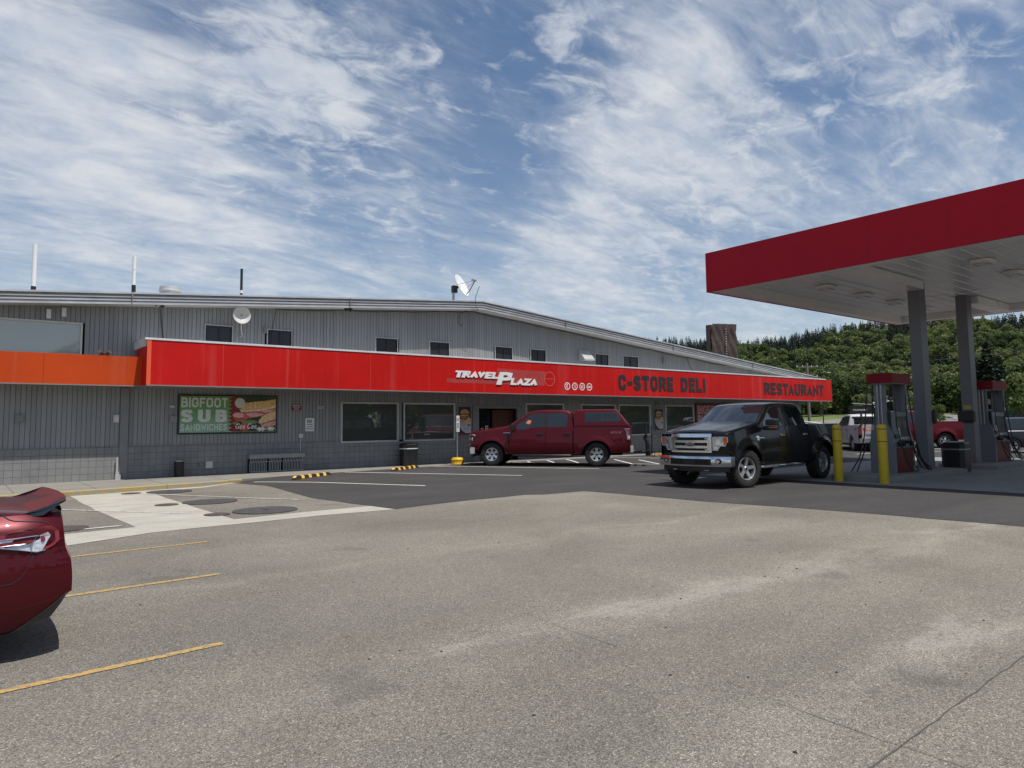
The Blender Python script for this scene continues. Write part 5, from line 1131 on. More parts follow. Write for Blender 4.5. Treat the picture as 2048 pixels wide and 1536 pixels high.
# ------------------------------------------------------------------ vehicles
def wheel(par, x, y, r, rw, w, style, m, steer=0.0, side=1, lug=False, nsp=6):
    # tyre
    o = bpy.data.objects.new('wheel', None); COL.objects.link(o); o.parent = par; o.location = (x, y, r); o.rotation_euler = (0, 0, steer)
    q = M(); h = w/2
    prof = [(rw, -h*.80), (rw+.012, -h*.96), (r*.80, -h*1.03), (r*.93, -h*.98), (r*.985, -h*.80), (r, -h*.55), (r, h*.55), (r*.985, h*.80), (r*.93, h*.98), (r*.80, h*1.03), (rw+.012, h*.96), (rw, h*.80)]
    q.lathe(prof, (0, 0, 0), 'Y', 48, caps=False)
    if lug:
        n = 30
        for k in range(n):
            a = 2*math.pi*k/n; ca, sa = math.cos(a), math.sin(a)
            for s in (-1, 1):
                da = .5*2*math.pi/n*(s > 0); c2, s2 = math.cos(a+da), math.sin(a+da); wd = .026
                def pt(rr, yy, tt, c2=c2, s2=s2): return (c2*rr-s2*tt, yy, s2*rr+c2*tt)
                V = [pt(rr, yy*s, tt) for rr in (r*.975, r*1.018) for yy, tt in ((h*.45, -wd), (h*.92, -wd*.8), (h*.92, wd*.8), (h*.45, wd))]
                q.add(V, [(4, 5, 6, 7), (0, 1, 5, 4), (1, 2, 6, 5), (2, 3, 7, 6), (3, 0, 4, 7)])
                V = [pt(rr, yy*s, tt) for rr, yy in ((r*.985, .90), (r*.90, 1.035*1.0)) for yy, tt in ((h*yy, -wd*.7), (h*yy*1.04, -wd*.6), (h*yy*1.04, wd*.6), (h*yy, wd*.7))]
                q.add(V, [(0, 1, 2, 3), (4, 5, 6, 7), (0, 1, 5, 4), (1, 2, 6, 5), (2, 3, 7, 6), (3, 0, 4, 7)])
                V = [pt(rr, yy*s*.30, tt) for rr in (r*.99, r*1.012) for yy, tt in ((0, -wd*.7), (h, -wd*.7), (h, wd*.7), (0, wd*.7))]
                q.add(V, [(4, 5, 6, 7), (0, 1, 5, 4), (1, 2, 6, 5), (2, 3, 7, 6), (3, 0, 4, 7)])
    q.build('tyre', MT['rubber'], o, world=False, smooth=35)
    q = M(); f = side*h
    q.lathe([(rw, -f*.8), (rw-.005, f*.78), (rw-.02, f*.86), (rw-.035, f*.80), (rw-.045, f*.5), (rw-.05, -f*.6)], (0, 0, 0), 'Y', 40, caps=False)
    q.lathe([(.002, f*.66), (.035, f*.68), (.05, f*.60), (.075, f*.58), (.085, f*.35)], (0, 0, 0), 'Y', 20, caps=False)
    for k in range(nsp):
        a = 2*math.pi*k/nsp+math.pi/2+.15*(style == 'five'); ca, sa = math.cos(a), math.sin(a)
        w0, w1 = (.040, .036) if style == 'five' else (.036, .052)
        def pp(rr, tt, yy): return (ca*rr-sa*tt, yy, sa*rr+ca*tt)
        re = rw-.03
        V = [pp(.06, -w0, f*.58), pp(.06, w0, f*.58), pp(re, w1, f*.78), pp(re, -w1, f*.78), pp(.06, -w0*1.1, f*.35), pp(.06, w0*1.1, f*.35), pp(re, w1*1.15, f*.45), pp(re, -w1*1.15, f*.45)]
        q.add(V, [(0, 1, 2, 3), (0, 4, 5, 1), (1, 5, 6, 2), (2, 6, 7, 3), (3, 7, 4, 0)])
    q.build('rim', m, o, world=False, smooth=30)
    q = M(); q.lathe([(.002, f*.2), (rw-.05, f*.2), (rw-.05, f*.15), (.002, f*.15)], (0, 0, 0), 'Y', 24); q.cyl((0, f*.60, 0), (0, f*.70, 0), .032, n=14)
    for k in range(6): a = k*math.pi/3+.5; q.cyl((.055*math.cos(a), f*.58, .055*math.sin(a)), (.055*math.cos(a), f*.61, .055*math.sin(a)), .009, n=6)
    q.build('hub', MT['dark'], o, world=False)
    return o

def smooth01(t): t = min(max(t, 0), 1); return t*t*(3-2*t)

def pickup(name, label, loc, heading, paint, wb=3.70, scale=1.0, lift=0.0, tr=.40, rw=.245, tw=.27, style='six', front='bars', topper=False, steer=0.0, detail=True, rimmat='alloy', bed_end=1.16, group=None, flare=.035, cabx=0.0):
    root = thing(name, label, 'pickup truck', loc, heading, group); root.scale = (scale,)*3
    P = MT[paint]; L0 = lift
    XF = .90; XT = -wb-bed_end; XC = -.50; XB = -2.88-cabx; HB = .055 if front == 'bars' else 0.0
    WC = tr+0.0; RA = tr+.085+ (.02 if lift else 0)
    def cv(x, y, z):
        if x > .42: x = x-.13*smooth01((x-.42)/.45)*(y/.98)**2*1.0
        return x
    def ys(z):
        pts = [(.30, .905), (.42, .955), (.55, .985), (.72, 1.0), (.95, .992), (1.10, .975), (1.25, .95), (1.40, .925), (1.50, .90)]
        if z <= pts[0][0]: return pts[0][1]
        for (a, b_), (c, d) in zip(pts, pts[1:]):
            if z <= c: return b_+(d-b_)*(z-a)/(c-a)
        return pts[-1][1]
    def side(x, z, h=0.0):   # point on the left flank
        y = ys(z); wl = WC-L0
        for xw in (0, -wb):
            rr = math.hypot(x-xw, z-wl)
            if rr < RA+.34: y += (flare)*math.exp(-((rr-RA-.03)/.085)**2)*(1 if z > .42 else .4)
        if x > .55: y -= .05*smooth01((x-.55)/.35)
        if x < XT+.25: y -= .02*smooth01((XT+.25-x)/.25)
        y += h
        return (cv(x, y, z), y, z+L0)
    def bottom(x):
        wl = WC-L0; zb = .42 if x > -wb+.2 else .46
        if x > .5: zb = .56
        for xw in (0, -wb):
            d = abs(x-xw)
            if d < RA: zb = max(zb, wl+math.sqrt(max(RA*RA-d*d, 0)))
        return zb
    def cols(x0, x1):
        xs = set([x0, x1]); n = max(1, int(abs(x0-x1)/.10))
        for i in range(n+1): xs.add(x0+(x1-x0)*i/n)
        lo_, hi_ = min(x0, x1), max(x0, x1)
        for xw in (0, -wb):
            for i in range(17):
                xx = xw-RA*math.cos(math.pi*i/16)
                if lo_ < xx < hi_: xs.add(xx)
        xs = sorted(xs); out = [xs[0]]
        for v in xs[1:]:
            if v-out[-1] > .012: out.append(v)
        out[-1] = xs[-1]; return out
    def flank(q, x0, x1, ztop, mirror=True, K=9, zlow=None):
        for s in ((1, -1) if mirror else (1,)):
            rows = []
            for x in cols(x0, x1):
                zb = max(bottom(x), zlow or 0); zt = ztop(x); row = []
                p = side(x, zb); row.append((p[0], s*(p[1]-.10), p[2]))
                for k in range(K+1):
                    p = side(x, zb+(zt-zb)*k/K); row.append((p[0], s*p[1], p[2]))
                rows.append(row)
            q.grid(rows)
    hoodc = lambda x: HB+(1.165+(.90-x)*.158 if x < .80 else 1.165+.015-.05*smooth01((x-.80)/.10))
    fend = lambda x: hoodc(x)-.055
    body = M()
    flank(body, XC-.10, XF, fend)
    # hood: fender shoulders to centre
    rows = []
    for x in [XC-.12, XC, -.3, -.1, .1, .3, .5, .65, .75, .82, .86, .90]:
        row = []; zc = hoodc(x)+L0; ye = side(x, fend(x))[1]
        for fr_, dz in ((-1, -.055), (-.985, -.03), (-.95, -.012), (-.86, -.004), (-.70, -.002), (-.62, .018), (-.45, .03), (0, .042), (.45, .03), (.62, .018), (.70, -.002), (.86, -.004), (.95, -.012), (.985, -.03), (1, -.055)):
            yy = ye*fr_; row.append((cv(x, yy, 0), yy, zc+dz))
        rows.append(row)
    body.grid(rows)
    # bed sides, rail, inner faces
    belt = lambda x: 1.34 if x < -1.45 else 1.34-.08*smooth01((x+1.45)/.35)
    rail = lambda x: 1.385
    flank(body, XT, XB-.03, rail)
    for s in (1, -1):
        rows = []
        for x in cols(XT, XB-.03):
            p = side(x, 1.385); rows.append([(p[0], s*p[1], p[2]), (p[0], s*(p[1]-.03), p[2]+.012), (p[0], s*(p[1]-.12), p[2]+.01), (p[0], s*(p[1]-.13), p[2]-.03), (p[0], s*(p[1]-.13), .90+L0)])
        body.grid(rows)
    body.box(XT+.02, XB-.03, -.80, .80, .86+L0, .90+L0); body.box(XB-.06, XB-.03, -.90, .90, .86+L0, 1.385+L0)
    # rocker below the doors
    bo = body.build('body', P, root, world=False, smooth=38)
    # tailgate
    q = M(); q.patch(-.80, .80, .66, 1.375, 12, 8, lambda u, v, h: (XT-.005-h-.015*math.exp(-((v-1.0)/.12)**2), u, v+L0), .0, skirt=.06); q.box(XT, XT+.05, -.80, .80, .66+L0, 1.37+L0); tg = q.build('tailgate', P, root, world=False, smooth=35)
    if front != 'none':
        pass
    q = M(); q.box(XT-.035, XT-.01, -.12, .12, 1.10+L0, 1.16+L0); q.build('tailgate_handle', MT['black'], tg, world=False)
    # doors
    for s in (1, -1):
        for (a, b_) in ((XC-.10-.012, -1.93), (-1.942, XB)):
            q = M(); rows = []
            for x in cols(b_, a):
                zb = max(bottom(x), .42); row = []; zt = belt(x)
                p = side(x, zb); row.append((p[0], s*(p[1]-.06), p[2]))
                for k in range(12): p = side(x, zb+(zt-zb)*k/11); row.append((p[0], s*p[1], p[2]))
                p = side(x, zt); row.append((p[0], s*(p[1]-.05), p[2]+.01)); rows.append(row)
            q.grid(rows); d = q.build('door', P, root, world=False, smooth=38)
            xh = b_+.20; p = side(xh, 1.12)
            q = M(); q.rbox(xh-.11, xh+.10, s*p[1]-.012, s*p[1]+.03 if s > 0 else s*p[1]+.012, p[2]-.025, p[2]+.025, .008) if s > 0 else q.rbox(xh-.11, xh+.10, s*p[1]-.03, s*p[1]+.012, p[2]-.025, p[2]+.025, .008)
            q.build('handle', MT['black'] if front != 'bars' else MT['chrome'], d, world=False)
    # greenhouse
    def H(x):
        pts = [(-.40, 1.36), (-.55, 1.455), (-.80, 1.615), (-1.10, 1.80), (-1.24, 1.875), (-1.38, 1.915), (-1.70, 1.945), (-2.1, 1.955), (-2.5-cabx, 1.945), (-2.70-cabx, 1.92), (-2.79-cabx, 1.875), (-2.84-cabx, 1.70), (-2.88-cabx, 1.5), (-2.895-cabx, 1.34)]
        for (a, b_), (c, d) in zip(pts, pts[1:]):
            if x >= c: return b_+(d-b_)*(x-a)/(c-a)
        return pts[-1][1]
    def yg(z): return .925-(z-1.26)*(.150/.60) if z < 1.86 else .775
    def cw(x, y):
        w = 1-smooth01((-.95-x)/.9); return x-.13*w*(abs(y)/.8)**2
    q = M(); rows = []
    for x in (-.40, -.48, -.6, -.72, -.85, -.98, -1.10, -1.24, -1.32, -1.45, -1.6, -1.8, -2.0, -2.2, -2.4-cabx, -2.6-cabx, -2.70-cabx, -2.76-cabx, -2.80-cabx, -2.84-cabx, -2.88-cabx, -2.895-cabx):
        h = H(x); row = []; zb = 1.20; rc = min(.055, (h-zb)*.3)
        zt = h-rc
        half = [(yg(zb)+0*(.0), zb)]+[(yg(zb+(zt-zb)*k/5), zb+(zt-zb)*k/5) for k in range(1, 6)]
        yt = yg(zt); half += [(yt-.015, h-rc*.45), (yt-.05, h-rc*.12), (yt-.10, h), (yt*.6, h+.012), (yt*.3, h+.020)]
        full = [(y, z) for y, z in half]+[(0, h+.022)]+[(-y, z) for y, z in reversed(half)]
        rows.append([(cw(x, y), y, z+L0) for y, z in full])
    q.grid(rows); cabo = q.build('cab', P, root, world=False, smooth=38)
    gs = lambda x, z, h: (cw(x, yg(z)), yg(z)+h, z+L0)
    gm = lambda x, z, h: (cw(x, yg(z)), -yg(z)-h, z+L0)
    # door aperture recess colour and side glass
    G1 = [(-.70, 1.285), (-1.12, 1.262), (-1.30, 1.345), (-1.86, 1.352), (-1.86, 1.835), (-1.56, 1.835), (-1.34, 1.80), (-1.20, 1.735), (-.98, 1.59), (-.76, 1.43)]
    G2 = [(-2.0, 1.355), (-2.58-cabx, 1.365), (-2.66-cabx, 1.40), (-2.69-cabx, 1.50), (-2.70-cabx, 1.72), (-2.66-cabx, 1.82), (-2.58-cabx, 1.842), (-2.0, 1.842)]
    GP = [(-1.862, 1.352), (-1.998, 1.354), (-1.998, 1.842), (-1.862, 1.836)]
    for mp in (gs, gm):
        for g in (G1, G2):
            q = M(); q.decal(g, mp, .006); q.build('side_window', MT['glass'], root, world=False)
            cx_ = sum(u for u, v in g)/len(g); cz_ = sum(v for u, v in g)/len(g)
            qq = M(); big = [(cx_+(u-cx_)*1.045, cz_+(v-cz_)*1.06) for u, v in g]; qq.decal(big, mp, .003); qq.build('window_seal', MT['black'], root, world=False)
        q = M(); q.decal(GP, mp, .005); q.build('door_pillar', MT['black'], root, world=False)
    # windshield
    def wsp(u, v, h):   # u across -1..1, v 0..1 up
        x = -.44-(v)*.78; z = H(x); w = (yg(z)-.055)*u; zz = z+.022*(1-abs(u)**1.5)
        return (cw(x, w)+h*.6, w, zz+h*.8+L0)
    q = M(); q.patch(-1, 1, .0, 1, 14, 10, wsp, .008, skirt=.015); q.build('windshield', MT['glass_ws'], root, world=False, smooth=60)
    q = M(); q.patch(-1.02, 1.02, -.10, .02, 14, 2, wsp, .012, skirt=.03); q.build('cowl', MT['black'], root, world=False, smooth=60)
    if detail:
        for u0 in (-.15, -.95) if front == 'bars' else (.15, .95):
            q = M(); q.tube([wsp(u0*.95+.0, .0, .03), wsp(u0*.6+.2, .055, .03), wsp(u0*.5+.55, .035, .028)] if u0 < -.5 else [wsp(.05, .0, .03), wsp(.35, .06, .03), wsp(.80, .03, .028)], .008, 6); q.build('wiper', MT['dark'], root, world=False)
        q = M(); c0 = wsp(.06 if front == 'bars' else 0, .86, -.03); q.box(c0[0]-.05, c0[0]-.01, c0[1]-.12, c0[1]+.12, c0[2]-.06, c0[2]+.0); q.build('rear_view_mirror', MT['dark'], root, world=False)
    q = M(); q.patch(-.62, .62, 1.42, 1.82, 8, 4, lambda u, v, h: (-2.885-cabx+(v-1.42)*.14-h, u, v+L0), .012, skirt=.02); q.build('rear_window', MT['glass'], root, world=False)
    # under parts
    q = M(); q.box(XT+.3, XF-.25, -.52, .52, .36+L0, .85+L0); q.box(-wb+RA+.02, -RA-.02, -.86, .86, .40+L0, 1.22+L0); q.box(-2.80-cabx, -.8, -.80, .80, 1.0+L0, 1.28+L0); q.box(.2, .72, -.70, .70, .55+L0, 1.05+L0)
    q.box(-.55, .55, -.62, .62, .5+L0, 1.1+L0); q.box(-wb-.55, -wb+.55, -.66, .66, .5+L0, .88+L0)
    q.cyl((0, -.8, tr), (0, .8, tr), .05, n=10); q.cyl((-wb, -.8, tr), (-wb, .8, tr), .06, n=10); q.lathe([(.01, -.16), (.15, -.08), (.15, .08), (.01, .16)], (-wb, 0, tr), 'Y', 14); q.tube([(-wb-.9, -.45, .5+L0), (-wb+.4, -.4, .42+L0), (-1, -.35, .42+L0)], .05, 8)
    for xw in (0, -wb):
        for s in (-1, 1):
            n = 14; rg = []
            for yy in (s*.62, s*.93): rg.append([(xw+(RA+.01)*math.cos(math.pi*i/n), yy, WC+(RA+.01)*math.sin(math.pi*i/n)) for i in range(n+1)])
            q.grid(rg)
    q.build('chassis', MT['dark'], root, world=False)
    # mirrors
    for s in (1, -1):
        if front == 'bars':
            q = M(); q.tube([(-.74, s*.93, 1.31+L0), (-.76, s*1.10, 1.31+L0)], .035, 8); q.rbox(-.86, -.70, min(s*1.05, s*1.37), max(s*1.05, s*1.37), 1.37+L0, 1.52+L0, .035); q.rbox(-.85, -.70, min(s*.99, s*1.37), max(s*.99, s*1.37), 1.25+L0, 1.36+L0, .03)
        else:
            q = M(); q.tube([(-.76, s*.93, 1.28+L0), (-.78, s*1.02, 1.30+L0)], .035, 8); q.rbox(-.84, -.72, min(s*1.0, s*1.25), max(s*1.0, s*1.25), 1.25+L0, 1.48+L0, .03)
        mo = q.build('wing_mirror', MT['black'], root, world=False, smooth=30)
        if front == 'bars': q = M(); q.box(-.702, -.694, min(s*1.17, s*1.35), max(s*1.17, s*1.35), 1.305+L0, 1.335+L0); q.build('turn_signal', MT['amber'], mo, world=False)
    # ---- front end
    FX = lambda y, z: .905-.15*(abs(y)/.98)**2.2-max(0, z-1.08-HB)*.25
    fmap = lambda u, v, h: (FX(u, v)+h, u, v+L0)
    q = M(); q.patch(-.93, .93, .62, 1.135+HB, 16, 5, fmap, -.03, skirt=.0); q.build('front_panel', P, root, world=False, smooth=60)
    if front == 'bars':
        gy, g0, g1 = .565, .745, 1.135+HB
        q = M()   # chrome surround
        q.patch(-gy, gy, g1-.085, g1, 14, 1, fmap, .03, skirt=.05); q.patch(-gy, gy, g0, g0+.045, 14, 1, fmap, .03, skirt=.05); q.patch(-gy, -gy+.075, g0+.045, g1-.085, 2, 3, fmap, .03, skirt=.05); q.patch(gy-.075, gy, g0+.045, g1-.085, 2, 3, fmap, .03, skirt=.05)
        go = q.build('grille_surround', MT['chrome'], root, world=False, smooth=30)
        q = M(); q.patch(-gy+.07, gy-.07, g0+.04, g1-.08, 10, 2, fmap, -.015, skirt=.02); q.build('grille_mesh', MT['dark'], go, world=False)
        q = M(); a = gy-.115
        q.patch(-a, a, .975, 1.035, 12, 1, fmap, .012, skirt=.03); q.patch(-a, a, .845, .905, 12, 1, fmap, .012, skirt=.03); q.build('grille_bar', MT['chrome'], go, world=False, smooth=30)
        q = M()
        for s in (-1, 1):
            for (u0, u1, v0, v1) in ((.455, .48, .80, 1.08), (.39, .455, 1.06, 1.08), (.39, .455, .80, .82)):
                a_, b_ = sorted((s*u0, s*u1)); q.patch(a_, b_, v0, v1, 1, 2, fmap, .02, skirt=.03)
        q.build('grille_bracket', MT['alloy'], go, world=False)
        q = M(); q.decal([(.125*math.cos(t*2*math.pi/28), .94+.056*math.sin(t*2*math.pi/28)) for t in range(28)], fmap, .030); q.build('badge_rim', MT['chrome'], go, world=False)
        q = M(); q.decal([(.112*math.cos(t*2*math.pi/28), .94+.046*math.sin(t*2*math.pi/28)) for t in range(28)], fmap, .034); q.build('badge_oval', MT['badge'], go, world=False)
        q = M(); text_into(q, 'Ford', -.075, .075, .915, .97, 0, .037, .0, .35, place=lambda u, w, h: fmap(u, w, h)); q.build('badge_lettering', MT['chrome'], go, world=False, fixn=False)
        for s in (-1, 1):
            S = lambda pts: [(s*u, v) for u, v in pts]
            hl = [(.585, 1.11), (.80, 1.115), (.925, 1.105), (.925, .99), (.88, .90), (.76, .90), (.70, .80), (.585, .80)]
            q = M(); q.decal(S(hl), fmap, .012); ho = q.build('headlight', MT['lens'], root, world=False)
            q = M()
            for i in range(len(hl)):
                a_, b_ = hl[i], hl[(i+1) % len(hl)]; q.tube([fmap(s*a_[0], a_[1], .014), fmap(s*b_[0], b_[1], .014)], .009, 6)
            q.build('headlight_rim', MT['chrome'], ho, world=False)
            q = M(); q.decal(S([(.835, 1.10), (.915, 1.095), (.915, .995), (.875, .915), (.835, .915)]), fmap, .017); q.build('amber_corner', MT['amber'], ho, world=False)
            q = M()
            for (cu, cv_, r_) in ((.72, 1.01, .06), (.66, .855, .036)): q.decal([(s*(cu+r_*math.cos(t*.42)), cv_+r_*math.sin(t*.42)) for t in range(15)], fmap, .018)
            q.build('reflector', MT['chrome'], ho, world=False)
    else:
        q = M()
        q.patch(-.60, .60, 1.06, 1.12, 14, 1, fmap, .03, skirt=.05); q.patch(-.60, .60, .72, .76, 14, 1, fmap, .03, skirt=.05); q.patch(-.62, .62, .92, .985, 14, 1, fmap, .035, skirt=.05)
        go = q.build('grille_surround', MT['chrome'], root, world=False, smooth=30)
        q = M(); q.patch(-.60, .60, .75, 1.07, 10, 2, fmap, -.01, skirt=.02); q.build('grille_mesh', MT['dark'], go, world=False)
        for s in (-1, 1):
            def hm(u, v, h):   # lamp wraps from the front face on to the flank
                return fmap(s*u, v, h) if u < .84 else (FX(.84, v)-(u-.84)*1.3, s*(.865+(u-.84)*.25+h+.05), v+L0)
            q = M(); q.decal([(.63, 1.10), (.99, 1.11), (1.0, 1.05), (.92, .98), (.90, .78), (.63, .78)], hm, .014); ho = q.build('headlight', MT['lens'], root, world=False)
            q = M(); q.decal([(.90, 1.0), (.93, 1.0), (.905, .82), (.88, .82)], hm, .02); q.build('marker_lens', MT['white'], ho, world=False)
    # bumper
    bx = lambda u, v, h: (.965-.19*(abs(u)/.98)**2.4+h-.35*max(0, .50-v)*0, u, v+L0)
    q = M(); q.patch(-.99, .99, .42, .655, 20, 4, lambda u, v, h: bx(u, v, h-.06*((v-.54)/.12)**2*.5), .02, skirt=.10)
    for s in (1, -1):
        q.patch(.0, .16, .44, .65, 2, 2, lambda u, v, h: (bx(.99, v, 0)[0]-u, s*(.99+h), v+L0), .004, skirt=.06)
    bmp = q.build('front_bumper', MT['chrome'], root, world=False, smooth=40)
    q = M(); q.patch(-.56, .56, .455, .60, 10, 1, bx, .035, skirt=.05); q.patch(-.90, .90, .30, .42, 14, 1, bx, -.06, skirt=.08); q.patch(-.95, .95, .655, .70, 14, 1, bx, -.04, skirt=.08)
    q.build('bumper_insert', MT['black'], bmp, world=False)
    q = M()
    for u0 in (-.52, .16): q.patch(u0, u0+.36, .47, .585, 4, 1, bx, .042, skirt=.01)
    q.build('bumper_pad', MT['dark'], bmp, world=False)
    for s in (-1, 1):
        q = M(); q.decal([(s*.73+.075*math.cos(t*.35), .545+.062*math.sin(t*.35)) for t in range(18)], bx, .028); fo = q.build('fog_lamp', MT['dark'], bmp, world=False)
        q = M(); q.decal([(s*.715+.045*math.cos(t*.42), .54+.042*math.sin(t*.42)) for t in range(15)], bx, .034); q.build('fog_lens', MT['lens'], fo, world=False)
        q = M(); q.tube([bx(s*.50, .34, -.0), bx(s*.44, .33, .03), bx(s*.38, .34, -.0)], .012, 6); q.build('tow_hook', MT['steel'], bmp, world=False)
    # rear lamps and bumper
    for s in (-1, 1):
        tmap = lambda u, v, h: (lambda p: (p[0], s*(p[1]), p[2]))(side(u, v, h))
        q = M(); q.decal([(XT+.005, 1.30), (XT+.20, 1.30), (XT+.205, 1.26), (XT+.12, 1.18), (XT+.11, .90), (XT+.005, .90)], tmap, .010); to = q.build('tail_light', MT['redlens'], root, world=False)
        q = M(); q.patch(.80, .97, .90, 1.30, 2, 4, lambda u, v, h: (XT-h, s*u, v+L0), .012, skirt=.02); q.build('rear_lens', MT['redlens'], to, world=False)
        q = M(); q.tube([tmap(XT+.03, 1.275, .014), tmap(XT+.185, 1.275, .014), tmap(XT+.115, 1.185, .014), tmap(XT+.10, .925, .014), tmap(XT+.02, .925, .014)], .010, 6); q.build('lamp_outline', MT['lens'], to, world=False)
        q = M(); q.decal([(XT+.01, 1.05), (XT+.085, 1.05), (XT+.085, .95), (XT+.01, .95)], tmap, .013); q.build('reversing_lens', MT['lens'], to, world=False)
    q = M(); rbx = lambda u, v, h: (XT-.14+.07*(abs(u)/.98)**3-h, u, v+L0)
    q.patch(-.95, .95, .48, .72, 14, 3, rbx, .02, skirt=.14)
    for s in (1, -1): q.patch(.0, .18, .49, .72, 2, 2, lambda u, v, h: (XT-.09+u, s*(.95+h), v+L0), .004, skirt=.05)
    rb = q.build('rear_bumper', MT['chrome'] if paint != 'p_white' else MT['steel'], root, world=False, smooth=40)
    q = M(); q.box(XT-.30, XT-.05, -.04, .04, .42+L0, .50+L0); q.build('hitch', MT['black'], rb, world=False)
    # running board
    for s in (1, -1):
        q = M(); q.tube([(-.72, s*.90, .36+L0), (-.85, s*1.0, .37+L0), (-2.7, s*1.0, .37+L0), (-2.85, s*.90, .36+L0)], .038, 8); q.build('running_board', MT['black'] if front != 'bars' else MT['chrome'], root, world=False, smooth=50)
        for xw, st in ((0, steer), (-wb, 0)): wheel(root, xw, s*.835, tr, rw, tw, style, MT[rimmat], st, s, lug=detail, nsp=5 if style == 'five' else 6)
    if topper:
        q = M(); rows = []
        def TH(x):
            if x > XB-.09: return 1.925
            return 1.96-.0*(x) if x > XT+.46 else 1.96-(XT+.46-x)*1.27
        xs = [XB-.05, XB-.12, XB-.5, -3.6, -4.0, XT+.60, XT+.46, XT+.42, XT+.3, XT+.2, XT+.1, XT+.03]
        xs = sorted(set(xs), reverse=True)
        for x in xs:
            h = TH(x); zb = 1.395
            yt_ = lambda z: .945-(z-1.39)*.26
            rc = min(.06, max(.004, (h-zb)*.3)); zt = h-rc
            half = [(yt_(zb+(zt-zb)*k/4), zb+(zt-zb)*k/4) for k in range(5)]; y1_ = yt_(zt)
            half += [(y1_-.02, h-rc*.4), (y1_-.07, h), (y1_*.5, h+.012)]
            rows.append([(x, y, z+L0) for y, z in half+[(0, h+.016)]+[(-y, z) for y, z in reversed(half)]])
        q.grid(rows); q.add([(xs[0], y, z) for _, y, z in rows[0]], [tuple(range(len(rows[0])))]); tp = q.build('bed_topper', P, root, world=False, smooth=35)
        W_ = [(XB-.40, 1.515), (XT+.42, 1.535), (XT+.33, 1.56), (XT+.33, 1.62), (XT+.43, 1.84), (XT+.50, 1.865), (XB-.40, 1.85), (XB-.43, 1.82), (XB-.43, 1.545)]
        for s in (1, -1):
            mp = lambda x, z, h: (x, s*(.945-(z-1.39)*.26+h), z+L0)
            q = M(); q.decal(W_, mp, .005); fr_ = q.build('topper_window', MT['winframe'], tp, world=False)
            cx_ = sum(u for u, v in W_)/9; cz_ = sum(v for u, v in W_)/9
            mid = (XB+XT)/2-.05
            q = M(); q.decal([(XB-.45, 1.55), (mid+.02, 1.555), (mid+.02, 1.825), (XB-.45, 1.815)], mp, .009); q.decal([(mid-.02, 1.555), (XT+.42, 1.57), (XT+.385, 1.60), (XT+.47, 1.82), (mid-.02, 1.83)], mp, .009); q.build('topper_glass', MT['glass'], fr_, world=False)
        q = M(); q.patch(-.68, .68, .10, .92, 8, 4, lambda u, v, h: (XT+.03+v*.43-h*.8, u*(1-.12*v), 1.41+v*.545+h*.6+L0), .012, skirt=.02); q.build('topper_rear_glass', MT['glass_red'], tp, world=False)
    return root, side, cv, L0, XT
MT['glass_ws'] = mat("windshield_glass", (.012, .015, .018), .03, spec=.8, coat=.8); MT['glass_red'] = mat("rear_hatch_glass", (.10, .02, .02), .05, coat=.8)
MT['badge'] = mat("badge_dark_blue", (.006, .012, .05), .2, coat=1); MT['winframe'] = mat("window_frame_black", (.030, .030, .034), .35)

# black pickup at the island
fa = Vector((15.38, 10.32, 0)); hd = math.radians(183.5)
dxy = Vector((math.cos(hd), math.sin(hd), 0)); lf = Vector((-dxy.y, dxy.x, 0))
SB = 1.03
org = fa-lf*.835*SB   # near side is the left flank
bk_, sd_b, _, L0b, XTb = pickup('pickup_truck', 'black lifted pickup with chrome grille facing left beside the fuel pumps', (org.x, org.y, .012), hd, 'p_black', wb=3.92, scale=SB, lift=.095, tr=.445, rw=.285, tw=.31, style='five', front='bars', steer=R(-14), cabx=.26, flare=.075, rimmat='alloy2' if 'alloy2' in MT else 'alloy')
q = M()
mpb = lambda u, w, h: (lambda p: (p[0], p[1], p[2]))(sd_b(u, w, h))
text_into(q, 'King', 0, 1, 0, 1, 0, .008, .03, .3, place=lambda u, w, h: mpb(-.42-.28*u+.0, 1.02+.09*w, h)) if False else None
q.decal([(-.50+.07*math.cos(t*.42), 1.055+.05*math.sin(t*.42)*(1+.3*(t % 2))) for t in range(15)], mpb, .010)
q.tube([mpb(-.56, 1.06, .012), mpb(-.66, 1.07, .012), mpb(-.76, 1.055, .012)], .016, 6)
q.build('fender_badge', MT['chrome'], bk_, world=False)

# red pickup with topper
hd2 = math.radians(131.5)
dx2 = Vector((math.cos(hd2), math.sin(hd2), 0)); lf2 = Vector((-dx2.y, dx2.x, 0)); SR = 1.035
fr2 = Vector((15.73, 21.12, 0)); org2 = fr2-lf2*.835*SR
rd_, sd_r, _, L0r, XTr = pickup('pickup_truck', 'dark red pickup with matching bed topper parked in front of the entrance', (org2.x, org2.y, .115), hd2, 'p_red', wb=3.70, scale=SR, lift=.0, tr=.405, rw=.245, tw=.27, style='six', front='wide', topper=True, flare=.045)
rd_.rotation_euler = (0, math.radians(-.25), hd2)
q = M(); text_into(q, '4X4', 0, 1, 0, 1, 0, .006, .03, .25, place=lambda u, w, h: sd_r(XTr+.70-.40*u, 1.115+.09*w, h)); q.build('four_by_four_lettering', mat('decal_dull_red', (.20, .06, .07), .4), rd_, world=False)
q = M(); q.tube([sd_r(-.42, 1.155, .010), sd_r(-.50, 1.16, .010), sd_r(-.60, 1.165, .010), sd_r(-.68, 1.15, .010)], .014, 6); q.build('fender_badge', MT['chrome'], rd_, world=False)
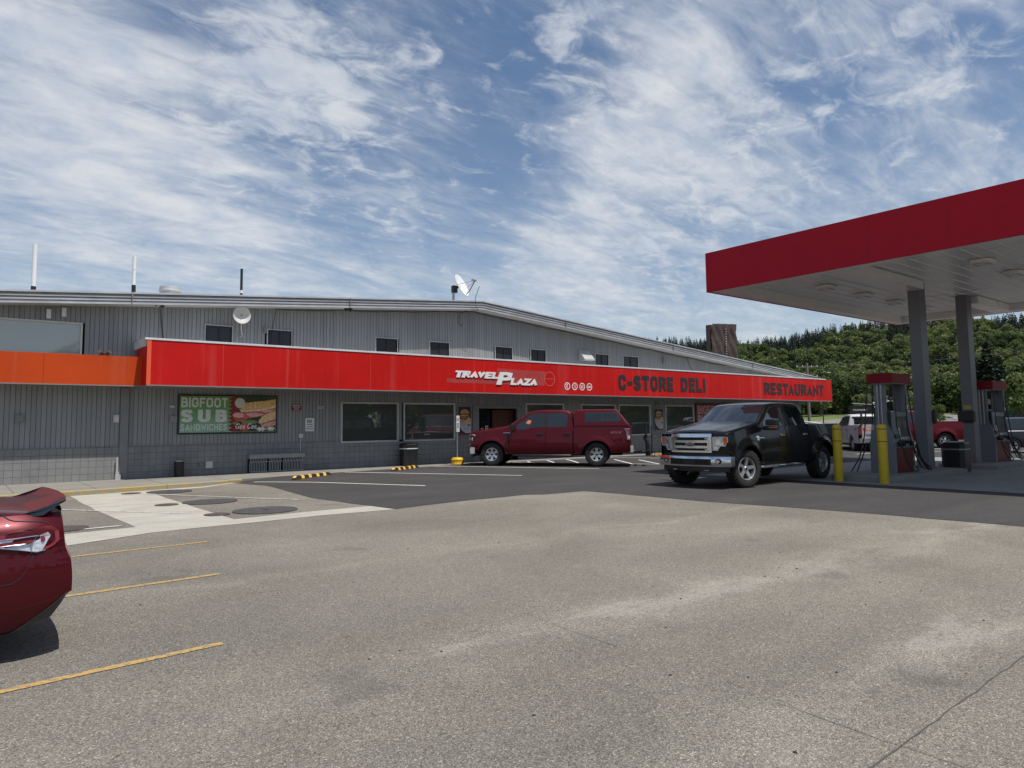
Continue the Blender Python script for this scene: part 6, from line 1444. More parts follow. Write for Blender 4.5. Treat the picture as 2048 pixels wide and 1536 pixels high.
q = M(); q.decal([(-1.12, 1.50), (-1.20, 1.60), (-1.30, 1.60), (-1.31, 1.52), (-1.24, 1.46)], lambda x, z, h: (x-.10, .925-(z-1.26)*.25+h, z), .009); q.build('orange_placard', mat('placard_orange', (.70, .22, .08), .6), rd_, world=False)
# hitch rack folded up behind the red pickup
hp = rd_.matrix_world if False else (Matrix.Translation(rd_.location) @ Matrix.Rotation(hd2, 4, 'Z') @ Matrix.Diagonal((SR, SR, SR, 1)))
def rl(x, y, z): v = hp @ Vector((x, y, z)); return (v.x, v.y, v.z)
t = thing('hitch_bike_rack', 'folded black bicycle rack on the tow hitch of the dark red pickup', 'bike rack', rl(XTr-.3, 0, 0)[:2]+(.12,))
q = M(); q.tube([rl(XTr-.15, 0, .46), rl(XTr-.62, 0, .42)], .035, 8); q.tube([rl(XTr-.60, 0, .30), rl(XTr-.60, 0, .62), rl(XTr-.54, 0, 1.05), rl(XTr-.53, 0, 1.48)], [.10, .09, .035, .03], 8); q.build('mast', MT['black'], t, smooth=50)
q = M(); q.tube([rl(XTr-.54, -.45, 1.05), rl(XTr-.54, .42, 1.08)], .05, 8); q.tube([rl(XTr-.62, -.5, .50), rl(XTr-.62, .40, .46)], .055, 8); q.tube([rl(XTr-.72, .3, .36), rl(XTr-.74, .32, .9), rl(XTr-.72, .3, 1.35)], .02, 8); q.build('cross_arm', MT['black'], t, smooth=50)
q = M()
for yy in (-.3, .0, .3): q.lathe([(.05, -.05), (.09, -.03), (.09, .03), (.05, .05)], rl(XTr-.60, yy, .42), 'Y', 12)
q.tube([rl(XTr-.72, .30, .36), rl(XTr-.80, .20, .30), rl(XTr-.82, .05, .42), rl(XTr-.7, -.1, .5)], .014, 6); q.tube([rl(XTr-.50, .12, 1.02), rl(XTr-.46, .10, .9), rl(XTr-.52, .08, .82)], .03, 6); q.build('wheel_clamp', MT['black'], t, smooth=50)
q = M(); q.box(*sum([sorted((rl(XTr-.53, .04, 0)[i], rl(XTr-.60, .09, 0)[i])) for i in (0, 1)], []), .98, 1.06); q.build('latch_plate', MT['steel'], t)

# white pickup with lettered tailgate
hw = math.radians(41); wpos = Vector((36.1, 17.45, 0)); d3 = Vector((math.cos(hw), math.sin(hw), 0)); l3 = Vector((-d3.y, d3.x, 0))
org3 = wpos+d3*4.86-l3*.97
wt, sd_w, _, _, XTw = pickup('pickup_truck', 'white pickup seen from behind with an orange tailgate sticker and rear message board', (org3.x, org3.y, .012), hw, 'p_white', wb=3.70, front='wide', detail=False, flare=.03)
q = M(); q.patch(-.72, .76, 1.10, 1.25, 8, 1, lambda u, v, h: (XTw-.005-h-.015*math.exp(-((v-1.0)/.12)**2), u, v), .008, skirt=.006); q.build('orange_sticker', mat('sticker_orange', (.62, .10, .02), .5), wt, world=False)
q = M(); text_into(q, 'CIDENT', 0, 1, 0, 1, 0, .012, .03, place=lambda u, w, h: (XTw-.006-h-.015*math.exp(-((1.17-1.0)/.12)**2), .70-.66*u, 1.12+.11*w)); q.build('incident_lettering', MT['white'], wt, world=False, fixn=False)
q = M(); text_into(q, 'RESPONSE', 0, 1, 0, 1, 0, .018, .02, place=lambda u, w, h: (XTw-.006-h, .60-.9*u, .86+.06*w)); q.build('response_lettering', MT['black'], wt, world=False, fixn=False)
q = M(); text_into(q, '4X4', 0, 1, 0, 1, 0, .006, .03, .25, place=lambda u, w, h: sd_w(XTw+.70-.36*u, 1.14+.09*w, h)); q.build('four_by_four_lettering', mat('decal_black_red', (.10, .02, .04), .4), wt, world=False)
q = M(); q.cyl((XTw+.9, .55, .9), (XTw+.9, .55, 2.0), .05, n=8); q.box(XTw+.85, XTw+.95, .1, 1.0, 1.72, 1.82)
q.box(XTw+.86, XTw+.93, .0, 1.1, 1.98, 2.38); q.tube([(XTw+.9, -.9, 2.58), (XTw+.9, -.25, 2.42), (XTw+.9, .4, 2.45), (XTw+.9, .95, 2.50)], .03, 6); q.build('message_board', MT['black'], wt, world=False)
q = M(); q.tube([(XTw+.84, -.10, 2.30), (XTw+.84, -.55, 2.62)] , .035, 6); q.tube([(XTw+.9, -1.1, 2.55), (XTw+.9, -.95, 2.62), (XTw+.9, -.5, 2.56), (XTw+.9, .0, 2.50)], .03, 6); q.box(XTw+.84, XTw+.9, -1.14, -1.06, 2.5, 2.7); q.build('light_bar', MT['white'], wt, world=False)
q = M(); text_into(q, 'STANDBY', 0, 1, 0, 1, 0, .006, .01, place=lambda u, w, h: (XTw+.858-h, .95-.7*u, 2.12+.09*w)); q.build('message_lettering', MT['white'], wt, world=False, fixn=False)
q = M(); q.cyl((XTw-.40, .28, .42), (XTw-.40, .28, .78), .13, n=14); q.box(XTw-.45, XTw-.2, -.6, .35, .42, .60); q.build('rear_step_load', MT['black'], wt, world=False, smooth=30)

# red pickup far behind between the columns
r_dir = Vector((.784, -.62, 0)); hd4 = math.atan2(.62+.04, -.784); d4 = Vector((math.cos(hd4), math.sin(hd4), 0)); l4 = Vector((-d4.y, d4.x, 0))
wr = Vector((43.8, 16.4, 0)); org4 = wr+d4*3.7*1.1-l4*.835*1.1
pickup('pickup_truck', 'bright dark-red pickup parked far behind between the two canopy columns', (org4.x, org4.y, .012), hd4, 'p_red2', wb=3.70, scale=1.1, front='wide', detail=False, flare=.05, style='five', bed_end=1.2, rimmat='chrome')
# tiny white pickup on the far road
pickup('pickup_truck', 'tiny white pickup driving along the far road below the wooded hill', (269.0, 96.8, zg(269, 96.8)+.07), math.radians(20-90), 'p_white', front='wide', detail=False)
MT['lens_s'] = mat("silver_lamp_lens", (.62, .62, .63), .10, metal=.5, var=.3, scale=30, stretch=(1, 1, 3), coat=1); MT['valance'] = mat("dark_grey_valance", (.035, .037, .040), .55); MT['gloss_black'] = mat("gloss_black", (.010, .012, .016), .15, coat=1)
# ------------------------------------------------------------------ maroon sedan at the left edge (only its tail is in view)
sed = thing('sedan', 'maroon sedan with a black-edged boot spoiler at the left edge of the lot', 'car', (.74, 6.92, .004), math.pi)
def s_x(z):   # how far the tail is set in at height z
    pts = [(.15, .10), (.30, .04), (.42, .0), (.55, .0), (.66, .012), (.76, .05), (.88, .062), (1.0, .075), (1.2, .09)]
    for (a, b_), (c, d) in zip(pts, pts[1:]):
        if z <= c: return b_+(d-b_)*max(0, (z-a))/(c-a)
    return pts[-1][1]
def s_y(z):
    pts = [(.15, .80), (.24, .87), (.40, .915), (.55, .925), (.64, .925), (.74, .905), (.82, .905), (.90, .885), (.97, .83), (1.03, .77), (1.08, .70)]
    for (a, b_), (c, d) in zip(pts, pts[1:]):
        if z <= c: return b_+(d-b_)*max(0, (z-a))/(c-a)
    return pts[-1][1]
def s_w(x):   # plan rounding of the rear corners
    if x > .42: return 1.0
    t = (.42-x)/.42; return 1-.105*t**2.4
def smap(xf, z, h=0.0):
    xr_ = s_x(z); x = (xf-xr_)/(1-xr_/.4) if xf < .4 else xf; x = max(x, 0)
    return (xf, s_y(z)*s_w(x)*(1 if x > 0 else 1)+h, z)
def s_bot(x):
    pts = [(0, .44), (.03, .43), (.135, .285), (.25, .228), (.37, .205), (.7, .20)]
    for (a, b_), (c, d) in zip(pts, pts[1:]):
        if x <= c: return b_+(d-b_)*(x-a)/(c-a)
    return .20
SH_ = lambda x: 1.0 if x < .5 else 1.0-.03*min((x-.5)/3.9, 1)*1.6
def deck(x): return 1.085 if x < .05 else 1.075+.05*min((x-.05)/.55, 1)
q = M(); xs = [0, .015, .04, .08, .13, .19, .26, .34, .42, .55, .7]
RW = 1.10
for i in range(17): xs.append(RW-.36*math.cos(math.pi*i/16))
xs += [1.6, 1.9, 2.2, 2.6, 3.0, 3.3]
for i in range(17): xs.append(3.92-.36*math.cos(math.pi*i/16))
xs += [4.4, 4.55, 4.68, 4.78, 4.84]
xs = sorted(xs)
def arch(x):
    for xw in (RW, 3.92):
        d = abs(x-xw)
        if d < .36: return .335+math.sqrt(max(.36*.36-d*d, 0))
    return 0
for s in (1, -1):
    rows = []
    for x in xs:
        zb = max(s_bot(x), arch(x)); zs = 1.0 if x < 3.3 else 1.0-.22*smooth01((x-3.3)/1.5); row = []
        ff = 1-.22*smooth01((x-4.2)/.64)
        for k in range(19):
            z = zb+(zs-zb)*k/18; xx = x+(s_x(z)*(1-x/.4) if x < .4 else 0)
            row.append((xx, s*s_y(z if x < 3.3 else z*1.0)*s_w(x)*ff, z))
        rows.append(row)
    q.grid(rows)
# tail face and bonnet / boot deck
rows = []
for k in range(19):
    z = .44+(1.0-.44)*k/18; yy = s_y(z)*s_w(0); rows.append([(s_x(z)-.05*(1-(u/7)**2), yy*u/7, z) for u in range(-7, 8)])
q.grid(rows)
def topz(x):
    pts = [(0, 1.0), (.04, 1.005), (.15, 1.015), (.35, 1.035), (.62, 1.065), (.70, 1.09), (1.25, 1.40), (1.6, 1.435), (2.1, 1.445), (2.5, 1.42), (2.75, 1.38), (3.5, 1.04), (3.6, 1.02), (4.2, .93), (4.6, .82), (4.84, .70)]
    for (a, b_), (c, d) in zip(pts, pts[1:]):
        if x <= c: return b_+(d-b_)*(x-a)/(c-a)
    return pts[-1][1]
rows = []
for x in [0, .02, .05, .1, .15, .22, .3, .42, .55, .66, .75, .9, 1.1, 1.25, 1.45, 1.7, 2.1, 2.5, 2.7, 2.9, 3.2, 3.5, 3.7, 4.2, 4.5, 4.7, 4.84]:
    zs = 1.0 if x < 3.3 else 1.0-.22*smooth01((x-3.3)/1.5); h = topz(x); sh = s_w(x)*(1-.22*smooth01((x-4.2)/.64))
    cab = h-zs > .16
    half = [(s_y(1.0)*sh, zs)]
    if cab: half += [(.76, zs+.06), (.72, zs+(h-zs)*.55), (.64, h-.06), (.56, h-.02), (.3, h)]
    else: half += [(.77*sh, zs+(h-zs)*.38), (.73*sh, zs+(h-zs)*.55), (.68*sh, zs+(h-zs)*.72), (.60*sh, zs+(h-zs)*.86), (.3, h-.005)]
    xo = s_x(1.0)*(1-x/.4) if x < .4 else 0
    rows.append([(x+xo, y, z) for y, z in half]+[(x+xo, 0, h+.004)]+[(x+xo, -y, z) for y, z in reversed(half)])
q.grid(rows)
q.build('body', MT['p_maroon'], sed, world=False, smooth=50)
for s in (1, -1):
    sm = (lambda u, v, h, s=s: (lambda p: (p[0], s*p[1], p[2]))(smap(u, v, h)))
    q = M(); q.decal([(.45, .884), (.28, .909), (.151, .917), (.118, .90), (.093, .877), (.09, .811), (.122, .780), (.177, .756), (.226, .748), (.46, .803)], sm, .008, step=.03); tl = q.build('tail_light', MT['redlens'], sed, world=False, smooth=50)
    q = M(); q.decal([(.45, .852), (.215, .860), (.163, .876), (.145, .852), (.162, .825), (.172, .803), (.194, .759), (.228, .752), (.45, .803)], sm, .013, step=.03); q.build('clear_lens', MT['lens_s'], tl, world=False, smooth=50)
    q = M(); q.decal([(.45, .830), (.248, .835), (.253, .819), (.399, .802), (.45, .810)], sm, .017, step=.03); q.decal([(.205, .852), (.19, .855), (.178, .835), (.185, .815), (.200, .815)], sm, .017, step=.03); q.build('inner_red_lens', MT['redlens'], tl, world=False)
    q = M(); q.tube([sm(.45, .850, .016), sm(.35, .853, .016), sm(.228, .861, .016), sm(.262, .80, .016), sm(.258, .752, .015)], .0045, 6); q.tube([sm(.45, .800, .012), sm(.34, .778, .012), sm(.23, .749, .012), sm(.178, .756, .012)], .004, 6); q.build('bright_trim', MT['chrome'], tl, world=False)
    q = M(); q.tube([(.45, s*.79, 1.026), (.423, s*.80, 1.002), sm(.392, .978, .001), sm(.356, .965, .001), sm(.28, .956, .001), sm(.209, .948, .001), sm(.166, .934, .001), sm(.151, .918, .001)], .0035, 6)
    q.tube([sm(.235, .748, .0), sm(.266, .665, .0), sm(.315, .584, .0), sm(.365, .552, .0), sm(.60, .535, .0), (.74, s*.93, .52)], .003, 6)
    q.tube([sm(.101, .80, .001), sm(.085, .76, .001), sm(.06, .71, .001)], .003, 6); q.build('panel_gap', MT['dark'], sed, world=False)
    # lower black valance with a side scoop
    q = M(); q.decal([(.46, .207), (.36, .208), (.273, .262), (.200, .311), (.126, .361), (.051, .425), (.034, .44), (.036, .42), (.064, .369), (.123, .283), (.183, .245), (.272, .222), (.46, .20)], sm, .010, step=.03); q.build('rear_valance', MT['valance'], sed, world=False, smooth=50)
q = M(); q.loft([[(x, y, z) for y in (-.72, .72)] for x, z in ((.06, .36), (.04, .44), (.5, .22))], False, closed=False); q.build('rear_valance', MT['valance'], sed, world=False)
# spoiler: painted top with a black underside
def spl(u):
    a = abs(u); return .80*u, .26+.02*a, .005+.055*a**2.2
q = M(); rows = []; rows2 = []
for i in range(-12, 13):
    u = i/12; y, xr_, xt = spl(u); rz = 1.022-.012*abs(u)
    rows.append([(xr_+.03, y*.98, rz-.004), (xr_, y, rz+.003), (xr_-.07, y, rz+.012), ((xr_+xt)/2-.03, y, rz+.036), (xt, y, 1.088)])
    rows2.append([(xt, y, 1.088), (xt-.003, y, 1.080), (xt+.055, y, 1.045), (xt+.13, y, .990), (xr_-.03, y, .985), (xr_+.03, y*.98, 1.004)])
q.grid(rows); spo = q.build('spoiler', MT['p_maroon'], sed, world=False, smooth=50)
q = M(); q.grid(rows2)
for s in (0, -1):
    ring = rows[s][::-1]+rows2[s][1:]; q.add(ring, [tuple(range(len(ring)))])
q.build('spoiler_underside', MT['gloss_black'], spo, world=False, smooth=50)
q = M(); q.patch(-.60, .60, .74, 1.24, 8, 4, lambda u, v, h: (v+.02, u*(1.12-.25*(v-.74)), topz(v)+.012+h), .004); q.build('rear_window', MT['glass'], sed, world=False)
q = M(); q.box(.5, 4.5, -.70, .70, .18, .5); q.box(1.6, 3.4, -.86, .86, .19, .9); q.box(.3, .9, -.7, .7, .24, .6)
q.build('underbody', MT['dark'], sed, world=False)
for xw in (RW, 3.92):
    for s in (1, -1): wheel(sed, xw, s*.80, .335, .235, .22, 'six', MT['alloy'], 0, s)

# charcoal SUV at the right edge
def suv(loc, hd_):
    t = thing('suv', 'charcoal SUV entering at the far right edge beyond the pump', 'car', loc, hd_)
    q = M(); RA = .40; xs = [2.32, 2.28, 2.2, 2.05, 1.9]+[1.42+RA*math.cos(math.pi*i/14) for i in range(15)]+[.8, .4, 0, -.4, -.9]+[-1.38+RA*math.cos(math.pi*i/14) for i in range(15)]+[-1.9, -2.1, -2.25, -2.32]
    for s in (1, -1):
        rows = []
        for x in xs:
            zb = .30
            for xw in (1.42, -1.38):
                d = abs(x-xw)
                if d < RA: zb = max(zb, .36+math.sqrt(max(RA*RA-d*d, 0)))
            e = 1-.16*smooth01((abs(x)-1.85)/.47)
            zs = 1.02 if x < .8 else 1.02-.10*(x-.8)/1.5
            rows.append([(x, s*(.88+.05*math.sin(math.pi*(zb+(zs-zb)*k/10-.2)/.95))*e, zb+(zs-zb)*k/10) for k in range(11)])
        q.grid(rows)
    rows = []
    for x, h in ((2.32, .78), (2.25, .90), (2.0, .98), (1.5, 1.04), (1.05, 1.09), (.9, 1.14), (.35, 1.55), (.1, 1.62), (-.6, 1.68), (-1.4, 1.66), (-1.95, 1.60), (-2.2, 1.2), (-2.32, .9)):
        e = 1-.16*smooth01((abs(x)-1.85)/.47); zs = 1.02 if x < .8 else 1.02-.10*(x-.8)/1.5; cabn = h > zs+.15
        half = [(.90*e, min(zs, h))]+([(.84, zs+.05), (.76, zs+(h-zs)*.5), (.66, h-.05), (.5, h)] if cabn else [(.86*e, zs+(h-zs)*.5), (.78*e, h-.01), (.6*e, h), (.3, h+.01)])
        rows.append([(x, y, z) for y, z in half]+[(x, 0, h+.015)]+[(x, -y, z) for y, z in reversed(half)])
    q.grid(rows); q.box(2.25, 2.33, -.76, .76, .3, .80); q.build('body', MT['p_darkgrey'], t, world=False, smooth=45)
    for s in (1, -1):
        q = M(); q.add([(2.06, s*.87, .88), (2.33, s*.62, .86), (2.345, s*.62, .76), (2.30, s*.78, .70), (2.08, s*.885, .78)], [(0, 1, 2, 3, 4)]); q.build('headlight', MT['lens'], t, world=False)
        q = M(); q.decal([(.78, 1.08), (.30, 1.50), (-1.5, 1.58), (-1.9, 1.12)], lambda x, z, h, s=s: (x, s*(.84-(z-1.07)*.29+h), z), .012); q.build('side_window', MT['glass'], t, world=False)
        for xw in (1.42, -1.38): wheel(t, xw, s*.80, .36, .25, .24, 'six', MT['alloy'], 0, s)
    q = M(); q.patch(-.72, .72, .02, .98, 8, 4, lambda u, v, h: (.90-.55*v+h, u*(1-.12*v), 1.14+.41*v+h), .014); q.build('windshield', MT['glass'], t, world=False)
    q = M(); q.box(2.325, 2.345, -.55, .55, .52, .78); q.build('grille', MT['black'], t, world=False)
    q = M(); q.box(2.343, 2.35, -.16, .16, .42, .52); q.build('number_plate', MT['white'], t, world=False)
    q = M(); q.box(-2.1, 2.1, -.7, .7, .25, .6); q.box(-.9, .9, -.84, .84, .28, .9); q.build('underbody', MT['dark'], t, world=False)
suv((41.2, 11.45, .01), math.radians(-62+180+0) if False else math.radians(-48))

# ------------------------------------------------------------------ far things
# utility pole with crossarms and wires
t = thing('utility_pole', 'wooden utility pole with two crossarms beyond the far end of the store', 'utility pole', (60, 33.3, 0))
q = M(); q.cyl((60, 33.3, -.2), (60, 33.3, 6.85), .15, .10, n=12); q.build('pole', MT['pole'], t, smooth=40)
av = Vector((.784, -.62, 0))
def ap(u, z, o=0): p = Vector((60, 33.3, 0))+av*u; return (p.x-.15*o, p.y, z)
q = M(); q.tube([ap(-.95, 6.48), ap(.95, 6.48)], .05, 4); q.build('crossarm', MT['pole'], t)
q = M(); q.tube([ap(-1.0, 5.75), ap(.6, 5.78)], .045, 4); q.build('crossarm', MT['pole'], t)
q = M()
for u, z in ((-.9, 6.5), (-.4, 6.5), (.4, 6.5), (.9, 6.5), (-.5, 5.4), (.85, 5.6)): q.cyl(ap(u, z), ap(u, z+.16), .05, .03, n=8)
q.build('insulator', MT['offwhite'], t)
# wires strung along the road (pole to pole), kept a thing of their own
def wire(a, b_, sag, r, lb):
    P = []
    for i in range(25):
        k = i/24; p = Vector(a).lerp(Vector(b_), k); p.z -= sag*4*k*(1-k); P.append(p)
    q = M(); q.tube(P, r, 4); tag(q.build('overhead_wire', MT['wire']), lb, 'wire', 'overhead wires on the poles')
MT['wire'] = mat('wire_grey', (.11, .11, .11), .6)
t = thing('street_lamp', 'dark street lamp with a curved arm near the utility pole', 'street lamp', (66, 35.2, 0))
q = M(); q.cyl((66, 35.2, 0), (66, 35.2, 6.3), .055, .04, n=8); q.tube([(66, 35.2, 6.3), (66.2, 35.05, 6.4), (66.5, 34.85, 6.35)], .025, 6); q.build('post', MT['black'], t, smooth=40)
q = M(); q.rbox(66.4, 66.7, 34.65, 34.85, 6.27, 6.34, .02); q.build('lamp_head', MT['offwhite'], t)
t = thing('utility_pole', 'distant utility pole standing in the field right of the canopy', 'utility pole', (150, 36, zg(150, 36)))
q = M(); q.cyl((150, 36, 0), (150, 36, 14.5), .2, .14, n=8); q.build('pole', MT['pole'], t, smooth=40)
q = M(); q.box(149.9, 150.1, 34.8, 37.2, 14.0, 14.2); q.build('crossarm', MT['pole'], t)
for z, lb in ((12.2, 'lowest of the three overhead wires crossing the dark firs'), (13.0, 'middle of the three overhead wires crossing the dark firs'), (14.9, 'highest of the three overhead wires crossing the dark firs')):
    wire((150, 36, z), (118, -60, z+.5), 1.0, .035, lb)
wire((60.5, 32.9, 6.55), (150, 36, 15.0), .8, .016, 'long overhead wire running from the near pole towards the field')
wire((60, 33.3, 5.8), (68, 60, 6.2), .5, .02, 'overhead wire leading away behind the store roof')
# boom gate / white trailer frame glimpsed by the black pickup bed
t = thing('parked_trailer', 'white flatbed trailer edge and drawbar beyond the black pickup bed', 'trailer', (47, 24.6, .01))
q = M(); q.tube([(43.5, 25.6, 1.75), (45.5, 24.5, 1.45), (47.0, 23.8, 1.25)], .06, 6); q.box(46.5, 49.5, 24.0, 25.2, .85, 1.0); q.build('frame', MT['offwhite'], t)
for xx in (47.2, 48.2): wheel(t, xx, .8, .35, .2, .2, 'six', MT['steel'], 0, -1) if False else None
q = M()
for xx in (47.4, 48.4):
    for yy in (24.0, 25.2): q.lathe([(.2, -.1), (.36, -.1), (.38, 0), (.36, .1), (.2, .1)], (xx, yy, .38), 'Y', 20)
q.build('wheel', MT['rubber'], t)
# long low navy building in the field
t = thing('field_building', 'long low navy building in the field at the right edge', 'building', (186, 50, zg(190, 50)))
q = M(); q.box(184, 190, 24, 60.0, .2, 3.7); q.build('wall', mat('navy_wall', (.012, .016, .035), .6), t)
q = M(); q.box(183.7, 190.3, 23.7, 60.3, 3.7, 3.9); q.build('roof', MT['gutter_dk'], t)
# white marker post by the far lot
q = M(); q.cyl((58.5, 21.6, 0), (58.5, 21.6, .95), .06, .03, n=8); tag(q.build('marker_post', MT['white']), 'small white marker post beyond the far red pickup bed', 'post')

# ------------------------------------------------------------------ hill
def hillz(x, y):
    d = math.hypot(x, y); az = math.degrees(math.atan2(y, x))
    e = 5.15+.62*smooth01((38-az)/12)+.3*math.sin(az*.35)+(.0 if az > 5 else -.02*(5-az)) - 1.2*smooth01((az-40)/25)
    top = math.tan(R(max(e, 1)))*820
    base = zg(x, y)
    return base+(top-base)*smooth01((d-350)/470)**1.0*(1 if d < 820 else 1)-max(0, d-820)*.06
hm = M(); rows = []
for d in [300, 330, 350, 380, 410, 450, 490, 530, 570, 620, 670, 720, 770, 820, 880, 1000, 1300, 1800]:
    rows.append([(d*math.cos(R(a)), d*math.sin(R(a)), hillz(d*math.cos(R(a)), d*math.sin(R(a)))-(4 if d < 320 else .3)) for a in np.arange(-12, 76, 1.5)])
hm.grid(rows); hm.build('hill', mat('hill_floor', (.035, .040, .018), .95, var=.3, scale=.05), kind='structure', smooth=60)

rng = np.random.default_rng(11)
def leaf_quads(C, nrm_bias, size, rng):
    n = len(C); a = rng.normal(size=(n, 3)); a += nrm_bias; a /= np.linalg.norm(a, axis=1)[:, None]
    b_ = np.cross(a, rng.normal(size=(n, 3))); b_ /= np.linalg.norm(b_, axis=1)[:, None]; c = np.cross(a, b_)
    s = (size*rng.uniform(.55, 1.3, n))[:, None]; k = rng.uniform(.5, 1.0, n)[:, None]
    return np.stack([C-b_*s-c*s*k, C+b_*s-c*s*k*.6, C+b_*s*.7+c*s*k, C-b_*s*.8+c*s*k*.8], 1)   # n,4,3
def crown_broad(rng, n, size, lobes=13, h=1.0):
    """unit broadleaf crown: radius about 1, from z=0.15 to 2.1"""
    L_ = []
    for i in range(lobes):
        a = rng.uniform(0, 2*np.pi); r_ = rng.uniform(0, .72)**.8; z = rng.uniform(.35, 1.75); r_ *= (1-.35*abs(z-.9))
        L_.append((r_*np.cos(a), r_*np.sin(a), z*h, rng.uniform(.28, .48)))
    L_.append((0, 0, 1.65*h, .42)); L_ = np.array(L_); w = rng.integers(0, len(L_), n); d = rng.normal(size=(n, 3)); d /= np.linalg.norm(d, axis=1)[:, None]
    d[:, 2] = np.abs(d[:, 2])*np.where(rng.uniform(size=n) < .78, 1, -1)
    r_ = L_[w, 3]*rng.uniform(.72, 1.08, n); C = L_[w, :3]+d*r_[:, None]*np.array([1, 1, .85])
    tint = rng.normal(0, .07, n)+ (rng.normal(0, .07, len(L_)))[w]
    return leaf_quads(C, d*1.1, np.full(n, size), rng), tint
def crown_fir(rng, n, size):
    """unit fir: height 1, base radius about .2"""
    t = rng.uniform(0, 1, n)**.72; t = 1-t*.0-(1-t) if False else t
    z = 1-t; lay = np.floor(z*13)/13+.5/13; r_ = .235*(1-z)**.75*(.55+.45*np.abs(np.sin(z*13*np.pi)))*rng.uniform(.35, 1.05, n)
    a = rng.uniform(0, 2*np.pi, n); C = np.stack([r_*np.cos(a), r_*np.sin(a), z-.25*r_], 1)
    nb = np.stack([np.cos(a)*.6, np.sin(a)*.6, np.full(n, .9)], 1)
    return leaf_quads(C, nb, size*(.5+.7*(1-z)), rng), rng.normal(0, .10, n)
def mesh_quads(name, Q, T, m, parent=None, kind=None):
    n = len(Q); me = bpy.data.meshes.new(name); me.vertices.add(n*4); me.vertices.foreach_set('co', Q.reshape(-1).astype(np.float32))
    me.loops.add(n*4); me.loops.foreach_set('vertex_index', np.arange(n*4, dtype=np.int32)); me.polygons.add(n)
    me.polygons.foreach_set('loop_start', (np.arange(n)*4).astype(np.int32)); me.polygons.foreach_set('loop_total', np.full(n, 4, dtype=np.int32))
    at = me.attributes.new('tint', 'FLOAT', 'FACE'); at.data.foreach_set('value', T.astype(np.float32)); me.materials.append(m); me.update(calc_edges=True)
    o = bpy.data.objects.new(name, me); COL.objects.link(o)
    if parent is not None: o.parent = parent
    if kind: o['kind'] = kind
    return o
tb = [crown_broad(rng, 900, .080) for _ in range(8)]; tf = [crown_fir(rng, 520, .026) for _ in range(5)]
QB, TB, QF, TF = [], [], [], []
pts = []
def place_b(x, y, z, s, hs, tint, k=None):
    Q, T = tb[rng.integers(len(tb))]; a = rng.uniform(0, 2*np.pi); ca, sa = np.cos(a), np.sin(a)
    P = Q*np.array([s, s, s*hs]); X = P[..., 0]*ca-P[..., 1]*sa+x; Y = P[..., 0]*sa+P[..., 1]*ca+y; Z = P[..., 2]+z
    QB.append(np.stack([X, Y, Z], -1)); TB.append(np.clip(T+tint, 0, 1))
def place_f(x, y, z, h, w, tint):
    Q, T = tf[rng.integers(len(tf))]; a = rng.uniform(0, 2*np.pi); ca, sa = np.cos(a), np.sin(a)
    P = Q*np.array([h*w, h*w, h]); X = P[..., 0]*ca-P[..., 1]*sa+x; Y = P[..., 0]*sa+P[..., 1]*ca+y; Z = P[..., 2]+z
    QF.append(np.stack([X, Y, Z], -1)); TF.append(np.clip(T+tint, 0, 1))
d = 352.0
while d < 850:
    st = 8.6+(d-350)*.006; arc = R(53)*d; n = int(arc/st)
    for i in range(n):
        a = R(-2)+R(53)*(i+rng.uniform(.1, .9))/n; dd = d+rng.uniform(-.45, .45)*st; x, y = dd*math.cos(a), dd*math.sin(a); z = hillz(x, y)
        az_ = math.degrees(a)
        patchn = math.sin(x*.021+1.3)*math.sin(y*.026+.4)+.5*math.sin(x*.05+y*.043)
        firp = smooth01((dd-640+70*math.sin(az_*.9)+ (az_-30)*3)/90)
        firp = max(firp, .85 if (patchn > .75 and dd > 470) else 0.05)
        if rng.uniform() < firp: place_f(x, y, z-1, rng.uniform(14, 20)*(1.0 if dd > 600 else .9), rng.uniform(1.0, 1.5), .40+rng.normal(0, .18))
        else: place_b(x, y, z-1.5, rng.uniform(4.6, 7.6), rng.uniform(.85, 1.2), .44+.18*patchn+rng.normal(0, .16))
    d += st*.92
mesh_quads('wooded_hillside', np.concatenate(QB), np.concatenate(TB), MT['leaf'], kind='stuff')
mesh_quads('fir_wood', np.concatenate(QF), np.concatenate(TF), MT['needle'], kind='stuff')

# individual trees at the foot of the hill and in the field
def broad_tree(x, y, s, hs, tint, label, group, n=1500, trunk=True, name='broadleaf_tree', cat='tree'):
    z = zg(x, y); t = thing(name, label, cat, (x, y, z), rng.uniform(0, 6.28), group)
    Q, T = crown_broad(rng, n, .075, 18); Q = Q*np.array([s, s, s*hs])+np.array([0, 0, s*.25 if trunk else -.1*s])
    mesh_quads('crown', Q, np.clip(T+tint, 0, 1), MT['leaf'], t)
    if trunk:
        q = M(); H_ = s*hs*1.3; q.tube([(0, 0, -.3), (.05*s, 0, H_*.4), (0, .05*s, H_)], [s*.07, s*.05, s*.02], 8)
        for k in range(6): a = k*1.05+rng.uniform(0, .5); q.tube([(0, 0, H_*(.35+.07*k)), (s*.35*math.cos(a), s*.35*math.sin(a), H_*(.5+.08*k)), (s*.6*math.cos(a), s*.6*math.sin(a), H_*(.62+.08*k))], [s*.035, s*.02, s*.008], 6)
        q.build('trunk', MT['bark'], t, world=False, smooth=60)
    return t
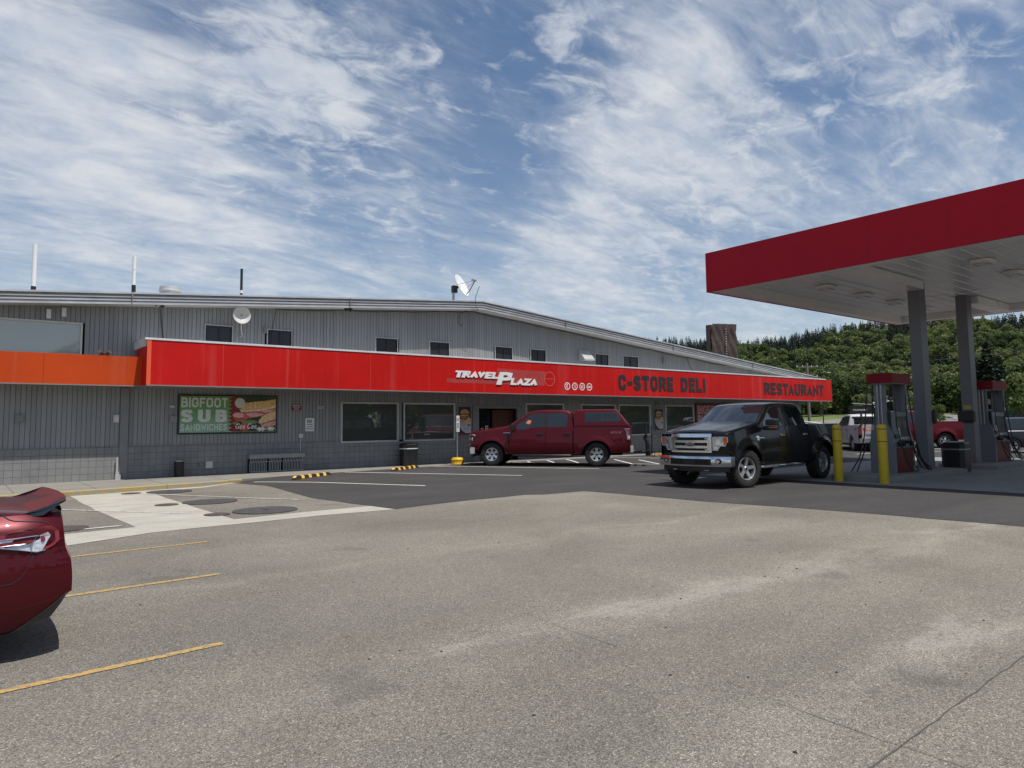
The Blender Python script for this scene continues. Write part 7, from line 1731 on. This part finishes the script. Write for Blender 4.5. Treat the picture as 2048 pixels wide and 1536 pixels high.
def fir_tree(x, y, h, w, tint, label, group=None, n=3200):
    z = zg(x, y); t = thing('fir_tree', label, 'tree', (x, y, z), rng.uniform(0, 6.28), group)
    Q, T = crown_fir(rng, n, .020); Q = Q*np.array([h*w, h*w, h*.93])+np.array([0, 0, h*.07])
    mesh_quads('crown', Q, np.clip(T+tint, 0, 1), MT['needle'], t)
    q = M(); q.cyl((0, 0, -.3), (0, 0, h*.9), h*.018, h*.003, n=8); q.build('trunk', MT['bark'], t, world=False, smooth=60)
pol = lambda az, d: (d*math.cos(R(az)), d*math.sin(R(az)))
GT = 'leafy trees along the foot of the hill'
for i in range(30):
    az_ = 13.2+i*.98+rng.uniform(-.25, .25); x, y = pol(az_, 342+rng.uniform(-6, 10))
    broad_tree(x, y, rng.uniform(5.2, 7.4), rng.uniform(.95, 1.3), .24+rng.normal(0, .10), 'tall leafy tree in the row along the foot of the hill', GT, n=1300)
for (px_, d_, h_, tn, lb) in ((17.75, 328, 28, .25, 'tallest dark fir standing right of the right column'), (18.5, 327, 22, .22, 'second dark fir just left of the tallest one'), (17.1, 330, 22, .3, 'third dark fir just right of the tallest one')):
    x, y = pol(px_, d_); fir_tree(x, y, h_, 1.35, tn, lb)
for (az_, d_, s_, hs_, tn, lb) in ((25.35, 230, 3.2, 1.25, .72, 'pale young tree in the field left of the nearer pump'), (22.55, 225, 2.7, 1.5, .70, 'pale young tree between the nearer pump and its column'), (20.75, 170, 1.5, 1.3, .42, 'small round dark green tree in the field between the columns'),
                                (16.2, 150, 3.6, 1.15, .58, 'bushy mid-green tree in front of the navy building'), (28.2, 325, 6.2, 1.2, .55, 'pale grey-green tree right of the red fascia end'), (15.2, 140, 2.6, 1.0, .5, 'rounded bush at the right edge of the field')):
    x, y = pol(az_, d_); broad_tree(x, y, s_, hs_, tn, lb, None, n=1400)
# hedge and rough growth along the road
QH, TH_ = [], []
for i in range(520):
    az_ = rng.uniform(13, 33); dd = rng.uniform(128, 140); x, y = pol(az_, dd); Q, T = tb[rng.integers(len(tb))]; sel = rng.integers(0, len(Q), 70); s = rng.uniform(.5, .95)
    QH.append(Q[sel]*np.array([s*1.5, s*1.5, s*.36])+np.array([x, y, zg(x, y)-.15])); TH_.append(np.clip(T[sel]+.55+rng.normal(0, .12), 0, 1))
mesh_quads('roadside_growth', np.concatenate(QH), np.concatenate(TH_), MT['leaf'], kind='stuff')
# trees behind the camera and across the road, seen only in window reflections
for i in range(12):
    a = R(-150+i*10+rng.uniform(-3, 3)); dd = rng.uniform(75, 95); broad_tree(dd*math.cos(a), dd*math.sin(a), rng.uniform(5, 7.5), 1.2, .3+rng.normal(0, .1), 'leafy tree behind the viewpoint, seen only as a reflection in the shop windows', 'trees behind the viewpoint', n=700)

QR, TR = [], []
for i in range(150):
    a = R(rng.uniform(-75, 2)); dd = rng.uniform(95, 125); Q, T = tb[rng.integers(len(tb))]; s = rng.uniform(2.6, 4.4)
    x, y = dd*math.cos(a), dd*math.sin(a)
    QR.append(Q*np.array([s, s, s*1.25])+np.array([x, y, zg(x, y)-1])); TR.append(np.clip(T+.7+rng.normal(0, .15), 0, 1))
mesh_quads('tree_line', np.concatenate(QR), np.concatenate(TR), MT['leaf'], kind='stuff')
